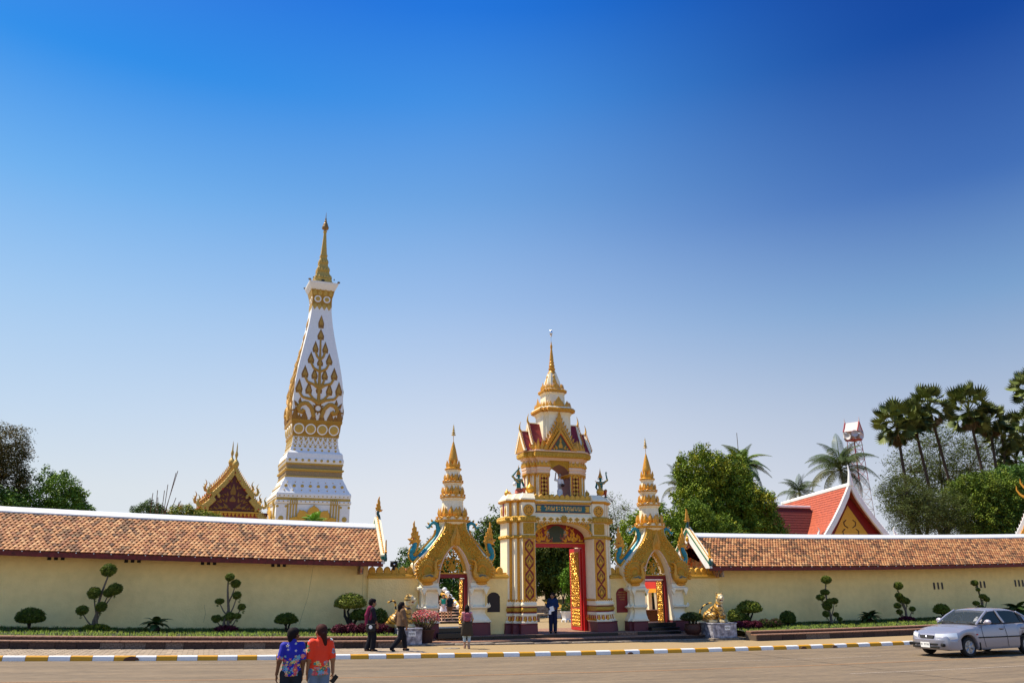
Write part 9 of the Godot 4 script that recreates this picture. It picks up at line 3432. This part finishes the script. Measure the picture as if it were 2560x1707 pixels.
func flower_print(key: String,base: Color,pal: Array,low: float,yoke: bool,seed_: int) -> StandardMaterial3D:
	# printed shirt cloth: 0.64 m by 0.8 m of the shirt from its hem up
	var im := Image.create(128,160,false,Image.FORMAT_RGB8)
	im.fill(base)
	var r := RandomNumberGenerator.new()
	r.seed = seed_
	var blot := func(cx: float,cy: float,rad: float,c: Color,c2: Color):
		var ph := r.randf() * TAU
		for y in range(int(cy - rad) - 1,int(cy + rad) + 2):
			for x in range(int(cx - rad) - 1,int(cx + rad) + 2):
				if x < 0 or y < 0 or x >= 128 or y >= 160:
					continue
				var d := Vector2(x - cx,y - cy)
				var lim: float = rad * (0.78 + 0.22 * cos(5.0 * d.angle() + ph))
				if d.length() < lim:
					im.set_pixel(x,y,c if d.length() > lim * 0.38 else c2)
	for i in 150:
		var y := 160.0 - pow(r.randf(),1.3) * 160.0 * low
		blot.call(r.randf() * 128.0,y - 4.0,3.0 + r.randf() * 6.0,pal[r.randi() % pal.size()],pal[r.randi() % pal.size()])
	for i in 9:
		blot.call(8 + r.randf() * 112.0,18.0 + r.randf() * 70.0,4.0 + r.randf() * 2.0,Color(0.92,0.9,0.8),pal[r.randi() % pal.size()])
		if yoke:
			break
	if yoke:
		for i in 130:
			blot.call(r.randf() * 128.0,r.randf() * 26.0,2.5 + r.randf() * 4.0,pal[r.randi() % pal.size()],pal[r.randi() % pal.size()])
		for i in 150:
			blot.call((r.randf() * 26.0) if i % 2 else 102.0 + r.randf() * 26.0,r.randf() * 84.0,2.5 + r.randf() * 4.0,pal[r.randi() % pal.size()],pal[r.randi() % pal.size()])
	im.fill_rect(Rect2i(0,154,128,6),base)
	var m := mat(key,Color(1,1,1),0.75)
	m.albedo_texture = ImageTexture.create_from_image(im)
	m.uv1_scale = v3(1.0 / 0.62,-1.0 / 0.72,1)
	m.uv1_offset = v3(0.5,1.0 + 0.70 / 0.72,0)
	m.rim_enabled = true
	m.rim = 0.15
	return m

func build_people() -> void:
	var tan := Color(0.30,0.155,0.085)
	var fair := Color(0.46,0.27,0.17)
	var black := Color(0.012,0.010,0.010)
	var ink := Color(0.014,0.014,0.016)
	var pal := [Color(0.85,0.3,0.3),Color(0.2,0.5,0.35),Color(0.9,0.75,0.4),Color(0.4,0.65,0.75),Color(0.7,0.25,0.35),Color(0.85,0.5,0.45)]
	# the pair crossing the road
	person("person in blue floral shirt and dark trousers, seen from behind, crossing the road",v3(1.27,gy(1.27),-13.8),PI - 0.05,1.45,
		{"el_r": v3(-0.19,1.04,-0.04),"wr_r": v3(-0.185,0.81,0.02),"el_l": v3(0.205,1.05,-0.05),"wr_l": v3(0.235,0.83,0.0),"ankle_l": v3(0.08,0.08,-0.12),"knee_l": v3(0.085,0.46,0.0)},
		{"skin": Color(0.16,0.075,0.042),"hair": black,"cell": 0.013,"head_turn": -0.75,"hair_line": 0.03,"clothes": [
			{"name": "trousers","kind": "trousers","col": Color(0.02,0.025,0.035),"loose": 0.03},
			{"name": "shirt","kind": "shirt","mat": flower_print("blue_print",Color(0.055,0.075,0.60),pal,0.42,false,5),"g": 0.004,"sleeve": 0.42,"sleeve_g": 0.014,"hem": 0.80,"hem_r": 0.172},
			{"name": "shoes","kind": "shoes","col": ink}]})
	person("person in orange floral shirt and jeans, hair tied back, seen from behind on the road",v3(1.70,gy(1.7),-13.85),PI + 0.05,1.50,
		{"el_r": v3(-0.21,1.03,-0.03),"wr_r": v3(-0.235,0.80,0.03),"el_l": v3(0.185,1.03,-0.03),"wr_l": v3(0.19,0.80,0.02),"ankle_r": v3(-0.085,0.08,-0.1)},
		{"skin": tan,"hair": Color(0.05,0.018,0.012),"cell": 0.013,"head_turn": 0.35,"hair_line": 0.035,"curl": 1.0,"hair_bones": [[v3(0.0,-0.02,-0.09),v3(-0.03,-0.17,-0.085),0.05,0.03]],"clothes": [
			{"name": "jeans","kind": "trousers","col": Color(0.14,0.19,0.27),"loose": 0.015},
			{"name": "shirt","kind": "shirt","mat": flower_print("orange_print",Color(0.93,0.22,0.03),pal,0.30,true,8),"g": 0.008,"sleeve": 0.42,"sleeve_g": 0.018,"hem": 0.78,"hem_r": 0.18},
			{"name": "shoes","kind": "shoes","col": ink}]})
	var b := B.new()
	b.box(Vector3.ZERO,v3(0.075,0.13,0.018),Basis(Vector3.BACK,-0.65) * Basis(Vector3.UP,0.3),0.006)
	tag(obj("phone",b,M.dark,null,v3(1.945,gy(1.7) + 0.655,-13.88)),"flat black phone in the hand of the person in the orange shirt","phone")
	# on the pavement
	var py := 0.108
	person("person in black with a crimson shawl, walking right on the pavement",v3(5.01,gy(5.0) + py,-27.9),PI / 2 + 0.1,1.62,
		{"ankle_l": v3(0.07,0.075,-0.10),"ankle_r": v3(-0.07,0.075,0.05),"knee_r": v3(-0.08,0.44,0.08),"el_r": v3(-0.2,1.04,0.05),"wr_r": v3(-0.17,0.84,0.15),"head": v3(0,1.475,0.03)},
		{"skin": tan,"hair": black,"head_pitch": 0.1,"hair_line": 0.04,"hair_bones": [[v3(0,0.05,-0.05),v3(0,0.0,-0.07),0.085,0.075]],"clothes": [
			{"name": "trousers","kind": "trousers","col": ink,"loose": 0.03},
			{"name": "blouse","kind": "shirt","col": Color(0.02,0.018,0.025),"sleeve": 0.7,"hem": 0.85},
			{"name": "shawl","kind": "bones","col": Color(0.20,0.025,0.065),"k": 0.03,"bones": [[v3(0.05,1.33,0.02),v3(-0.05,1.32,-0.06),0.075,0.075],[v3(-0.03,1.32,-0.09),v3(-0.02,1.1,-0.16),0.07,0.07],[v3(-0.02,1.1,-0.16),v3(0,0.82,-0.15),0.07,0.055],[v3(-0.11,1.3,0.0),v3(-0.13,1.0,-0.08),0.05,0.05]]},
			{"name": "shoes","kind": "shoes","col": ink}]})
	var bag := thing("handbag","black shoulder bag with white disc, carried by the person in the crimson shawl","handbag",v3(4.96,gy(5.0) + py + 0.74,-27.66))
	b = B.new()
	b.box(v3(0,0,0),v3(0.30,0.24,0.10),Basis(),0.03)
	obj("bag",b,M.dark,bag)
	b = B.new()
	b.lathe([[0.0,0.0],[0.06,0.0],[0.055,0.012],[0.0,0.014]],14,Transform3D(Basis(Vector3.RIGHT,PI / 2),v3(-0.02,0.02,0.05)))
	obj("disc",b,M.white,bag)
	b = B.new()
	b.tube([v3(-0.12,0.1,0),v3(-0.05,0.35,-0.02),v3(0.02,0.60,-0.10)],0.012,5)
	b.tube([v3(0.12,0.1,0),v3(0.08,0.35,-0.02),v3(0.02,0.60,-0.10)],0.012,5)
	obj("strap",b,M.dark,bag)
	person("person in brown jacket and black trousers striding right on the pavement",v3(5.98,gy(6.0) + py,-27.83),PI / 2 + 0.25,1.56,
		{"ankle_l": v3(0.07,0.09,0.20),"knee_l": v3(0.08,0.45,0.16),"toe_l": v3(0.0,-0.04,0.13),"ankle_r": v3(-0.06,0.14,-0.34),"knee_r": v3(-0.08,0.44,-0.06),"toe_r": v3(0.0,-0.10,0.08),"el_l": v3(0.21,1.04,-0.08),"wr_l": v3(0.2,0.84,0.0),"el_r": v3(-0.22,1.03,0.02),"wr_r": v3(-0.22,0.82,0.09)},
		{"skin": tan,"hair": black,"hair_line": 0.04,"hair_bones": [[v3(0,0.0,-0.05),v3(0,-0.11,-0.06),0.09,0.075]],"clothes": [
			{"name": "trousers","kind": "trousers","col": ink,"loose": 0.03,"cuff": 0.1},
			{"name": "jacket","kind": "shirt","col": Color(0.17,0.10,0.058),"g": 0.026,"sleeve": 0.97,"sleeve_g": 0.012,"hem": 0.80,"hem_r": 0.2},
			{"name": "shoes","kind": "bones","col": ink,"bones": [[v3(0.07,0.05,0.17),v3(0.07,0.045,0.34),0.045,0.035],[v3(-0.06,0.09,-0.37),v3(-0.06,0.04,-0.25),0.045,0.035]]}]})
	person("person in pink top and pale jeans, seen from behind before the left side gate",v3(8.51,gy(8.5) + py,-28.76),PI - 0.3,1.46,
		{"el_l": v3(0.22,1.06,-0.02),"wr_l": v3(0.19,0.90,0.12),"el_r": v3(-0.22,1.06,-0.02),"wr_r": v3(-0.19,0.90,0.12),"ankle_l": v3(0.075,0.075,0.04),"ankle_r": v3(-0.075,0.075,-0.04)},
		{"skin": fair,"hair": black,"head_pitch": -0.1,"hair_line": 0.05,"hair_bones": [[v3(0,0.0,-0.05),v3(0,-0.12,-0.055),0.095,0.08]],"clothes": [
			{"name": "jeans","kind": "trousers","col": Color(0.36,0.47,0.55),"g": 0.008,"loose": 0.004,"cuff": 0.24},
			{"name": "top","kind": "vest","col": Color(0.68,0.33,0.38),"hem": 0.9},
			{"name": "tied_jacket","kind": "bones","col": Color(0.055,0.045,0.032),"k": 0.05,"bones": [[v3(-0.1,0.93,-0.02),v3(0.1,0.93,-0.02),0.12,0.12],[v3(-0.08,0.9,-0.08),v3(-0.16,0.50,-0.1),0.11,0.09],[v3(0.08,0.9,-0.08),v3(0.14,0.52,-0.1),0.11,0.09],[v3(0,0.9,-0.1),v3(0,0.52,-0.12),0.11,0.09]],"cuts": [[v3(0,0.46,0),Vector3.DOWN],[v3(0,0.98,0),Vector3.UP]]},
			{"name": "sandals","kind": "shoes","col": Color(0.42,0.28,0.2),"top": 0.04}]})
	var bp := thing("backpack","small pink patterned backpack on the person before the left side gate","backpack",v3(8.47,gy(8.5) + py + 1.04,-28.60),"",-0.3)
	b = B.new()
	b.box(Vector3.ZERO,v3(0.25,0.30,0.11),Basis(),0.045)
	obj("bag",b,mat("pink_print",Color(0.80,0.45,0.52),0.8,0.0,noise_tex("pinkp",0.09,Color(0.6,0.5,0.55),Color(1,1,1),FastNoiseLite.TYPE_CELLULAR,256,1,3),0.3),bp)
	b = B.new()
	b.box(v3(0,-0.06,0.06),v3(0.18,0.13,0.03),Basis(),0.012)
	obj("pocket",b,M.pink_print,bp)
	person("person in dark navy shirt and trousers standing in the main arch",v3(13.3,0.318,-32.55),-0.25,1.60,
		{"el_l": v3(0.21,1.05,-0.03),"wr_l": v3(0.10,0.95,0.17),"hand_l": v3(-1,0.0,0.3),"palm_l": v3(0,-0.3,-1),"thumb_l": v3(0,1,0),"el_r": v3(-0.21,1.05,-0.03),"wr_r": v3(-0.09,0.93,0.18),"hand_r": v3(1,0.0,0.3),"palm_r": v3(0,0,-1),"thumb_r": v3(0,1,0),"ankle_r": v3(-0.10,0.075,0.06)},
		{"skin": tan,"hair": black,"head_turn": -0.5,"hair_line": 0.06,"curl": 0.9,"clothes": [
			{"name": "trousers","kind": "trousers","col": Color(0.012,0.018,0.045),"loose": 0.025},
			{"name": "shirt","kind": "shirt","col": Color(0.015,0.028,0.085),"sleeve": 0.95,"hem": 0.86,"sleeve_g": 0.01},
			{"name": "shoes","kind": "shoes","col": ink}]})
	b = B.new()
	b.box(v3(0,0,0),v3(0.17,0.20,0.03),Basis(Vector3.UP,-0.2) * Basis(Vector3.BACK,0.3),0.008)
	b.box(v3(-0.09,-0.13,0.01),v3(0.10,0.16,0.03),Basis(Vector3.UP,-0.2),0.008)
	tag(obj("papers",b,M.white,null,v3(13.16,1.26,-32.30)),"white papers held by the person standing in the main arch","papers")
	# on the stairs behind the left gate
	person("person in green top and white skirt on the stairs behind the left gate",v3(13.2,0.22,-49.6),0.0 - 0.1,1.5,
		{"wr_l": v3(0.03,0.85,0.16),"wr_r": v3(-0.03,0.83,0.16),"el_l": v3(0.2,1.04,0.02),"el_r": v3(-0.2,1.04,0.02),"hand_l": v3(-0.3,-1,0.1),"hand_r": v3(0.3,-1,0.1)},
		{"skin": fair,"hair": Color(0.05,0.02,0.012),"cell": 0.02,"hand_cell": 0.008,"hair_bones": [[v3(0,0.0,-0.05),v3(0,-0.14,-0.05),0.09,0.08]],"clothes": [
			{"name": "top","kind": "vest","col": Color(0.02,0.30,0.22),"hem": 0.9},
			{"name": "skirt","kind": "skirt","col": Color(0.75,0.68,0.70),"hem": 0.52,"hem_r": 0.24},
			{"name": "shoes","kind": "shoes","col": Color(0.6,0.45,0.4),"top": 0.05}]})
	person("person in black top and brown shorts on the stairs behind the left gate",v3(13.62,0.22,-49.75),-0.15,1.5,
		{"el_r": v3(-0.26,1.18,0.10),"wr_r": v3(-0.12,1.36,0.2),"hand_r": v3(0.5,1,0),"ankle_l": v3(0.16,0.075,0)},
		{"skin": fair,"hair": black,"cell": 0.02,"hand_cell": 0.008,"clothes": [
			{"name": "top","kind": "shirt","col": Color(0.015,0.02,0.03),"hem": 0.8},
			{"name": "shorts","kind": "trousers","col": Color(0.13,0.075,0.045),"cuff": 0.55},
			{"name": "shoes","kind": "shoes","col": Color(0.6,0.45,0.4),"top": 0.05}]})
	build_statues()

func build_statues() -> void:
	# man in white in the pavilion over the arch
	var white := Color(0.88,0.87,0.86)
	var st := thing("statue","white-clad statue with one arm raised, standing in the opening above the name board","statue",v3(14.02,5.66,-33.2))
	var b := B.new()
	var skin := Color(0.42,0.34,0.30)
	var k := 0.78
	var bones := [[v3(0,0.62,0),v3(0,0.86,0),0.13,0.12,Vector3.BACK,1.3],[v3(0,0.86,0),v3(0,1.14,0),0.125,0.13,Vector3.BACK,1.3],[v3(-0.15,1.2,0),v3(0.15,1.2,0),0.065,0.065],[v3(0,1.2,0),v3(0,1.36,0.01),0.05,0.045],
		[v3(0.16,1.2,0),v3(0.22,0.98,0.02),0.06,0.055],[v3(-0.16,1.2,0),v3(-0.30,1.20,0.06),0.06,0.05],[v3(-0.30,1.20,0.06),v3(-0.28,1.48,0.1),0.042,0.03],[v3(0.22,0.98,0.02),v3(0.14,0.84,0.17),0.042,0.03],
		[v3(0.08,0.6,0),v3(0.09,0.06,0),0.085,0.06],[v3(-0.08,0.6,0),v3(-0.09,0.06,0),0.085,0.06],[v3(0.09,0.03,0),v3(0.1,0.02,0.12),0.045,0.035],[v3(-0.09,0.03,0),v3(-0.1,0.02,0.12),0.045,0.035],
		[v3(0,1.47,0.0),v3(0,1.42,0.03),0.095,0.065],[v3(0,1.45,0.085),v3(0,1.43,0.1),0.012,0.016],[v3(-0.03,1.475,0.1),v3(-0.03,1.475,0.1),-0.016,-0.016],[v3(0.03,1.475,0.1),v3(0.03,1.475,0.1),-0.016,-0.016]]
	for q in bones:
		q[0] *= k
		q[1] *= k
		q[2] *= k
		q[3] *= k
	blob(b,bones,0.013,0.03,[],func(p: Vector3):
		var q := p / k
		if q.y > 1.32 and absf(q.x) < 0.14 or (q.x < -0.22 and q.y > 1.24) or (q.z > 0.07 and q.y < 1.0 and q.y > 0.7):
			return skin
		return white)
	blob(b,hand_bones(v3(-0.28,1.48,0.1) * k,v3(0.05,1,0),v3(0,0,1),k,0.5,v3(1,0,0)),0.006,0.006,[],func(_p): return skin)
	blob(b,hand_bones(v3(0.14,0.84,0.17) * k,v3(-1,0,0.3),v3(0,1,0),k,0.5,v3(0,0,1)),0.006,0.006,[],func(_p): return skin)
	obj("body",b,M.skin,st)
	b = B.new()
	b.col = Color(0.35,0.33,0.33)
	b.ball(v3(0,1.50,-0.01) * k,v3(0.1,0.085,0.1) * k,10,6)
	obj("cap",b,M.cloth,st)
	b = B.new()
	b.ball(v3(0.1,0.9,0.2) * k,v3(0.1,0.1,0.1) * k,10,6)
	tag(obj("bowl",b,M.clay,null,v3(14.02,5.66,-33.2)),"brown round bowl held by the white-clad statue above the arch","bowl")
	# green guardians kneeling on the gate shoulders
	for sd in 2:
		var m: float = [1.0,-1.0][sd]
		var g := thing("statue",["green kneeling guardian statue on the main gate's left shoulder, arm bent over its crown","green kneeling guardian statue on the main gate's right shoulder, fist raised"][sd],"statue",[v3(12.12,5.88,-33.25),v3(16.02,5.88,-33.25)][sd],"green guardian statues on the main gate",[0.15,-0.1][sd])
		b = B.new()
		var jade := Color(0.025,0.14,0.13)
		var cloth := Color(0.40,0.10,0.06)
		var gold := Color(0.55,0.33,0.07)
		var up := [[v3(0,0.22,0),v3(0,0.42,0),0.12,0.085,Vector3.BACK,1.2],[v3(0,0.42,0),v3(0,0.60,0),0.085,0.12,Vector3.BACK,1.2],[v3(-0.15,0.67,0),v3(0.15,0.67,0),0.06,0.06],[v3(0,0.66,0),v3(0,0.78,0.01),0.05,0.045],
			[v3(0,0.87,0.0),v3(0,0.83,0.03),0.082,0.058],[v3(0,0.86,0.07),v3(0,0.84,0.085),0.01,0.014],
			[v3(0.09,0.2,0.02),v3(0.13,0.30,0.28),0.085,0.065],[v3(0.13,0.30,0.28),v3(0.13,0.04,0.22),0.06,0.04],[v3(0.13,0.03,0.22),v3(0.14,0.025,0.34),0.035,0.03],[v3(-0.09,0.2,0.0),v3(-0.2,0.07,0.2),0.085,0.06],[v3(-0.2,0.07,0.2),v3(-0.16,0.05,-0.14),0.055,0.04],
			[v3(m * 0.15,0.67,0),v3(m * 0.22,0.48,0.02),0.05,0.04],[v3(m * 0.22,0.48,0.02),v3(m * 0.2,0.33,0.14),0.04,0.028]]
		if sd == 0:
			up += [[v3(-0.15,0.67,0),v3(-0.30,0.82,0.0),0.05,0.04],[v3(-0.30,0.82,0.0),v3(-0.04,1.12,0.02),0.038,0.026]]
		else:
			up += [[v3(0.15,0.67,0),v3(0.33,0.80,0.0),0.05,0.04],[v3(0.33,0.80,0.0),v3(0.27,1.06,0.02),0.038,0.028]]
		blob(b,up,0.013,0.03,[],func(p: Vector3):
			if p.y < 0.30 and (absf(p.x) > 0.03 or p.z > 0.0) and p.y > 0.05:
				return cloth
			if p.y > 0.28 and p.y < 0.33 or (p.y > 0.66 and p.y < 0.70 and absf(p.x) < 0.1) or (p.y > 0.55 and absf(absf(p.x) - p.y + 0.5) < 0.03 and p.z > 0.03):
				return gold
			return jade)
		var wr: Vector3 = v3(-0.04,1.12,0.02) if sd == 0 else v3(0.27,1.06,0.02)
		blob(b,hand_bones(wr,v3(0.5,0.6,0) if sd == 0 else v3(0,1,0),v3(0,0,1),0.9,1.4,v3(1,0,0)),0.006,0.006,[],func(_p): return jade)
		blob(b,hand_bones(v3(m * 0.2,0.33,0.14),v3(-m * 0.3,-0.3,1),v3(0,-1,0),0.9,0.6,v3(-m,0,0)),0.006,0.006,[],func(_p): return jade)
		obj("body",b,M.skin,g)
		b = B.new()
		b.lathe([[0.0,0.90],[0.095,0.90],[0.10,0.94],[0.085,0.97],[0.075,1.0],[0.055,1.05],[0.05,1.08],[0.035,1.12],[0.03,1.16],[0.015,1.24],[0.0,1.34]],12)
		for s in [-1.0,1.0]:
			b.petal(v3(s * 0.09,0.80,0),Vector3.BACK,v3(s * 0.4,0.9,0),v3(s,0,0),0.06,0.14,0.02)
			b.petal(v3(s * 0.17,0.69,0),Vector3.BACK,v3(s * 0.7,0.7,0),v3(s,0,0),0.1,0.14,0.03)
		obj("crown",b,M.gold,g)
		if sd == 0:
			b = B.new()
			b.ball(v3(0,0,0),v3(0.09,0.09,0.09),12,8)
			tag(obj("globe",b,M.white,null,v3(11.92,6.36,-33.2)),"white round globe beside the kneeling guardian on the left shoulder","globe")
	# gilt urns
	var ur := B.new()
	ur.lathe([[0.0,0.0],[0.1,0.0],[0.12,0.03],[0.08,0.06],[0.09,0.1],[0.2,0.2],[0.24,0.3],[0.22,0.4],[0.14,0.5],[0.07,0.56],[0.04,0.62],[0.03,0.68],[0.0,0.70]],16,Transform3D(),50.0)
	var um := ur.mesh()
	for q in [[11.62,5.80,-33.35,0.52,"gilt urn, outermost on the left shoulder of the main gate"],[11.82,5.84,-33.6,0.4,"small gilt urn behind the outermost one on the left shoulder"],[12.53,5.88,-32.95,0.82,"large gilt urn right of the left kneeling guardian"],[15.36,5.88,-33.3,0.5,"gilt urn left of the right kneeling guardian"],[15.80,5.88,-32.85,0.72,"large gilt urn in front of the right kneeling guardian"]]:
		var o := obj("urn",um,M.gold_bright,null,v3(q[0],q[1],q[2]))
		o.scale = Vector3.ONE * q[3]
		tag(o,q[4],"urn","gilt urns on the main gate")
